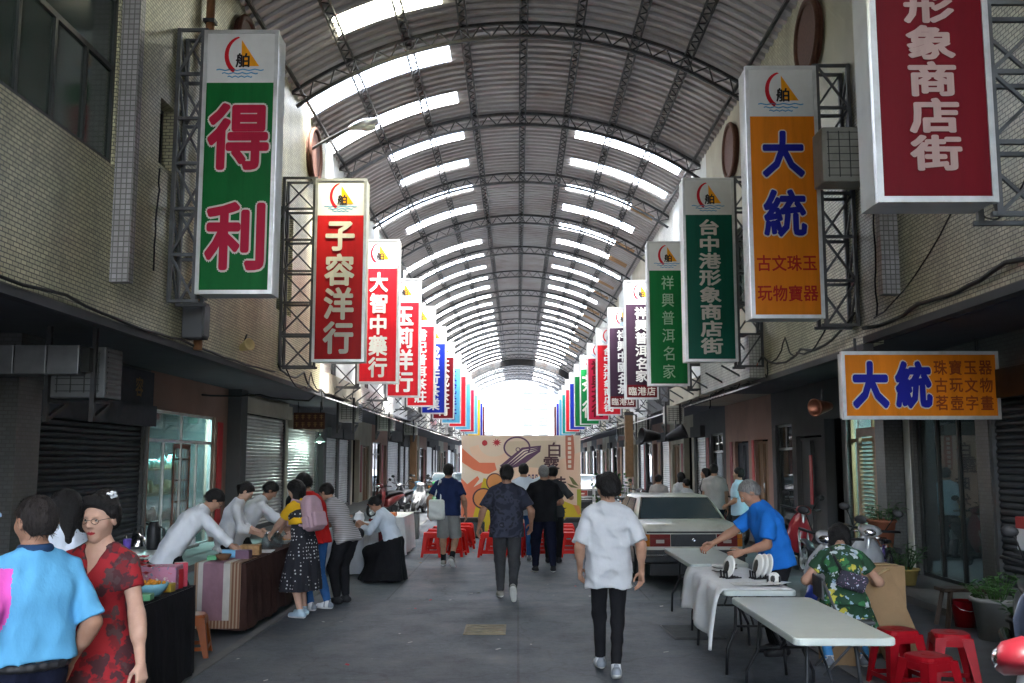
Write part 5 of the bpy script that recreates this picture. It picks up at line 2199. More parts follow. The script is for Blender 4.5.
def bagbox(J, name, boxes, mat, res=.01, parent=None, wr=.004):
    """soft rounded bag made of (centre, axes, half sizes, rounding)"""
    r_ = max(float(np.linalg.norm(b[2])) for b in boxes) + .04
    P_ = [np.array(b[0]) for b in boxes]
    G = Field(np.min(P_, 0) - r_, np.max(P_, 0) + r_, res)
    for b in boxes:
        G.rbx(*b, k=.015)
    G.wrinkle(wr, 30, 5)
    return skin_mesh(name, [G.mesh()], mat, parent or J['p'])


def chain(J, name, prims, mat, res=.01, k=.02, cuts=(), parent=None, mi=None):
    """a soft accessory (bag, strap) made the same way, parented to the person"""
    P_ = [x for q in prims for x in q[:2]]
    r_ = max(max(q[2:4]) for q in prims)
    G = Field(np.min(P_, 0) - r_ - .04, np.max(P_, 0) + r_ + .04, res)
    for q in prims:
        G.cone(*q, k=k)
    for c in cuts:
        G.half(*c)
    return skin_mesh(name, [G.mesh()], mat, parent or J['p'], mi)
# ------------------------------------------------------------------ furniture and vehicles
M_ttop = pm('table_top_plastic', (.48, .53, .50), .35, .05, 3, dirt=((.42, .43, .40), .35), bmp=.08)
M_tleg = pm('table_leg_grey', (.03, .032, .036), .45, .2, 6, .4)
M_stoolred = pm('stool_red', (.62, .014, .010), .45, .10, 7, dirt=((.36, .010, .008), .5), bmp=.05, spec=.12)
M_stooldk = pm('stool_dark_red', (.30, .006, .012), .4, .12, 7, dirt=((.16, .004, .008), .5), bmp=.05, spec=.12)


def folding_table(label, x0, x1, y0, y1, group=None, z=.73):
    cx_, cy_ = (x0 + x1) / 2, (y0 + y1) / 2
    p = thing('folding_table', label, 'table', (cx_, cy_, 0), 0, group)
    w, l = (x1 - x0) / 2, (y1 - y0) / 2
    mb = MB()
    # slab with rounded corners
    pts = []
    r = .05
    for sx, sy, a0 in ((1, 1, 0), (-1, 1, 90), (-1, -1, 180), (1, -1, 270)):
        for k in range(5):
            a = R(a0 + 22.5 * k)
            pts.append((sx * (w - r) + r * math.cos(a), sy * (l - r) + r * math.sin(a)))
    rings = [[(a * .985, b * .995, z - .045) for a, b in pts], [(a, b, z - .038) for a, b in pts], [(a, b, z - .008) for a, b in pts], [(a * .988, b * .996, z) for a, b in pts]]
    mb.loft(rings, smooth=False)
    mb.build('tabletop', M_ttop, p)
    for sy in (-1, 1):
        yy = sy * (l - .28)
        for sx in (-1, 1):
            b = MB()
            b.tube([(sx * (w - .16), yy - sy * .02, z - .046), (sx * (w - .15), yy, z - .2), (sx * (w - .14), yy + sy * .01, .38), (sx * (w - .06), yy + sy * .05, .22), (sx * (w - .05), yy + sy * .05, .012)], .014, 8)
            b.build('leg', M_tleg, p)
        b = MB()
        b.tube([(-(w - .14), yy, .40), (w - .14, yy, .40)], .011, 6)
        b.build('crossbar', M_tleg, p)
        b = MB()
        b.tube([(0, yy, .40), (0, yy - sy * .42, z - .05)], .009, 6)
        b.build('brace', M_tleg, p)
    return p


def stool(label, loc, rz, mat, group, h=.45):
    p = thing('plastic_stool', label, 'stool', loc, rz, group)
    mb = MB()
    st = .135
    rings = []
    for zz, sc in ((h - .045, 1.04), (h - .02, 1.03), (h - .004, .98), (h, .92)):
        ring = []
        for k in range(24):
            a = 2 * math.pi * k / 24
            n_ = 4.0
            r_ = st * sc / ((abs(math.cos(a)) ** n_ + abs(math.sin(a)) ** n_) ** (1 / n_))
            ring.append((r_ * math.cos(a), r_ * math.sin(a), zz))
        rings.append(ring)
    mb.loft(rings, smooth=False)
    mb.lathe([(.03, h + .001), (.045, h + .004), (.05, h + .001)], n=16)
    mb.build('seat', mat, p)
    for sx in (-1, 1):
        for sy in (-1, 1):
            b = MB()
            t = .006
            for axn in (0, 1):
                # each leg is a tapering corner angle: two plates
                wt, wb = .085, .045
                pa = lambda z_, wd: st * 1.0 + (1 - z_ / h) * .055
                top, bot = h - .03, .0
                ot, ob = pa(top, 0), pa(0, 0)
                if axn == 0:
                    q = [(sx * ot, sy * ot, top), (sx * (ot - wt), sy * ot, top), (sx * (ob - wb), sy * ob, bot), (sx * ob, sy * ob, bot)]
                    off = (0, -sy * t, 0)
                else:
                    q = [(sx * ot, sy * ot, top), (sx * ot, sy * (ot - wt), top), (sx * ob, sy * (ob - wb), bot), (sx * ob, sy * ob, bot)]
                    off = (-sx * t, 0, 0)
                q2 = [(a + off[0], b_ + off[1], c_) for a, b_, c_ in q]
                b.add(q + q2, [(0, 1, 2, 3), (7, 6, 5, 4), (0, 4, 5, 1), (1, 5, 6, 2), (2, 6, 7, 3), (3, 7, 4, 0)])
            b.build('leg', mat, p, fix=True)
    for nm, zz, hh, o in (('apron', h - .07, .05, .142), ('rung', .085, .035, .176)):
        b = MB()
        o -= .004
        for s_ in (-1, 1):
            b.box(-o, o, s_ * o - .003, s_ * o + .003, zz - hh / 2, zz + hh / 2)
            b.box(s_ * o - .003, s_ * o + .003, -o, o, zz - hh / 2, zz + hh / 2)
        b.build(nm, mat, p)
    return p


def wheel(p, c, r, w, tyre=.07, mat_rim=None, spokes=5, name='wheel', mr=None):
    t = MB()
    prof = []
    for k in range(9):
        a = 2 * math.pi * k / 8
        prof.append((r - tyre * .5 + tyre * .5 * math.cos(a), w * .5 * math.sin(a)))
    t.lathe(prof, (0, 0, 0), 24, axis='x')
    o = t.build(name, M_rubber, p)
    o.location = c
    rm = MB()
    rm.lathe([(r - tyre, -w * .3), (r - tyre * .8, -w * .36), (r - tyre * .8, w * .36), (r - tyre, w * .3), (r - tyre, -w * .3)], (0, 0, 0), 24, axis='x')
    rm.lathe([(0, -w * .4), (.03, -w * .4), (.04, 0), (.03, w * .4), (0, w * .4)], (0, 0, 0), 12, axis='x')
    for i in range(spokes):
        a = 2 * math.pi * i / spokes
        rm.bar((0, .03 * math.cos(a), .03 * math.sin(a)), (0, (r - tyre) * math.cos(a), (r - tyre) * math.sin(a)), .03 if spokes < 10 else .004, .022 if spokes < 10 else .004, up=(1, 0, 0))
    rm.build('rim', mat_rim or M_alu, o)
    return o


def sect(c, hx, hz, n=14, p=2.6):
    out = []
    for k in range(n):
        a = 2 * math.pi * k / n
        ca, sa = math.cos(a), math.sin(a)
        r_ = 1 / ((abs(ca) ** p + abs(sa) ** p) ** (1 / p))
        out.append((c[0] + hx * r_ * ca, c[1], c[2] + hz * r_ * sa))
    return out


def scooter(label, loc, rz, col, col2=None, group=None, tilt=8):
    """step-through scooter, front towards local +y, leaning on its side stand"""
    p = thing('motor_scooter', label, 'scooter', loc, rz, group)
    body = pm('scooter_%.2f_%.2f_%.2f' % tuple(col), col, .38, .06, 6, coat=.25, bmp=0)
    c2 = pm('scooter_%.2f_%.2f_%.2f' % tuple(col2), col2, .38, .06, 6, coat=.25, bmp=0) if col2 else body
    T = Matrix.Rotation(R(-tilt), 4, 'Y')

    def mk(mb, name, mat, par=None):
        if par is None:
            mb.v = [tuple(T @ Vector(q)) for q in mb.v]
        return mb.build(name, mat, par or p)
    for y in (-.60, .64):
        w = wheel(p, tuple(T @ Vector((0, y, .235))), .235, .10, .075)
        w.rotation_euler = (0, R(-tilt), 0)
    mb = MB()
    mb.loft([sect((0, -.92, .66), .05, .03), sect((0, -.85, .66), .10, .07), sect((0, -.62, .62), .15, .12), sect((0, -.30, .52), .17, .16), sect((0, -.08, .42), .15, .16), sect((0, -.02, .40), .11, .12)])
    mk(mb, 'rear_body', body)
    mb = MB()
    mb.loft([sect((0, -.88, .745), .06, .025), sect((0, -.7, .77), .13, .045), sect((0, -.35, .76), .15, .05), sect((0, -.05, .73), .12, .055), sect((0, .0, .70), .08, .03)])
    mk(mb, 'seat', M_black)
    mb = MB()
    mb.box(-.15, .15, -.08, .36, .255, .31, bev=.02)
    mk(mb, 'floorboard', M_black)
    mb = MB()
    mb.loft([sect((0, .36, .30), .12, .04), [(x, y + .06 * abs(x) * 0, z) for x, y, z in sect((0, .40, .45), .21, .06)], sect((0, .42, .62), .22, .06), sect((0, .38, .80), .17, .05), sect((0, .33, .92), .08, .03)], smooth=True)
    # the shield is a tall curved plate: push the sides back
    mb2 = MB()
    rows = [(.30, .12, .40), (.42, .19, .44), (.58, .225, .46), (.74, .19, .43), (.88, .11, .38), (.94, .05, .36)]
    vs, fs = [], []
    for z, hw_, y in rows:
        for k in range(9):
            t = -1 + k / 4
            vs.append((hw_ * t, y - .16 * t * t, z))
    for z, hw_, y in rows:
        for k in range(9):
            t = -1 + k / 4
            vs.append((hw_ * t * .94, y - .05 - .13 * t * t, z))
    m_ = len(rows) * 9
    for i in range(len(rows) - 1):
        for k in range(8):
            q = (i * 9 + k, i * 9 + k + 1, (i + 1) * 9 + k + 1, (i + 1) * 9 + k)
            fs.append(q)
            fs.append(tuple(x + m_ for x in q)[::-1])
        for k in (0, 8):
            q = (i * 9 + k, (i + 1) * 9 + k, (i + 1) * 9 + k + m_, i * 9 + k + m_)
            fs.append(q)
    mb2.add(vs, fs, 0, True)
    mk(mb2, 'front_shield', c2)
    mb = MB()
    mb.loft([sect((0, .38, .50), .05, .03), sect((0, .52, .51), .075, .035), sect((0, .68, .48), .08, .035), sect((0, .84, .40), .06, .02)])
    mk(mb, 'front_fender', body)
    mb = MB()
    for sx in (-1, 1):
        mb.tube([(sx * .07, .40, .66), (sx * .075, .62, .25)], .02, 8)
    mb.tube([(-.08, .41, .66), (.08, .41, .66)], .022, 8)
    mb.tube([(0, .41, .66), (0, .36, .9), (0, .32, 1.0)], .03, 8)
    mk(mb, 'fork', M_alu)
    mb = MB()
    mb.loft([sect((0, .26, .98), .10, .04), sect((0, .36, 1.0), .13, .065), sect((0, .44, .98), .10, .06), sect((0, .47, .97), .06, .035)])
    mk(mb, 'handlebar_cover', c2)
    mb = MB()
    mb.ball((0, .455, .975), (.075, .03, .045), 12)
    mk(mb, 'headlight', M_chrome)
    mb = MB()
    mb.tube([(-.34, .20, 1.02), (-.12, .30, 1.0), (.12, .30, 1.0), (.34, .20, 1.02)], .016, 8)
    mk(mb, 'handlebar', M_black)
    for sx in (-1, 1):
        mb = MB()
        mb.tube([(sx * .18, .28, 1.02), (sx * .24, .30, 1.15), (sx * .27, .29, 1.20)], .007, 6)
        mb.ball((sx * .30, .28, 1.23), (.065, .014, .045), 12)
        mk(mb, 'mirror', M_black)
    mb = MB()
    mb.ball((0, -.925, .665), (.10, .03, .04), 12)
    mk(mb, 'taillight', pm('tail_red', (.45, .01, .01), .2, .1, 10))
    mb = MB()
    mb.box(-.11, .11, -.97, -.96, .42, .55)
    mb.box(-.09, .09, -.955, -.90, .44, .60)
    mk(mb, 'number_plate', M_white)
    mb = MB()
    mb.tube([(.13, .0, .2), (.16, -.4, .24), (.17, -.86, .30)], [.03, .05, .055], 10)
    mk(mb, 'exhaust', M_chrome)
    mb = MB()
    mb.box(-.10, .10, -.62, -.1, .16, .34, bev=.03)
    mk(mb, 'engine', M_steel)
    mb = MB()
    mb.tube([(-.12, -.05, .25), (-.24, .0, .06), (-.25, .02, .0)], .012, 6)
    mk(mb, 'side_stand', M_steel)
    return p


def sedan(label, loc, rz, col, dirty=True, group=None):
    """boxy four-door saloon, rear at local y=0, front towards +y"""
    p = thing('sedan_car', label, 'car', loc, rz, group)
    paint_ = pm('car_paint_%.2f_%.2f_%.2f' % tuple(col), col, .38 if dirty else .2, .08, 2.2, dirt=((.17, .16, .13), .7) if dirty else None, coat=.3, bmp=.03)
    dk = pm('car_dark_plastic', (.025, .026, .028), .5, .2, 6, dirt=((.07, .07, .06), .5))
    glassm = pm('car_window_dark', (.03, .05, .062), .05, .1, 3, bmp=0, dirt=((.06, .065, .06), .35), spec=.9)  # bluish base tone stands in for sky reflected in the panes
    st = [(0.0, .745, .50, .80), (.05, .79, .36, .885), (.25, .815, .30, .905), (.8, .83, .25, .925), (1.4, .835, .23, .93), (2.6, .835, .23, .925), (3.2, .83, .23, .90), (3.9, .81, .26, .84), (4.32, .78, .34, .77), (4.40, .74, .44, .70)]
    rings = []
    for (y, hw, zb, zt) in st:
        zm = zb + (zt - zb) * .62
        rr = .05
        half = [(hw * .86, zb), (hw * .97, zb + .05), (hw, zb + .16), (hw * 1.005, zm), (hw * .985, zt - rr * 1.6), (hw * .95, zt - rr * .5), (hw * .88, zt), (hw * .4, zt + .008)]
        ring = [(x, y, z) for x, z in half] + [(-x, y, z) for x, z in reversed(half)]
        rings.append(ring)
    mb = MB()
    mb.loft(rings, smooth=True)
    mb.build('body', paint_, p, fix=True)
    # greenhouse
    b = dict(y0=.86, y1=3.20, hw=.775, z=.915)
    t = dict(y0=1.38, y1=2.62, hw=.62, z=1.26)
    gh = MB()
    rings = []
    for u in (0, .5, .92, 1.0, 1.06):
        uu = min(u, 1.0)
        y0 = b['y0'] + (t['y0'] - b['y0']) * uu + (.06 if u > 1 else 0) + (.02 if u == 1 else 0)
        y1 = b['y1'] + (t['y1'] - b['y1']) * uu - (.08 if u > 1 else 0)
        hw = b['hw'] + (t['hw'] - b['hw']) * uu - (.07 if u > 1 else 0) + (.012 if u == .5 else 0)
        z = b['z'] + (t['z'] - b['z']) * uu + (.025 if u > 1 else 0)
        pts = []
        rr = .09
        for cx_, cy_, a0 in ((hw - rr, y1 - rr, 0), (-(hw - rr), y1 - rr, 90), (-(hw - rr), y0 + rr, 180), (hw - rr, y0 + rr, 270)):
            for k in range(4):
                a = R(a0 + 30 * k)
                pts.append((cx_ + rr * math.cos(a), cy_ + rr * math.sin(a), z))
        rings.append(pts)
    gh.loft(rings, smooth=True)
    gh.build('cabin', paint_, p, fix=True)

    def pane(name, quad, mat, off, par=None):
        q = [Vector(x) for x in quad]
        n = (q[1] - q[0]).cross(q[3] - q[0]).normalized()
        m = MB()
        a = [x + n * off for x in q]
        bb = [x + n * (off - .02) for x in q]
        m.add(a + bb, [(0, 1, 2, 3), (0, 4, 5, 1), (1, 5, 6, 2), (2, 6, 7, 3), (3, 7, 4, 0)])
        return m.build(name, mat, par or p)

    def lerp_back(x, u, f):
        e = b if f < 0 else b
        y = (b['y0'] + (t['y0'] - b['y0']) * u) if f < 0 else (b['y1'] + (t['y1'] - b['y1']) * u)
        return (x, y, b['z'] + (t['z'] - b['z']) * u)
    for f, nm in ((-1, 'rear_window'), (1, 'windscreen')):
        sgn = 1 if f < 0 else -1
        hw0, hw1 = .70, .565
        q = [lerp_back(-hw0 * sgn, .06, f), lerp_back(hw0 * sgn, .06, f), lerp_back(hw1 * sgn, .93, f), lerp_back(-hw1 * sgn, .93, f)]
        g2 = [lerp_back(-(hw0 + .025) * sgn, .03, f), lerp_back((hw0 + .025) * sgn, .03, f), lerp_back((hw1 + .025) * sgn, .965, f), lerp_back(-(hw1 + .025) * sgn, .965, f)]
        o = pane(nm, q, glassm, .012)
        pane('seal', g2, M_chrome, .008, o)
    for sx in (-1, 1):
        def sp(y, u):
            return (sx * (b['hw'] + (t['hw'] - b['hw']) * u), y, b['z'] + (t['z'] - b['z']) * u)
        for (ya, yb, yc, yd) in ((1.16, 2.02, 2.02, 1.50), (2.10, 2.98, 2.55, 2.10)):
            q = [sp(ya, .08), sp(yb, .08), sp(yc, .90), sp(yd, .90)]
            if sx < 0:
                q = [q[1], q[0], q[3], q[2]]
            pane('side_window', q, glassm, .022)
        # door seams, handles and a rub strip
        m = MB()
        for y in (1.25, 2.06, 3.02):
            m.box(sx * .832, sx * .842, y - .004, y + .004, .32, .86)
        m.build('door_seam', dk, p)
        for y in (1.42, 2.22):
            m = MB()
            m.box(sx * .838, sx * .862, y, y + .14, .77, .80, bev=.006)
            m.build('door_handle', M_chrome, p)
        m = MB()
        m.box(sx * .836, sx * .858, .5, 3.7, .54, .585, bev=.008)
        m.build('rub_strip', dk, p)
        m = MB()
        m.box(sx * .80, sx * .96, 2.72, 2.80, .96, 1.07, bev=.02)
        m.build('mirror', dk, p)
        for y in (.86, 3.55):
            m = MB()
            m.lathe([(0, -.01), (.35, -.01), (.36, .035), (.31, .05), (.30, .02), (0, .02)], (sx * .80, y, .315), 24, axis='x')
            m.build('wheel_arch', dk, p)
            wheel(p, (sx * .75, y, .305), .305, .19, .10, M_alu, 8)
    # rear end
    m = MB()
    m.box(-.80, .80, -.10, .14, .34, .53, bev=.03)
    m.build('rear_bumper', dk, p)
    m = MB()
    m.box(-.80, .80, -.118, -.101, .45, .475)
    m.build('bumper_strip', M_chrome, p)
    m = MB()
    m.box(-.70, .70, -.02, .1, .16, .34)
    m.build('rear_apron', dk, p)
    m = MB()
    m.box(-.36, .36, -.02, .06, .58, .76, bev=.008)
    m.build('rear_garnish', dk, p)
    m = MB()
    m.lathe([(.018, -.026), (.024, -.028), (.027, -.024), (.018, -.022)], (0, 0, .675), 18, axis='y')
    m.bar((-.04, -.026, .675), (.04, -.026, .675), .008, .006)
    m.build('emblem', M_chrome, p)
    tl_r = pm('tail_lamp_red', (.15, .022, .02), .2, .12, 10, bmp=0)
    tl_o = pm('tail_lamp_amber', (.34, .11, .012), .2, .12, 10, bmp=0)
    tl_w = pm('tail_lamp_white', (.40, .34, .30), .2, .08, 10, bmp=0)
    for sx in (-1, 1):
        m = MB()
        m.box(sx * .37, sx * .695, -.022, .06, .58, .76, 0)
        m.box(sx * .698, sx * .775, -.018, .10, .58, .76, 1)
        m.box(sx * .47, sx * .60, -.027, -.0225, .63, .68, 2)
        m.box(sx * .37, sx * .775, -.026, -.0228, .69, .695, 3)
        m.build('taillight', [tl_r, tl_o, tl_w, dk], p)
    m = MB()
    m.box(-.74, .74, -.012, .05, .775, .80)
    m.build('boot_seam', dk, p)
    m = MB()
    for sx in (-1, 1):
        m.box(sx * .45, sx * .70, 4.36, 4.42, .55, .68)
    m.build('headlight', M_chrome, p)
    m = MB()
    m.box(-.78, .78, 4.28, 4.5, .34, .52, bev=.03)
    m.build('front_bumper', dk, p)
    return p


def cloth_cover(label, x0, x1, y0, y1, z, drop, mat, cat='tablecloth', name='tablecloth', seed=0, drops=(1, 1, 1, 1), group=None, skew=0, fold=.02):
    """cloth lying on a table and hanging over its edges in folds: drops = fractions at -y, +x, +y, -x"""
    nxx, nyy = max(8, int((x1 - x0) / .05)), max(8, int((y1 - y0) / .05))
    P = []
    per = []
    N1 = 26
    # perimeter samples, counter-clockwise from (x0,y0)
    for i in range(nxx):
        per.append((x0 + (x1 - x0) * i / nxx, y0, 0))
    for i in range(nyy):
        per.append((x1, y0 + (y1 - y0) * i / nyy, 1))
    for i in range(nxx):
        per.append((x1 - (x1 - x0) * i / nxx, y1, 2))
    for i in range(nyy):
        per.append((x0, y1 - (y1 - y0) * i / nyy, 3))
    n = len(per)
    nr = 12
    rr = random.Random(seed)
    ph = [rr.uniform(0, 6.28) for _ in range(4)]
    V_, F_ = [], []
    cx_, cy_ = (x0 + x1) / 2, (y0 + y1) / 2
    for j in range(nr + 1):
        t = j / nr
        for i, (x, y, s_) in enumerate(per):
            d = drop * drops[s_]
            nxv, nyv = ((0, -1), (1, 0), (0, 1), (-1, 0))[s_]
            # ease normals near the corners
            arc = i * .05
            w = fold * t * (math.sin(arc * 19 + ph[0]) + .6 * math.sin(arc * 31 + ph[1]) + .5 * math.sin(arc * 9 + ph[2]))
            out = .008 + .012 * min(1, t * 4) + w * .6 + .03 * t
            zz = z + .006 - d * t - (.006 if t > .05 else 0)
            if j == nr:
                zz += .012 * math.sin(arc * 7 + ph[3])
            zz += skew * t * ((x - cx_) if s_ in (0, 2) else 0)
            V_.append((x + nxv * out, y + nyv * out, max(.008, zz)))
    for j in range(nr):
        for i in range(n):
            k = (i + 1) % n
            F_.append((j * n + i, (j + 1) * n + i, (j + 1) * n + k, j * n + k))
    mb = MB()
    mb.add(V_, F_, 0, True)
    mb.add([(x0 - .008, y0 - .008, z + .007), (x1 + .008, y0 - .008, z + .007), (x1 + .008, y1 + .008, z + .007), (x0 - .008, y1 + .008, z + .007)], [(0, 1, 2, 3)])
    o = mb.build(name, mat)
    tag(o, label, cat, group)
    return o


# ---- vessels and little things on the tables
def bowl(label, loc, r, h, mat, food=None, name='bowl', cat='bowl', group=None):
    p = thing(name, label, cat, loc, 0, group)
    mb = MB()
    mb.lathe([(0, 0), (r * .5, 0), (r * .55, .01), (r * .85, h * .55), (r, h), (r * .96, h), (r * .8, h * .55), (r * .5, .015), (0, .012)], n=20)
    mb.build('vessel', mat, p)
    if food:
        f = MB()
        rr = random.Random(int(r * 1000))
        for i in range(26):
            a, q = rr.uniform(0, 6.28), rr.uniform(0, .85) * r
            f.ball((q * math.cos(a), q * math.sin(a), h * .86 + .05 * r * (1 - q / r) * 6 * .5 + rr.uniform(0, .012)), r * .14, 6)
        f.build('snacks', food, p)
    return p


def turned(name, label, cat, loc, prof, mat, extras=(), group=None, n=18):
    p = thing(name, label, cat, loc, 0, group)
    mb = MB()
    mb.lathe(prof, n=n)
    mb.build('vessel', mat, p)
    for nm, fn, m in extras:
        q = MB()
        fn(q)
        q.build(nm, m, p)
    return p


def carton(label, loc, size, rz, mat, cat='box', name='cardboard_box', lid=True, group=None):
    p = thing(name, label, cat, loc, rz, group)
    w, d, h = size
    mb = MB()
    mb.box(-w / 2, w / 2, -d / 2, d / 2, 0, h, bev=.006)
    mb.build('carton_body', mat, p)
    if lid:
        mb = MB()
        mb.box(-w / 2 - .003, w / 2 + .003, -.03, .03, h * .0 + .02, h + .003)
        mb.build('tape', pm('packing_tape', (.42, .30, .15), .35, .1, 6), p)
    return p


M_leafg = pm('leaf_green', (.05, .14, .03), .5, .45, 14, bmp=.1)
M_leafd = pm('leaf_dark', (.03, .085, .025), .5, .45, 14, bmp=.1)
M_soil = pm('soil', (.05, .035, .025), .95, .3, 20)


def potted_plant(label, loc, pot_r, pot_h, potm, ph, n, leafm, seed, group=None, spread=1.0, leaf=.12):
    p = thing('potted_plant', label, 'plant', loc, 0, group)
    mb = MB()
    mb.lathe([(0, 0), (pot_r * .72, 0), (pot_r * .95, pot_h * .9), (pot_r * 1.06, pot_h * .9), (pot_r * 1.06, pot_h), (pot_r * .92, pot_h), (pot_r * .9, pot_h * .85), (0, pot_h * .85)], n=24)
    mb.build('pot', potm, p)
    st, lf = MB(), MB()
    rr = random.Random(seed)
    for i in range(n):
        a = rr.uniform(0, 6.28)
        l = rr.uniform(.5, 1) * ph
        tilt = rr.uniform(.1, .95) * spread
        base = Vector((pot_r * .4 * math.cos(a), pot_r * .4 * math.sin(a), pot_h * .85))
        d = Vector((math.cos(a) * math.sin(tilt), math.sin(a) * math.sin(tilt), math.cos(tilt)))
        tip = base + d * l
        st.tube([base, base + d * l * .5 + Vector((0, 0, l * .06)), tip], .004, 4)
        for k in range(4):
            c = base + d * l * (.45 + .18 * k)
            b = rr.uniform(0, 6.28)
            dv = (d * .4 + Vector((math.cos(b), math.sin(b), rr.uniform(-.5, .4)))).normalized()
            sd_ = dv.cross(Vector((0, 0, 1))).normalized()
            L_ = leaf * rr.uniform(.6, 1.2)
            dz = Vector((0, 0, -.25 * L_))
            lf.add([c, c + dv * L_ * .45 + sd_ * L_ * .22, c + dv * L_ + dz, c + dv * L_ * .45 - sd_ * L_ * .22], [(0, 1, 2, 3)])
    st.build('stem', leafm, p)
    lf.build('leaves', leafm, p)
    return p


# ---- the painted backdrop board at the end of the stage
def backdrop():
    p = thing('backdrop_board', 'large printed stage board with arms, tea bowls and dark characters', 'backdrop', (.075, 25.0, 0))
    W, Hh, z0 = 3.02, 2.42, .02
    mb = MB()
    mb.box(-W / 2, W / 2, 0, .05, z0, Hh)
    mb.build('panel', pm('board_beige', (.74, .61, .49), .6, .03, 1), p)
    leg = MB()
    for x in (-1.1, 0, 1.1):
        leg.bar((x, .08, 0), (x, .08, 2.2), .04)
        leg.bar((x, .08, 1.6), (x, .9, 0), .04)
    leg.build('stand', M_wood, p)
    cm = {}

    def ink(n, c):
        return pm('board_' + n, c, .6, .04, 2, bmp=0)
    beige2, peach, coral = ink('tan', (.62, .51, .38)), ink('peach', (.80, .57, .42)), ink('coral', (.74, .20, .11))
    white_, yellow, purple, dark = ink('cream', (.76, .67, .56)), ink('yellow', (.62, .46, .03)), ink('purple', (.12, .06, .12)), ink('dark_brown', (.10, .05, .06))
    olive, pinkb, orange_ = ink('olive', (.16, .15, .06)), ink('band', (.50, .17, .11)), ink('soft_orange', (.66, .27, .09))
    ln_ = [0]

    def poly(name, pts, mat):
        """pts in board pixels: x 462..580, y 436..530 mapped on the panel"""
        ln_[0] += 1
        m = MB()
        q = [((x - 462) / 118 * W - W / 2, -.001 - .0009 * ln_[0], Hh - (y - 436) / 94 * (Hh - z0)) for x, y in pts]
        tri = tessellate_polygon([[Vector((v[0], v[2], 0)) for v in q]])
        m.add(q, tri)
        m.build(name, mat, p)

    def ring(cx_, cy_, rx_, ry_, a0, a1, n=20):
        return [(cx_ + rx_ * math.cos(R(a0 + (a1 - a0) * i / n)), cy_ + ry_ * math.sin(R(a0 + (a1 - a0) * i / n))) for i in range(n + 1)]
    poly('painted_peach_field', [(500, 470), (520, 464), (545, 466), (580, 452), (580, 530), (462, 530), (462, 480), (485, 480)], peach)
    poly('painted_tan_field', [(505, 442), (556, 441), (556, 462), (540, 468), (520, 467), (507, 462)], beige2)
    poly('painted_swirl', ring(492, 446, 22, 20, 40, 175) + ring(494, 444, 15, 13, 175, 40), peach)
    poly('painted_arm', [(462, 448), (470, 455), (480, 463), (495, 463), (497, 470), (487, 475), (481, 472), (474, 470), (462, 462)], coral)
    poly('painted_cream', [(462, 466), (476, 473), (490, 474), (492, 482), (478, 486), (470, 492), (462, 484)], white_)
    poly('painted_hand', [(462, 478), (468, 484), (478, 476), (480, 479), (474, 487), (486, 480), (487, 483), (478, 491), (482, 500), (476, 520), (462, 530)], coral)
    poly('painted_yellow', [(474, 515), (484, 478), (505, 484), (520, 480), (512, 495), (500, 512), (500, 530), (474, 530)], yellow)
    poly('painted_bowl', ring(484, 498, 11, 10.5, 0, 360), dark)
    poly('painted_tea', ring(484, 498, 9.4, 9, 0, 360), orange_)
    poly('painted_jar', ring(495, 482, 8.5, 9, 0, 360), dark)
    poly('painted_jar_inside', ring(495, 482, 7.3, 7.8, 0, 360), orange_)
    poly('painted_lid', [(500, 466), (522, 448), (541, 446), (540, 452), (522, 466), (505, 470)], purple)
    for i in range(3):
        o_ = 1.2 + i * 2.1
        poly('painted_lid_line', [(505 + i * 3, 466.4 + .4 * i), (523 + i * 1.5, 449 + o_), (538, 447.2 + o_ * .6), (524 + i * 1.5, 450 + o_)], white_)
    poly('painted_ring', ring(517, 448, 13.5, 11, 110, 385) + ring(517, 448, 11.8, 9.4, 385, 110), purple)
    poly('painted_knob', ring(518, 450, 2.4, 2.2, 0, 360), purple)
    poly('painted_knob_inside', ring(518, 450, 1.5, 1.4, 0, 360), beige2)
    poly('painted_petal', ring(485, 443.5, 2.8, 3, 0, 360, 8), ink('crimson', (.45, .04, .05)))
    star = []
    for i in range(20):
        a = 2 * math.pi * i / 20
        r_ = 5 if i % 2 == 0 else 2.2
        star.append((497 + r_ * math.cos(a), 443 + r_ * .9 * math.sin(a)))
    poly('painted_flower', star, ink('crimson', (.45, .04, .05)))
    poly('painted_band', [(565, 436), (573, 436), (574, 452), (573, 470), (566, 470), (565, 455)], pinkb)
    for i in range(7):
        poly('band_mark', [(567.4, 438 + i * 4.5), (570.6, 438 + i * 4.5), (570.6, 441 + i * 4.5), (567.4, 441 + i * 4.5)], white_)
    for i in range(3):
        x = 528 + i * 3.6
        poly('small_mark', [(x, 474.5), (x + 2.2, 474.5), (x + 2.2, 482), (x, 482)], purple)
        poly('small_mark_gap', [(x + .6, 476), (x + 1.6, 476), (x + 1.6, 477.6), (x + .6, 477.6)], white_)
        poly('small_mark_gap', [(x + .6, 478.8), (x + 1.6, 478.8), (x + 1.6, 480.6), (x + .6, 480.6)], white_)
    poly('painted_leaf', [(568, 476), (572, 478), (578, 486), (572, 484)], olive)
    poly('painted_leaf', [(566, 483), (572, 485), (578, 488), (570, 487)], olive)
    poly('painted_stalk', [(576, 489), (580, 489), (580, 512), (576, 508)], ink('leaf_green', (.40, .40, .05)))
    poly('painted_foot', [(556, 512), (562, 500), (572, 504), (580, 514), (580, 530), (556, 530)], yellow)
    poly('painted_foot_orange', [(572, 504), (578, 505), (580, 512), (577, 514)], orange_)
    poly('painted_flower', [(559, 509), (562, 507), (566, 507), (563, 509), (565, 512), (561, 510)], dark)
    q = MB()
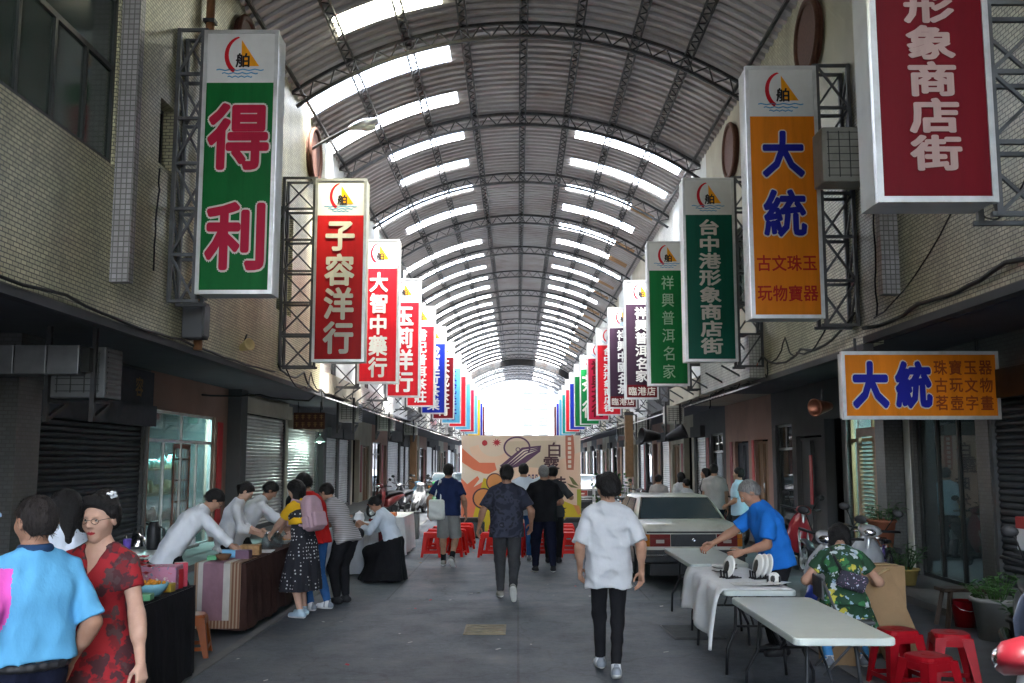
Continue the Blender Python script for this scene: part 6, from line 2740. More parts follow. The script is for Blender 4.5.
    for ch, x, y, w_, h_ in (('白', 554, 450, 15, 14), ('露', 551, 465, 16, 16), ('時', 558, 484, 15, 15), ('分', 556, 499, 12, 12)):
        letters(q, ch, (x - 462) / 118 * W - W / 2, Hh - (y - 436) / 94 * (Hh - z0), w_ / 118 * W, h_ / 94 * (Hh - z0), -.055, .02)
    q.build('lettering', dark, p)
    return p
# ------------------------------------------------------------------ placing things
GT = 'white folding tables along the right of the road'
folding_table('bare white folding table nearest the camera on the right', 1.67, 2.29, 6.10, 7.90, GT)
folding_table('white folding table half covered by a white cloth, with plates', 1.70, 2.30, 8.28, 10.05, GT)
folding_table('bare white folding table between the cloth covered table and the parked sedan', 1.78, 2.40, 10.38, 12.2, GT)
M_clothw = cloth('white_tablecloth', (.66, .67, .68), .06)
# cloth over the middle table: lies on the top, hangs deep at the left end only
mb = MB()
nu, nv = 26, 30
V_, F_ = [], []
for i in range(nu + 1):
    for j in range(nv + 1):
        u, v = i / nu, j / nv
        y = 8.30 + 1.70 * v
        dr = .30 + .16 * (1 - v) + .02 * math.sin(v * 23)
        L_ = .60 + dr
        d = u * L_
        if d < .58:
            V_.append((2.27 - d, y, .739 + .002 * math.sin(y * 40 + d * 30)))
        else:
            h = d - .58
            w = .035 * math.sin(v * 15 + .6) * min(1, h * 3) + .02 * math.sin(v * 31 + 2 * h)
            V_.append((1.69 - .012 - .10 * h - w - .02 * min(1, h * 10), y - .10 * h * (1 - v), .737 - h))
for i in range(nu):
    for j in range(nv):
        a = i * (nv + 1) + j
        F_.append((a, a + 1, a + nv + 2, a + nv + 1))
mb.add(V_, F_, 0, True)
o = mb.build('tablecloth', [M_clothw])
sm = o.modifiers.new('thick', 'SOLIDIFY')
sm.thickness = .004
tag(o, 'white cloth hanging deep over the road side of the middle right table', 'tablecloth')
# things on the cloth
M_plate = pm('stoneware_white', (.68, .67, .64), .3, .05, 8)
M_platedk = pm('stoneware_dark', (.05, .045, .04), .35, .2, 8)
for i, (x, y, n_) in enumerate(((1.93, 9.55, 6), (2.05, 9.75, 4))):
    p = thing('plate_stack', ['taller stack of pale round plates on the white cloth', 'lower stack of pale plates at the back of the white cloth'][i], 'plates', (x, y, .742), 0, 'stacks of plates')
    for k in range(n_):
        m = MB()
        m.lathe([(0, 0), (.05, 0), (.085, .012), (.083, .015), (.05, .005), (0, .005)], n=22)
        q = m.build('plate', M_plate if k % 3 else M_platedk, p)
        q.location = (0, 0, k * .011)


def plate_stand(label, loc, rz, tall=.17, n=2):
    p = thing('plate_stand', label, 'plate stand', loc, rz, 'black stands holding plates upright')
    for k in range(n):
        m = MB()
        T = Matrix.Translation((k * .045, 0, tall * .52)) @ Matrix.Rotation(R(14), 4, 'Y')
        m.T = T
        prof = [(0, -.008), (tall * .42, -.004), (tall * .5, .006), (tall * .48, .010), (tall * .4, .0), (0, -.003)]
        m.lathe(prof, n=22, axis='x')
        m.build('plate', M_plate, p)
        m = MB()
        m.T = T
        m.ball((-.011, .01, -.01), (.003, tall * .22, tall * .3), 10)
        m.build('dark_motif', M_platedk, p)
    m = MB()
    for y in (-.05, 0, .05):
        m.box(-.06, .10, y - .007, y + .007, 0, .012)
        for k in range(n + 1):
            m.bar((-.045 + k * .05, y, .01), (-.05 + k * .05, y, .07), .012)
    m.build('rack', M_black, p)
    return p


plate_stand('small black stand with an upright plate at the left of the white cloth', (1.90, 9.05, .742), .35, .20, 1)
plate_stand('larger black stand with several upright plates by the man in blue', (2.15, 9.0, .742), .2, .22, 3)
plate_stand('low black stand near the right edge of the white cloth', (2.20, 8.62, .742), 1.2, .10, 1)
m = MB()
for k in range(5):
    T = Matrix.Translation((1.95 + k * .06, 8.60 - .012 * k, .745 + .004 * k)) @ Matrix.Rotation(R(12 * k), 4, 'Z')
    m.T = T
    m.box(-.12, .12, -.09, .09, 0, .003)
o = m.build('paper_sheets', pm('printed_paper', (.60, .60, .58), .6, .2, 18))
tag(o, 'fanned sheets of printed paper on the white cloth', 'paper')

# red stools on the right and in front of the stage
GS = 'dark red stools at the near right'
stool('dark red plastic stool at the left back of the near right trio', (3.06, 8.15, 0), .15, M_stooldk, GS)
stool('dark red plastic stool at the right of the near right trio', (3.42, 8.0, 0), -.2, M_stooldk, GS)
stool('lower dark red plastic stool in front of the near right trio', (2.93, 7.25, 0), .4, M_stooldk, GS, h=.42)
GS2 = 'red plastic stools set out before the stage board'
cols = [(-1.62, 'far left'), (-1.18, 'second from left'), (-.52, 'third from left'), (-.08, 'third from right'), (.42, 'second from right'), (.92, 'far right')]
rows = [(18.8, 'front'), (19.6, 'second'), (20.5, 'third'), (21.4, 'back')]
proto = None
for (x, cn) in cols:
    for (y, rn) in rows:
        lab = f'bright red plastic stool in the {rn} row before the stage, {cn}'
        xx, yy, rz = x + rnd.uniform(-.05, .05) + (.04 * (y - 18.8)), y + rnd.uniform(-.1, .1), rnd.uniform(-.25, .25)
        if proto is None:
            proto = stool(lab, (xx, yy, 0), rz, M_stoolred, GS2)
        else:
            c = copy_tree(proto)
            place(c, (xx, yy, 0), rz, lab)

backdrop()
for i, (x, lab) in enumerate(((-1.15, 'black wedge speaker on the ground left of the stage board'), (1.35, 'black wedge speaker on the ground right of the stage board'))):
    p = thing('stage_speaker', lab, 'speaker', (x, 23.3, 0), 0, 'speakers by the stage')
    m = MB()
    m.prism([(-.36, 0), (.36, 0), (.36, .34), (.22, .46), (-.22, .46), (-.36, .34)], -.2, .2)
    m.build('cabinet', M_black, p)
    m = MB()
    m.box(-.30, .30, -.21, -.203, .04, .36)
    m.build('grille', M_steel2, p)

# vehicles
sedan('dusty grey beige old sedan parked on the right with its boot to the camera', (2.53, 14.4, 0), R(2.0), (.50, .485, .42)).scale = (.91, 1, .97)
sedan('dark sedan parked far off on the left beyond the market tables', (-2.9, 40.5, 0), R(3), (.05, .055, .06), False)
sedan('pale silver sedan parked far off behind the right end of the stage board', (2.75, 34.0, 0), R(-2), (.55, .57, .60), False)
GM = 'scooters parked in the arcade'
scooter('blue and white scooter parked behind the man in the blue shirt', (3.35, 11.0, 0), R(150), (.02, .05, .35), (.34, .35, .37), GM)
scooter('white fronted scooter standing beside the blue and white one', (4.05, 12.0, 0), R(165), (.08, .08, .09), (.34, .35, .36), GM)
scooter('dark scooter at the right edge beside the white flower pot', (3.98, 7.85, 0), R(158), (.03, .035, .05), (.05, .06, .09), GM)
scooter('glossy deep red scooter cut off by the lower right corner', (2.50, 4.22, 0), R(66), (.085, .004, .008), (.09, .004, .008), GM)
for i, (x, y, a, c1, c2, lab) in enumerate((
        (-3.35, 33.5, 172, (.20, .20, .21), (.30, .30, .31), 'silver scooter in the far left cluster, nearest the wooden post'),
        (-3.95, 33.0, 165, (.03, .03, .035), (.04, .04, .05), 'black scooter in the far left cluster beside the silver one'),
        (-3.05, 34.6, 190, (.03, .16, .05), (.04, .26, .08), 'green scooter in the far left cluster'),
        (-3.65, 35.2, 178, (.05, .16, .40), (.20, .42, .60), 'light blue scooter in the far left cluster'),
        (-4.35, 32.0, 150, (.09, .012, .012), (.10, .015, .015), 'maroon scooter at the near end of the far left cluster'),
        (3.0, 26.6, -160, (.03, .03, .03), (.05, .05, .05), 'black scooter behind the sedan by the potted flowers'),
        (4.45, 21.5, 200, (.25, .02, .03), (.03, .03, .04), 'dark red scooter by the wall beyond the sedan'),
        (4.5, 16.6, 185, (.04, .04, .05), (.30, .02, .03), 'black and red scooter between the sedan and the shop fronts'))):
    scooter(lab, (x, y, .004), R(a), c1, c2, GM)

# bicycle under the hanging plant
def bicycle(label, loc, rz):
    p = thing('bicycle', label, 'bicycle', loc, rz)
    for y, nm in ((-.50, 'wheel'), (.52, 'wheel')):
        wheel(p, (0, y, .32), .32, .04, .035, M_chrome, 14)
    c = pm('bike_violet', (.10, .07, .22), .35, .1, 8)
    m = MB()
    for a, b in (((0, -.08, .28), (0, -.22, .72)), ((0, -.08, .28), (0, .36, .62)), ((0, -.18, .60), (0, .34, .72)), ((0, .33, .80), (0, .38, .58))):
        m.tube([a, b], .018, 8)
    for sx in (-1, 1):
        m.tube([(sx * .03, -.50, .32), (0, -.08, .28)], .009, 6)
        m.tube([(sx * .03, -.50, .32), (0, -.18, .60)], .009, 6)
        m.tube([(sx * .03, .38, .58), (sx * .04, .52, .32)], .012, 6)
    m.build('bike_frame', c, p)
    m = MB()
    m.tube([(-.28, .24, .92), (-.1, .34, .93), (0, .33, .86), (.1, .34, .93), (.28, .24, .92)], .012, 6)
    m.build('handlebar', M_chrome, p)
    m = MB()
    m.loft([sect((0, -.36, .76), .075, .03), sect((0, -.22, .77), .06, .03), sect((0, -.08, .76), .02, .02)])
    m.build('saddle', M_black, p)
    m = MB()
    for z in (.62, .74, .86):
        m.tube([(-.14, .40, z), (.14, .40, z), (.12, .62, z), (-.12, .62, z)], .006, 5, closed=True)
    for x, y in ((-.14, .40), (.14, .40), (.12, .62), (-.12, .62), (0, .40), (0, .62)):
        m.tube([(x, y, .86), (x * .9, y, .60)], .005, 5)
    m.build('basket', M_chrome, p)
    return p


bicycle('violet framed bicycle with a wire basket leaning by the tiled pillar on the right', (4.55, 12.55, .0), R(150))
M_card = pm('cardboard', (.30, .19, .10), .8, .12, 5, dirt=((.2, .12, .06), .5))
carton('tall brown cardboard box standing beside the seated woman in green', (3.42, 9.65, 0), (.46, .34, .80), .15, M_card, group='cardboard boxes by the near right stools')
o = carton('flat brown carton leaning against the tall cardboard box', (3.50, 9.15, .03), (.36, .10, .78), .25, M_card, group='cardboard boxes by the near right stools')
o.rotation_euler = (R(0), R(-24), .25)
carton('low brown carton on the ground under the near white table', (2.92, 9.05, 0), (.40, .3, .28), -.1, M_card, group='cardboard boxes by the near right stools')

# plants, bench and buckets on the right
M_potw = pm('pot_white', (.27, .27, .25), .5, .1, 5, dirt=((.2, .19, .15), .5))
M_potr = pm('pot_terracotta', (.26, .09, .05), .7, .2, 6)
M_potk = pm('pot_black', (.03, .03, .03), .6, .2, 6)
potted_plant('leafy green plant in a white pot beside the dark scooter', (4.82, 10.2, .0), .22, .42, M_potw, .34, 26, M_leafg, 3)
potted_plant('green plant in a red brown pot raised by the tiled pillar', (5.25, 14.4, .55), .20, .40, M_potr, .34, 20, M_leafd, 4)
potted_plant('low green plant in a yellowish pot at the foot of the tiled pillar', (5.35, 13.9, .09), .2, .22, pm('pot_ochre', (.30, .22, .07), .6), .40, 24, M_leafd, 5)
potted_plant('dark stemmed plant in a black pot behind the dark scooter', (4.6, 9.0, .0), .22, .40, M_potk, .3, 12, M_leafd, 6)
p = thing('plant_stand', 'small dark stand under the red brown pot', 'stand', (5.25, 14.4, .09))
m = MB()
m.box(-.2, .2, -.2, .2, .40, .46)
for x in (-.17, .17):
    for y in (-.17, .17):
        m.bar((x, y, 0), (x, y, .4), .03)
m.build('stand_frame', M_steel, p)
M_dkwood = pm('dark_wood', (.06, .04, .028), .6, .3, 12)
p = thing('bench', 'low dark wooden bench with splayed legs beside the white flower pot', 'bench', (4.88, 11.0, 0), .05)
m = MB()
m.box(-.28, .28, -.13, .13, .38, .42, bev=.008)
m.build('seat', M_dkwood, p)
for x in (-1, 1):
    for y in (-1, 1):
        m = MB()
        m.bar((x * .2, y * .09, .38), (x * .27, y * .13, 0), .035, .045)
        m.build('leg', M_dkwood, p)
turned('bucket', 'red plastic bucket under the low wooden bench', 'bucket', (4.86, 10.98, .0), [(0, 0), (.10, 0), (.135, .27), (.145, .28), (.128, .28), (.095, .012), (0, .012)], M_stooldk,
       [('handle', lambda q: q.tube([(-.135, 0, .26), (-.09, -.12, .2), (0, -.15, .18), (.09, -.12, .2), (.135, 0, .26)], .005, 5), M_chrome)])
turned('basin', 'dark green basin on the ground beside the red bucket', 'basin', (5.28, 11.3, .09), [(0, 0), (.14, 0), (.2, .16), (.205, .16), (.19, .15), (.13, .012), (0, .012)], pm('basin_green', (.02, .10, .05), .5),
       [('rim', lambda q: q.tube([(.203 * math.cos(a), .203 * math.sin(a), .16) for a in [2 * math.pi * k / 20 for k in range(20)]], .007, 5, closed=True), pm('basin_green', (.02, .10, .05)))])
p = thing('carton_crate', 'red and white carton standing on a post at the right edge', 'box', (5.35, 10.35, .09), 0)
m = MB()
m.box(-.13, .13, -.12, .12, .78, 1.12, bev=.01)
m.build('carton_body', M_white, p)
m = MB()
m.box(-.134, .134, -.124, .124, 1.0, 1.124, bev=.01)
m.box(-.03, .02, -.126, -.121, .86, .98)
m.build('red_lid', M_red, p)
m = MB()
m.bar((0, 0, 0), (0, 0, .78), .06)
m.box(-.16, .16, -.14, .14, .74, .779)
m.build('stand_post', M_steel, p)
# flower stand with bouquets behind the sedan
p = thing('flower_stand', 'white wire stand crowded with potted green and orange flowers behind the sedan', 'flower stand', (2.25, 24.2, 0))
m = MB()
for x in (-.4, .4):
    for y in (-.25, .25):
        m.bar((x, y, 0), (x, y, 1.15), .03)
for z in (.35, .75, 1.13):
    m.box(-.42, .42, -.27, .27, z, z + .02)
m.build('stand_frame', M_plW, p)
for j, (mt, sd_) in enumerate(((M_leafg, 1), (M_leafd, 2), (pm('orange_petals', (.65, .16, .03), .6, .2, 9), 3), (pm('violet_petals', (.20, .10, .45), .6, .2, 9), 4), (pm('white_petals', (.6, .6, .58), .6, .2, 9), 5))):
    m = MB()
    rr = random.Random(sd_)
    for i in range(150 if j < 2 else 40):
        c = Vector((rr.uniform(-.45, .45), rr.uniform(-.3, .3), rr.uniform(.5, 1.45) if j < 2 else rr.uniform(.6, 1.35)))
        d = Vector((rr.gauss(0, 1), rr.gauss(0, 1), rr.gauss(.2, .6))).normalized()
        s_ = d.cross(Vector((.3, .2, 1))).normalized()
        L_ = rr.uniform(.07, .14) if j < 2 else .06
        m.add([c, c + d * L_ * .5 + s_ * L_ * .3, c + d * L_, c + d * L_ * .5 - s_ * L_ * .3], [(0, 1, 2, 3)])
    m.build(['leaves', 'leaves', 'orange_flowers', 'violet_flowers', 'white_flowers'][j], mt, p)

# ------------------------------------------------------------------ the left market tables
M_black_cloth = cloth('black_tablecloth', (.012, .012, .015), .3)
M_brown_cloth = cloth('brown_tablecloth', (.055, .028, .024), .2)
M_wht_cloth = cloth('grey_white_tablecloth', (.46, .48, .52), .08)


def plain_table(label, x0, x1, y0, y1, group):
    return folding_table(label, x0, x1, y0, y1, group)


GL_ = 'market tables along the left of the road'
plain_table('table under the black cloth behind the woman in red', -3.42, -2.76, 6.3, 8.55, GL_)
cloth_cover('black cloth hanging to the ground over the near left table', -3.42, -2.76, 6.3, 8.55, .73, .71, M_black_cloth, seed=1, group='cloths on the left market tables')
plain_table('table under the brown cloth in front of the men in white shirts', -3.34, -2.84, 10.35, 13.4, GL_)
cloth_cover('dark brown cloth draped over the long tea table', -3.34, -2.84, 10.35, 13.4, .73, .66, M_brown_cloth, seed=2, group='cloths on the left market tables')
plain_table('table under the grey white cloth beyond the customers', -3.05, -2.45, 15.6, 17.3, GL_)
cloth_cover('grey white cloth hanging in folds over the third left table', -3.05, -2.45, 15.6, 17.3, .73, .70, M_wht_cloth, seed=3, group='cloths on the left market tables')
plain_table('farthest left market table under a bright white cloth', -2.75, -2.15, 18.6, 20.4, GL_)
cloth_cover('bright white cloth over the farthest left market table', -2.75, -2.15, 18.6, 20.4, .73, .68, M_clothw, seed=4, group='cloths on the left market tables')
folding_table('pale green topped side table with kettles against the left wall', -4.80, -4.15, 11.3, 13.0, GL_)
# striped runner hanging at the near end of the brown table
mb = MB()
M_run = [pattern_mat('runner_stripes', 'stripes', dir='X', scale=9, stops=[(.3, (.16, .075, .04)), (.45, (.30, .19, .13)), (.6, (.12, .05, .03)), (.8, (.34, .24, .16))]), cloth('runner_mauve', (.25, .14, .17)), cloth('runner_cream', (.46, .44, .40))]
xs_ = [(-3.33, -3.29, 0), (-3.29, -3.24, 2), (-3.24, -3.03, 1), (-3.03, -2.96, 2), (-2.96, -2.85, 0)]
for a, b, m_ in xs_:
    for (ya, za, yb, zb) in [(10.9, .746, 10.29, .746), (10.29, .746, 10.275, .735), (10.275, .735, 10.272, .17), (10.272, .17, 10.268, .09)]:
        mb.add([(a, ya, za), (b, ya, za), (b, yb, zb), (a, yb, zb)], [(0, 1, 2, 3)], m_ if za > .18 else 0)
o = mb.build('table_runner', M_run)
sm = o.modifiers.new('thick', 'SOLIDIFY')
sm.thickness = .004
tag(o, 'mauve and cream striped runner hanging at the near end of the tea table', 'table runner')

zt = .741
M_blueb = pm('bowl_blue', (.17, .38, .46), .35, .08, 6)
M_snack = pm('orange_snack', (.62, .24, .02), .5, .5, 30)
bowl('pale blue bowl heaped with orange snacks on the black table', (-2.87, 7.85, zt), .125, .10, M_blueb, M_snack)
M_pink = pattern_mat('floral_pink_box', 'floral', a=(.46, .20, .30), cols=[((.60, .55, .50), 16, .22), ((.18, .22, .30), 21, .18), ((.55, .06, .10), 27, .16)])
carton('pink flowered gift box on the black table behind the blue bowl', (-2.98, 8.28, zt), (.34, .24, .19), .1, M_pink, lid=False, name='gift_box')
carton('second flowered gift box at the left end of the black table', (-3.28, 7.6, zt), (.18, .36, .18), -.1, M_pink, lid=False, name='gift_box')
p = thing('flower_bunch', 'bunch of red paper flowers behind the blue bowl on the black table', 'flowers', (-3.12, 7.95, zt))
m = MB()
rr = random.Random(9)
for i in range(34):
    c = Vector((rr.uniform(-.17, .17), rr.uniform(-.1, .1), rr.uniform(.14, .30)))
    for k in range(4):
        a = k * 1.57 + rr.uniform(0, 1)
        d = Vector((math.cos(a), math.sin(a), .4)) * .045
        s_ = d.cross(Vector((0, 0, 1))).normalized() * .022
        m.add([c, c + d * .6 + s_, c + d, c + d * .6 - s_], [(0, 1, 2, 3)])
m.build('petals', pm('flower_red', (.55, .015, .03), .5, .2, 20), p)
m = MB()
m.lathe([(0, 0), (.06, 0), (.08, .16), (.075, .16), (.055, .01), (0, .01)], n=14)
m.build('vase', M_white, p)
m = MB()
m.box(-.16, .16, -.11, .11, 0, .012)
m.box(-.15, .15, -.10, .10, .012, .03, 1)
o = m.build('tray', [M_wood, pm('tray_food', (.35, .22, .10), .6, .5, 25)])
o.location = (-3.0, 7.25, zt)
tag(o, 'wooden tray of small sweets at the near end of the black table', 'tray')
stool('orange plastic stool between the black and brown tables', (-3.05, 9.35, 0), .2, pm('stool_orange', (.30, .075, .015), .4, .1, 7), None, h=.38)

# back table: thermos, kettles, purple cup
zb_ = .735
turned('thermos', 'black vacuum flask on the pale green side table', 'flask', (-4.38, 11.95, zb_), [(0, 0), (.075, 0), (.08, .02), (.08, .24), (.06, .29), (.05, .33), (.0, .33)], M_black,
       [('handle', lambda q: q.tube([(.07, 0, .27), (.12, 0, .24), (.12, 0, .12), (.08, 0, .08)], .012, 6), M_black), ('spout', lambda q: q.tube([(-.04, 0, .29), (-.10, 0, .31)], .014, 6), M_black)])


def kettle(label, loc, mat, r=.10):
    turned('kettle', label, 'kettle', loc, [(0, 0), (r, 0), (r * 1.05, .03), (r * .8, .13), (r * .35, .16), (r * .1, .18), (0, .19)], mat,
           [('handle', lambda q: q.tube([(-r * .7, 0, .13), (-r * .6, 0, .24), (0, 0, .28), (r * .6, 0, .24), (r * .7, 0, .13)], .009, 6), M_black),
            ('spout', lambda q: q.tube([(-r * .9, 0, .05), (-r * 1.4, 0, .10), (-r * 1.6, 0, .15)], [.02, .014, .01], 8), mat)])


kettle('steel kettle at the left end of the pale green side table', (-4.62, 12.1, zb_), M_chrome)
kettle('steel kettle with a tall handle behind the black flask', (-4.32, 12.5, zb_), M_chrome, .09)
turned('cup', 'purple paper cup on the near edge of the pale green side table', 'cup', (-4.52, 11.5, zb_), [(0, 0), (.035, 0), (.047, .15), (.043, .15), (.032, .01), (0, .01)], pm('cup_purple', (.14, .08, .42), .5), [('lid', lambda q: q.lathe([(.045, .145), (.05, .15), (.048, .16), (0, .162)], n=16), pm('cup_purple2', (.20, .14, .5), .5))])
carton('small white carton on the pale green side table', (-4.25, 12.8, zb_), (.18, .12, .08), .2, M_white, lid=False)

# tea table
M_tealc = pm('tea_blue', (.16, .40, .60), .5, .1, 8)
carton('light blue packet on the near part of the brown tea table', (-3.12, 10.85, zt), (.20, .14, .09), .3, M_tealc, lid=False, name='packet')
carton('small mauve box beside the packets on the brown tea table', (-2.95, 10.72, zt), (.15, .11, .10), -.1, pm('box_mauve', (.16, .09, .13), .6), lid=False)
carton('woven tan box in the middle of the brown tea table', (-3.02, 11.25, zt), (.22, .18, .11), .1, pm('box_tan', (.34, .19, .08), .7, .3, 30), lid=False)
bowl('brown clay bowl near the runner on the brown tea table', (-3.12, 10.55, zt), .085, .07, pm('clay_brown', (.16, .08, .04), .6))
carton('green packet at the near left corner of the brown tea table', (-3.25, 10.6, zt), (.1, .14, .05), .2, pm('packet_green', (.10, .34, .16), .5), lid=False, name='packet')
M_jar = glass_mat('clear_glass_jar', (.85, .9, .9), .3, .03)
for i, (x, y, lab) in enumerate(((-3.02, 12.0, 'clear glass jar in the middle of the brown tea table'), (-2.96, 12.25, 'second clear glass jar behind the first on the tea table'))):
    turned('glass_jar', lab, 'jar', (x, y, zt), [(0, 0), (.06, 0), (.075, .05), (.065, .12), (.04, .15), (.042, .17), (.036, .17), (.06, .05), (0, .012)], M_jar, [('stopper', lambda q: q.lathe([(0, .16), (.03, .165), (.025, .2), (0, .21)], n=12), M_chrome)])
carton('folded white paper on the road edge of the tea table', (-2.93, 11.6, zt), (.16, .3, .012), .1, M_white, lid=False, name='paper')
bowl('shallow yellow dish of dried fruit on the tea table by the customers', (-3.0, 12.7, zt), .12, .05, M_white, M_snack, name='dish', cat='dish')
# third and fourth tables
potted_plant('yellow green table plant in a small pot on the third left table', (-2.95, 16.2, zt), .07, .10, M_potr, .22, 16, pm('leaf_yellow', (.30, .30, .03), .5, .3, 14), 8, leaf=.08)
bowl('dark teapot bowl on the third left table', (-2.70, 16.0, zt), .09, .10, M_platedk)
carton('wooden tea tray on the third left table', (-2.68, 15.8, zt), (.30, .2, .03), .1, M_wood, lid=False, name='tray', cat='tray')
turned('pot', 'white ceramic pot at the far end of the third left table', 'pot', (-2.70, 16.9, zt), [(0, 0), (.07, 0), (.09, .08), (.07, .15), (.075, .16), (.06, .16), (.07, .08), (0, .01)], M_white, [('lid', lambda q: q.lathe([(.07, .16), (.03, .18), (.012, .2), (0, .205)], n=14), M_white)])
carton('orange tray on the farthest left market table', (-2.50, 18.9, zt), (.36, .3, .07), 0, pm('tray_orange', (.62, .16, .03), .5), lid=False, name='tray', cat='tray')
p = thing('cloth_hanging', 'dark red cloth hanging at the near end of the farthest left table', 'cloth', (-2.55, 18.42, 0))
m = MB()
for k in range(8):
    m.add([(-.22 + k * .055, .012 * math.sin(k * 2), .72), (-.165 + k * .055, .012 * math.sin(k * 2 + 2), .72), (-.165 + k * .055, -.03 + .02 * math.sin(k * 2 + 2), .12), (-.22 + k * .055, -.03 + .02 * math.sin(k * 2), .12)], [(0, 1, 2, 3)], 0, True)
o = m.build('cloth', cloth('maroon_cloth', (.14, .02, .025)), p)
sm = o.modifiers.new('thick', 'SOLIDIFY')
sm.thickness = .006
p = thing('bin', 'dark grey square bin on the road beyond the farthest left table', 'bin', (-2.42, 22.9, 0))
m = MB()
m.box(-.14, .14, -.14, .14, 0, .58, bev=.02)
m.build('bin_body', pm('bin_grey', (.08, .085, .09), .6), p)
m = MB()
m.box(-.15, .15, -.15, .15, .581, .62, bev=.012)
m.build('lid', M_black, p)

# small goods along the black table and scraps on the road
for i, (x, y, sz, c_, lab) in enumerate(((-2.86, 8.30, (.12, .10, .16), (.45, .02, .03), 'red tin at the far end of the black table'),
                                        (-2.84, 8.10, (.10, .09, .07), (.50, .36, .05), 'small yellow packet beside the red tin on the black table'),
                                        (-2.83, 7.62, (.09, .12, .05), (.10, .30, .14), 'small green packet in front of the blue bowl'),
                                        (-2.98, 7.60, (.12, .12, .09), (.42, .42, .44), 'silver grey box left of the blue bowl'),
                                        (-2.85, 8.44, (.10, .08, .20), (.50, .06, .10), 'crimson packet standing at the far corner of the black table'))):
    carton(lab, (x, y, zt), sz, .2 * i - .3, pm('goods_%d' % i, c_, .45, .2, 12), lid=False, name='packet', cat='packet', group='small goods on the black table')
m = MB()
rr = random.Random(31)
for i in range(70):
    x, y = rr.uniform(-2.6, 2.7), rr.uniform(7.5, 22)
    a, L_ = rr.uniform(0, 6.28), rr.uniform(.008, .028)
    u_, v_ = Vector((math.cos(a), math.sin(a), rr.uniform(-.2, .2))) * L_, Vector((-math.sin(a), math.cos(a), rr.uniform(-.2, .2))) * L_ * rr.uniform(.4, 1)
    c = Vector((x, y, .016))
    m.add([c - u_ - v_, c + u_ - v_, c + u_ + v_, c - u_ + v_], [(0, 1, 2, 3)], rr.choice((0, 0, 0, 1, 2)))
tag(m.build('litter', [pm('scrap_pale', (.40, .40, .38), .8), pm('scrap_leaf', (.16, .10, .04), .8), pm('scrap_red', (.40, .03, .05), .7)]), 'tiny scraps and petals scattered over the asphalt', 'litter', kind='stuff')
# ------------------------------------------------------------------ people
C_white = cloth('fabric_white', (.47, .485, .51), .04)
C_whiteA = cloth('fabric_bright_white', (.70, .72, .75), .04)
C_whiteb = cloth('fabric_blueish_white', (.58, .64, .72), .06)
C_sky = cloth('polo_sky_blue', (.11, .36, .60), .05)
C_pink = cloth('polo_pink', (.72, .11, .48), .05)
C_navy = cloth('fabric_navy', (.015, .025, .075), .15)
C_navy2 = cloth('polo_collar_navy', (.02, .05, .12), .1)
C_dknavy = cloth('trousers_navy', (.010, .012, .026), .2)
C_black = cloth('fabric_black', (.012, .012, .014), .2)
C_char = cloth('fabric_charcoal', (.045, .046, .05), .15)
C_blue = cloth('tee_royal_blue', (.015, .14, .50), .08)
C_red = cloth('tee_red', (.55, .02, .02), .08)
C_yel = cloth('blouse_yellow', (.66, .38, .02), .08)
C_grey = cloth('shorts_grey', (.20, .20, .195), .1)
C_greyt = cloth('tee_grey', (.34, .32, .31), .08)
C_jean = cloth('jeans_blue', (.03, .10, .26), .25)
C_lblue = cloth('tee_light_blue', (.40, .55, .66), .06)
C_tote = cloth('tote_white', (.62, .64, .62), .06)
C_pack = cloth('backpack_pink', (.42, .28, .32), .08)
P_dress = pattern_mat('dress_red', 'floral', a=(.26, .004, .010), cols=[((.05, .010, .014), 9.5, .42), ((.06, .030, .032), 11, .28), ((.14, .004, .008), 14, .30)])
P_dots = pattern_mat('dress_dots', 'dots', a=(.010, .010, .016), b=(.55, .55, .55), scale=24)
P_green_f = pattern_mat('dress_green_floral', 'floral', a=(.012, .05, .022), cols=[((.03, .15, .05), 10, .30), ((.50, .56, .60), 9, .26), ((.52, .46, .06), 7.5, .22), ((.30, .42, .55), 13, .18)])
P_camo = pattern_mat('tee_dark_pattern', 'blotch', scale=7, hard=True, stops=[(.0, (.012, .014, .028)), (.47, (.028, .032, .055)), (.56, (.010, .011, .02)), (.64, (.05, .05, .075))])
P_stripe = pattern_mat('top_grey_stripe', 'stripes', dir='Z', scale=14, stops=[(.4, (.20, .19, .19)), (.55, (.42, .40, .40))])
SW = (M_sneaker, M_sole, cloth('sneaker_grey_panel', (.22, .24, .27)))
SB = (M_shoeblk, M_black)
SG = (M_shoegrey, M_sole)
SBL = (cloth('sneaker_pale_blue', (.36, .48, .58)), M_sole)


def pinkside(c, J):
    ax = J['eL'] - J['shL']
    L_ = np.linalg.norm(ax)
    t = (c - J['shL']) @ (ax / L_)
    per = np.linalg.norm(c - J['shL'] - t[:, None] * (ax / L_), axis=1)
    return ((t > .0) & (t < .26) & (per < .082 + .04 * np.clip(t, 0, .24)) & ((c - J['shL']) @ J['rx'] < .062)).astype(int)


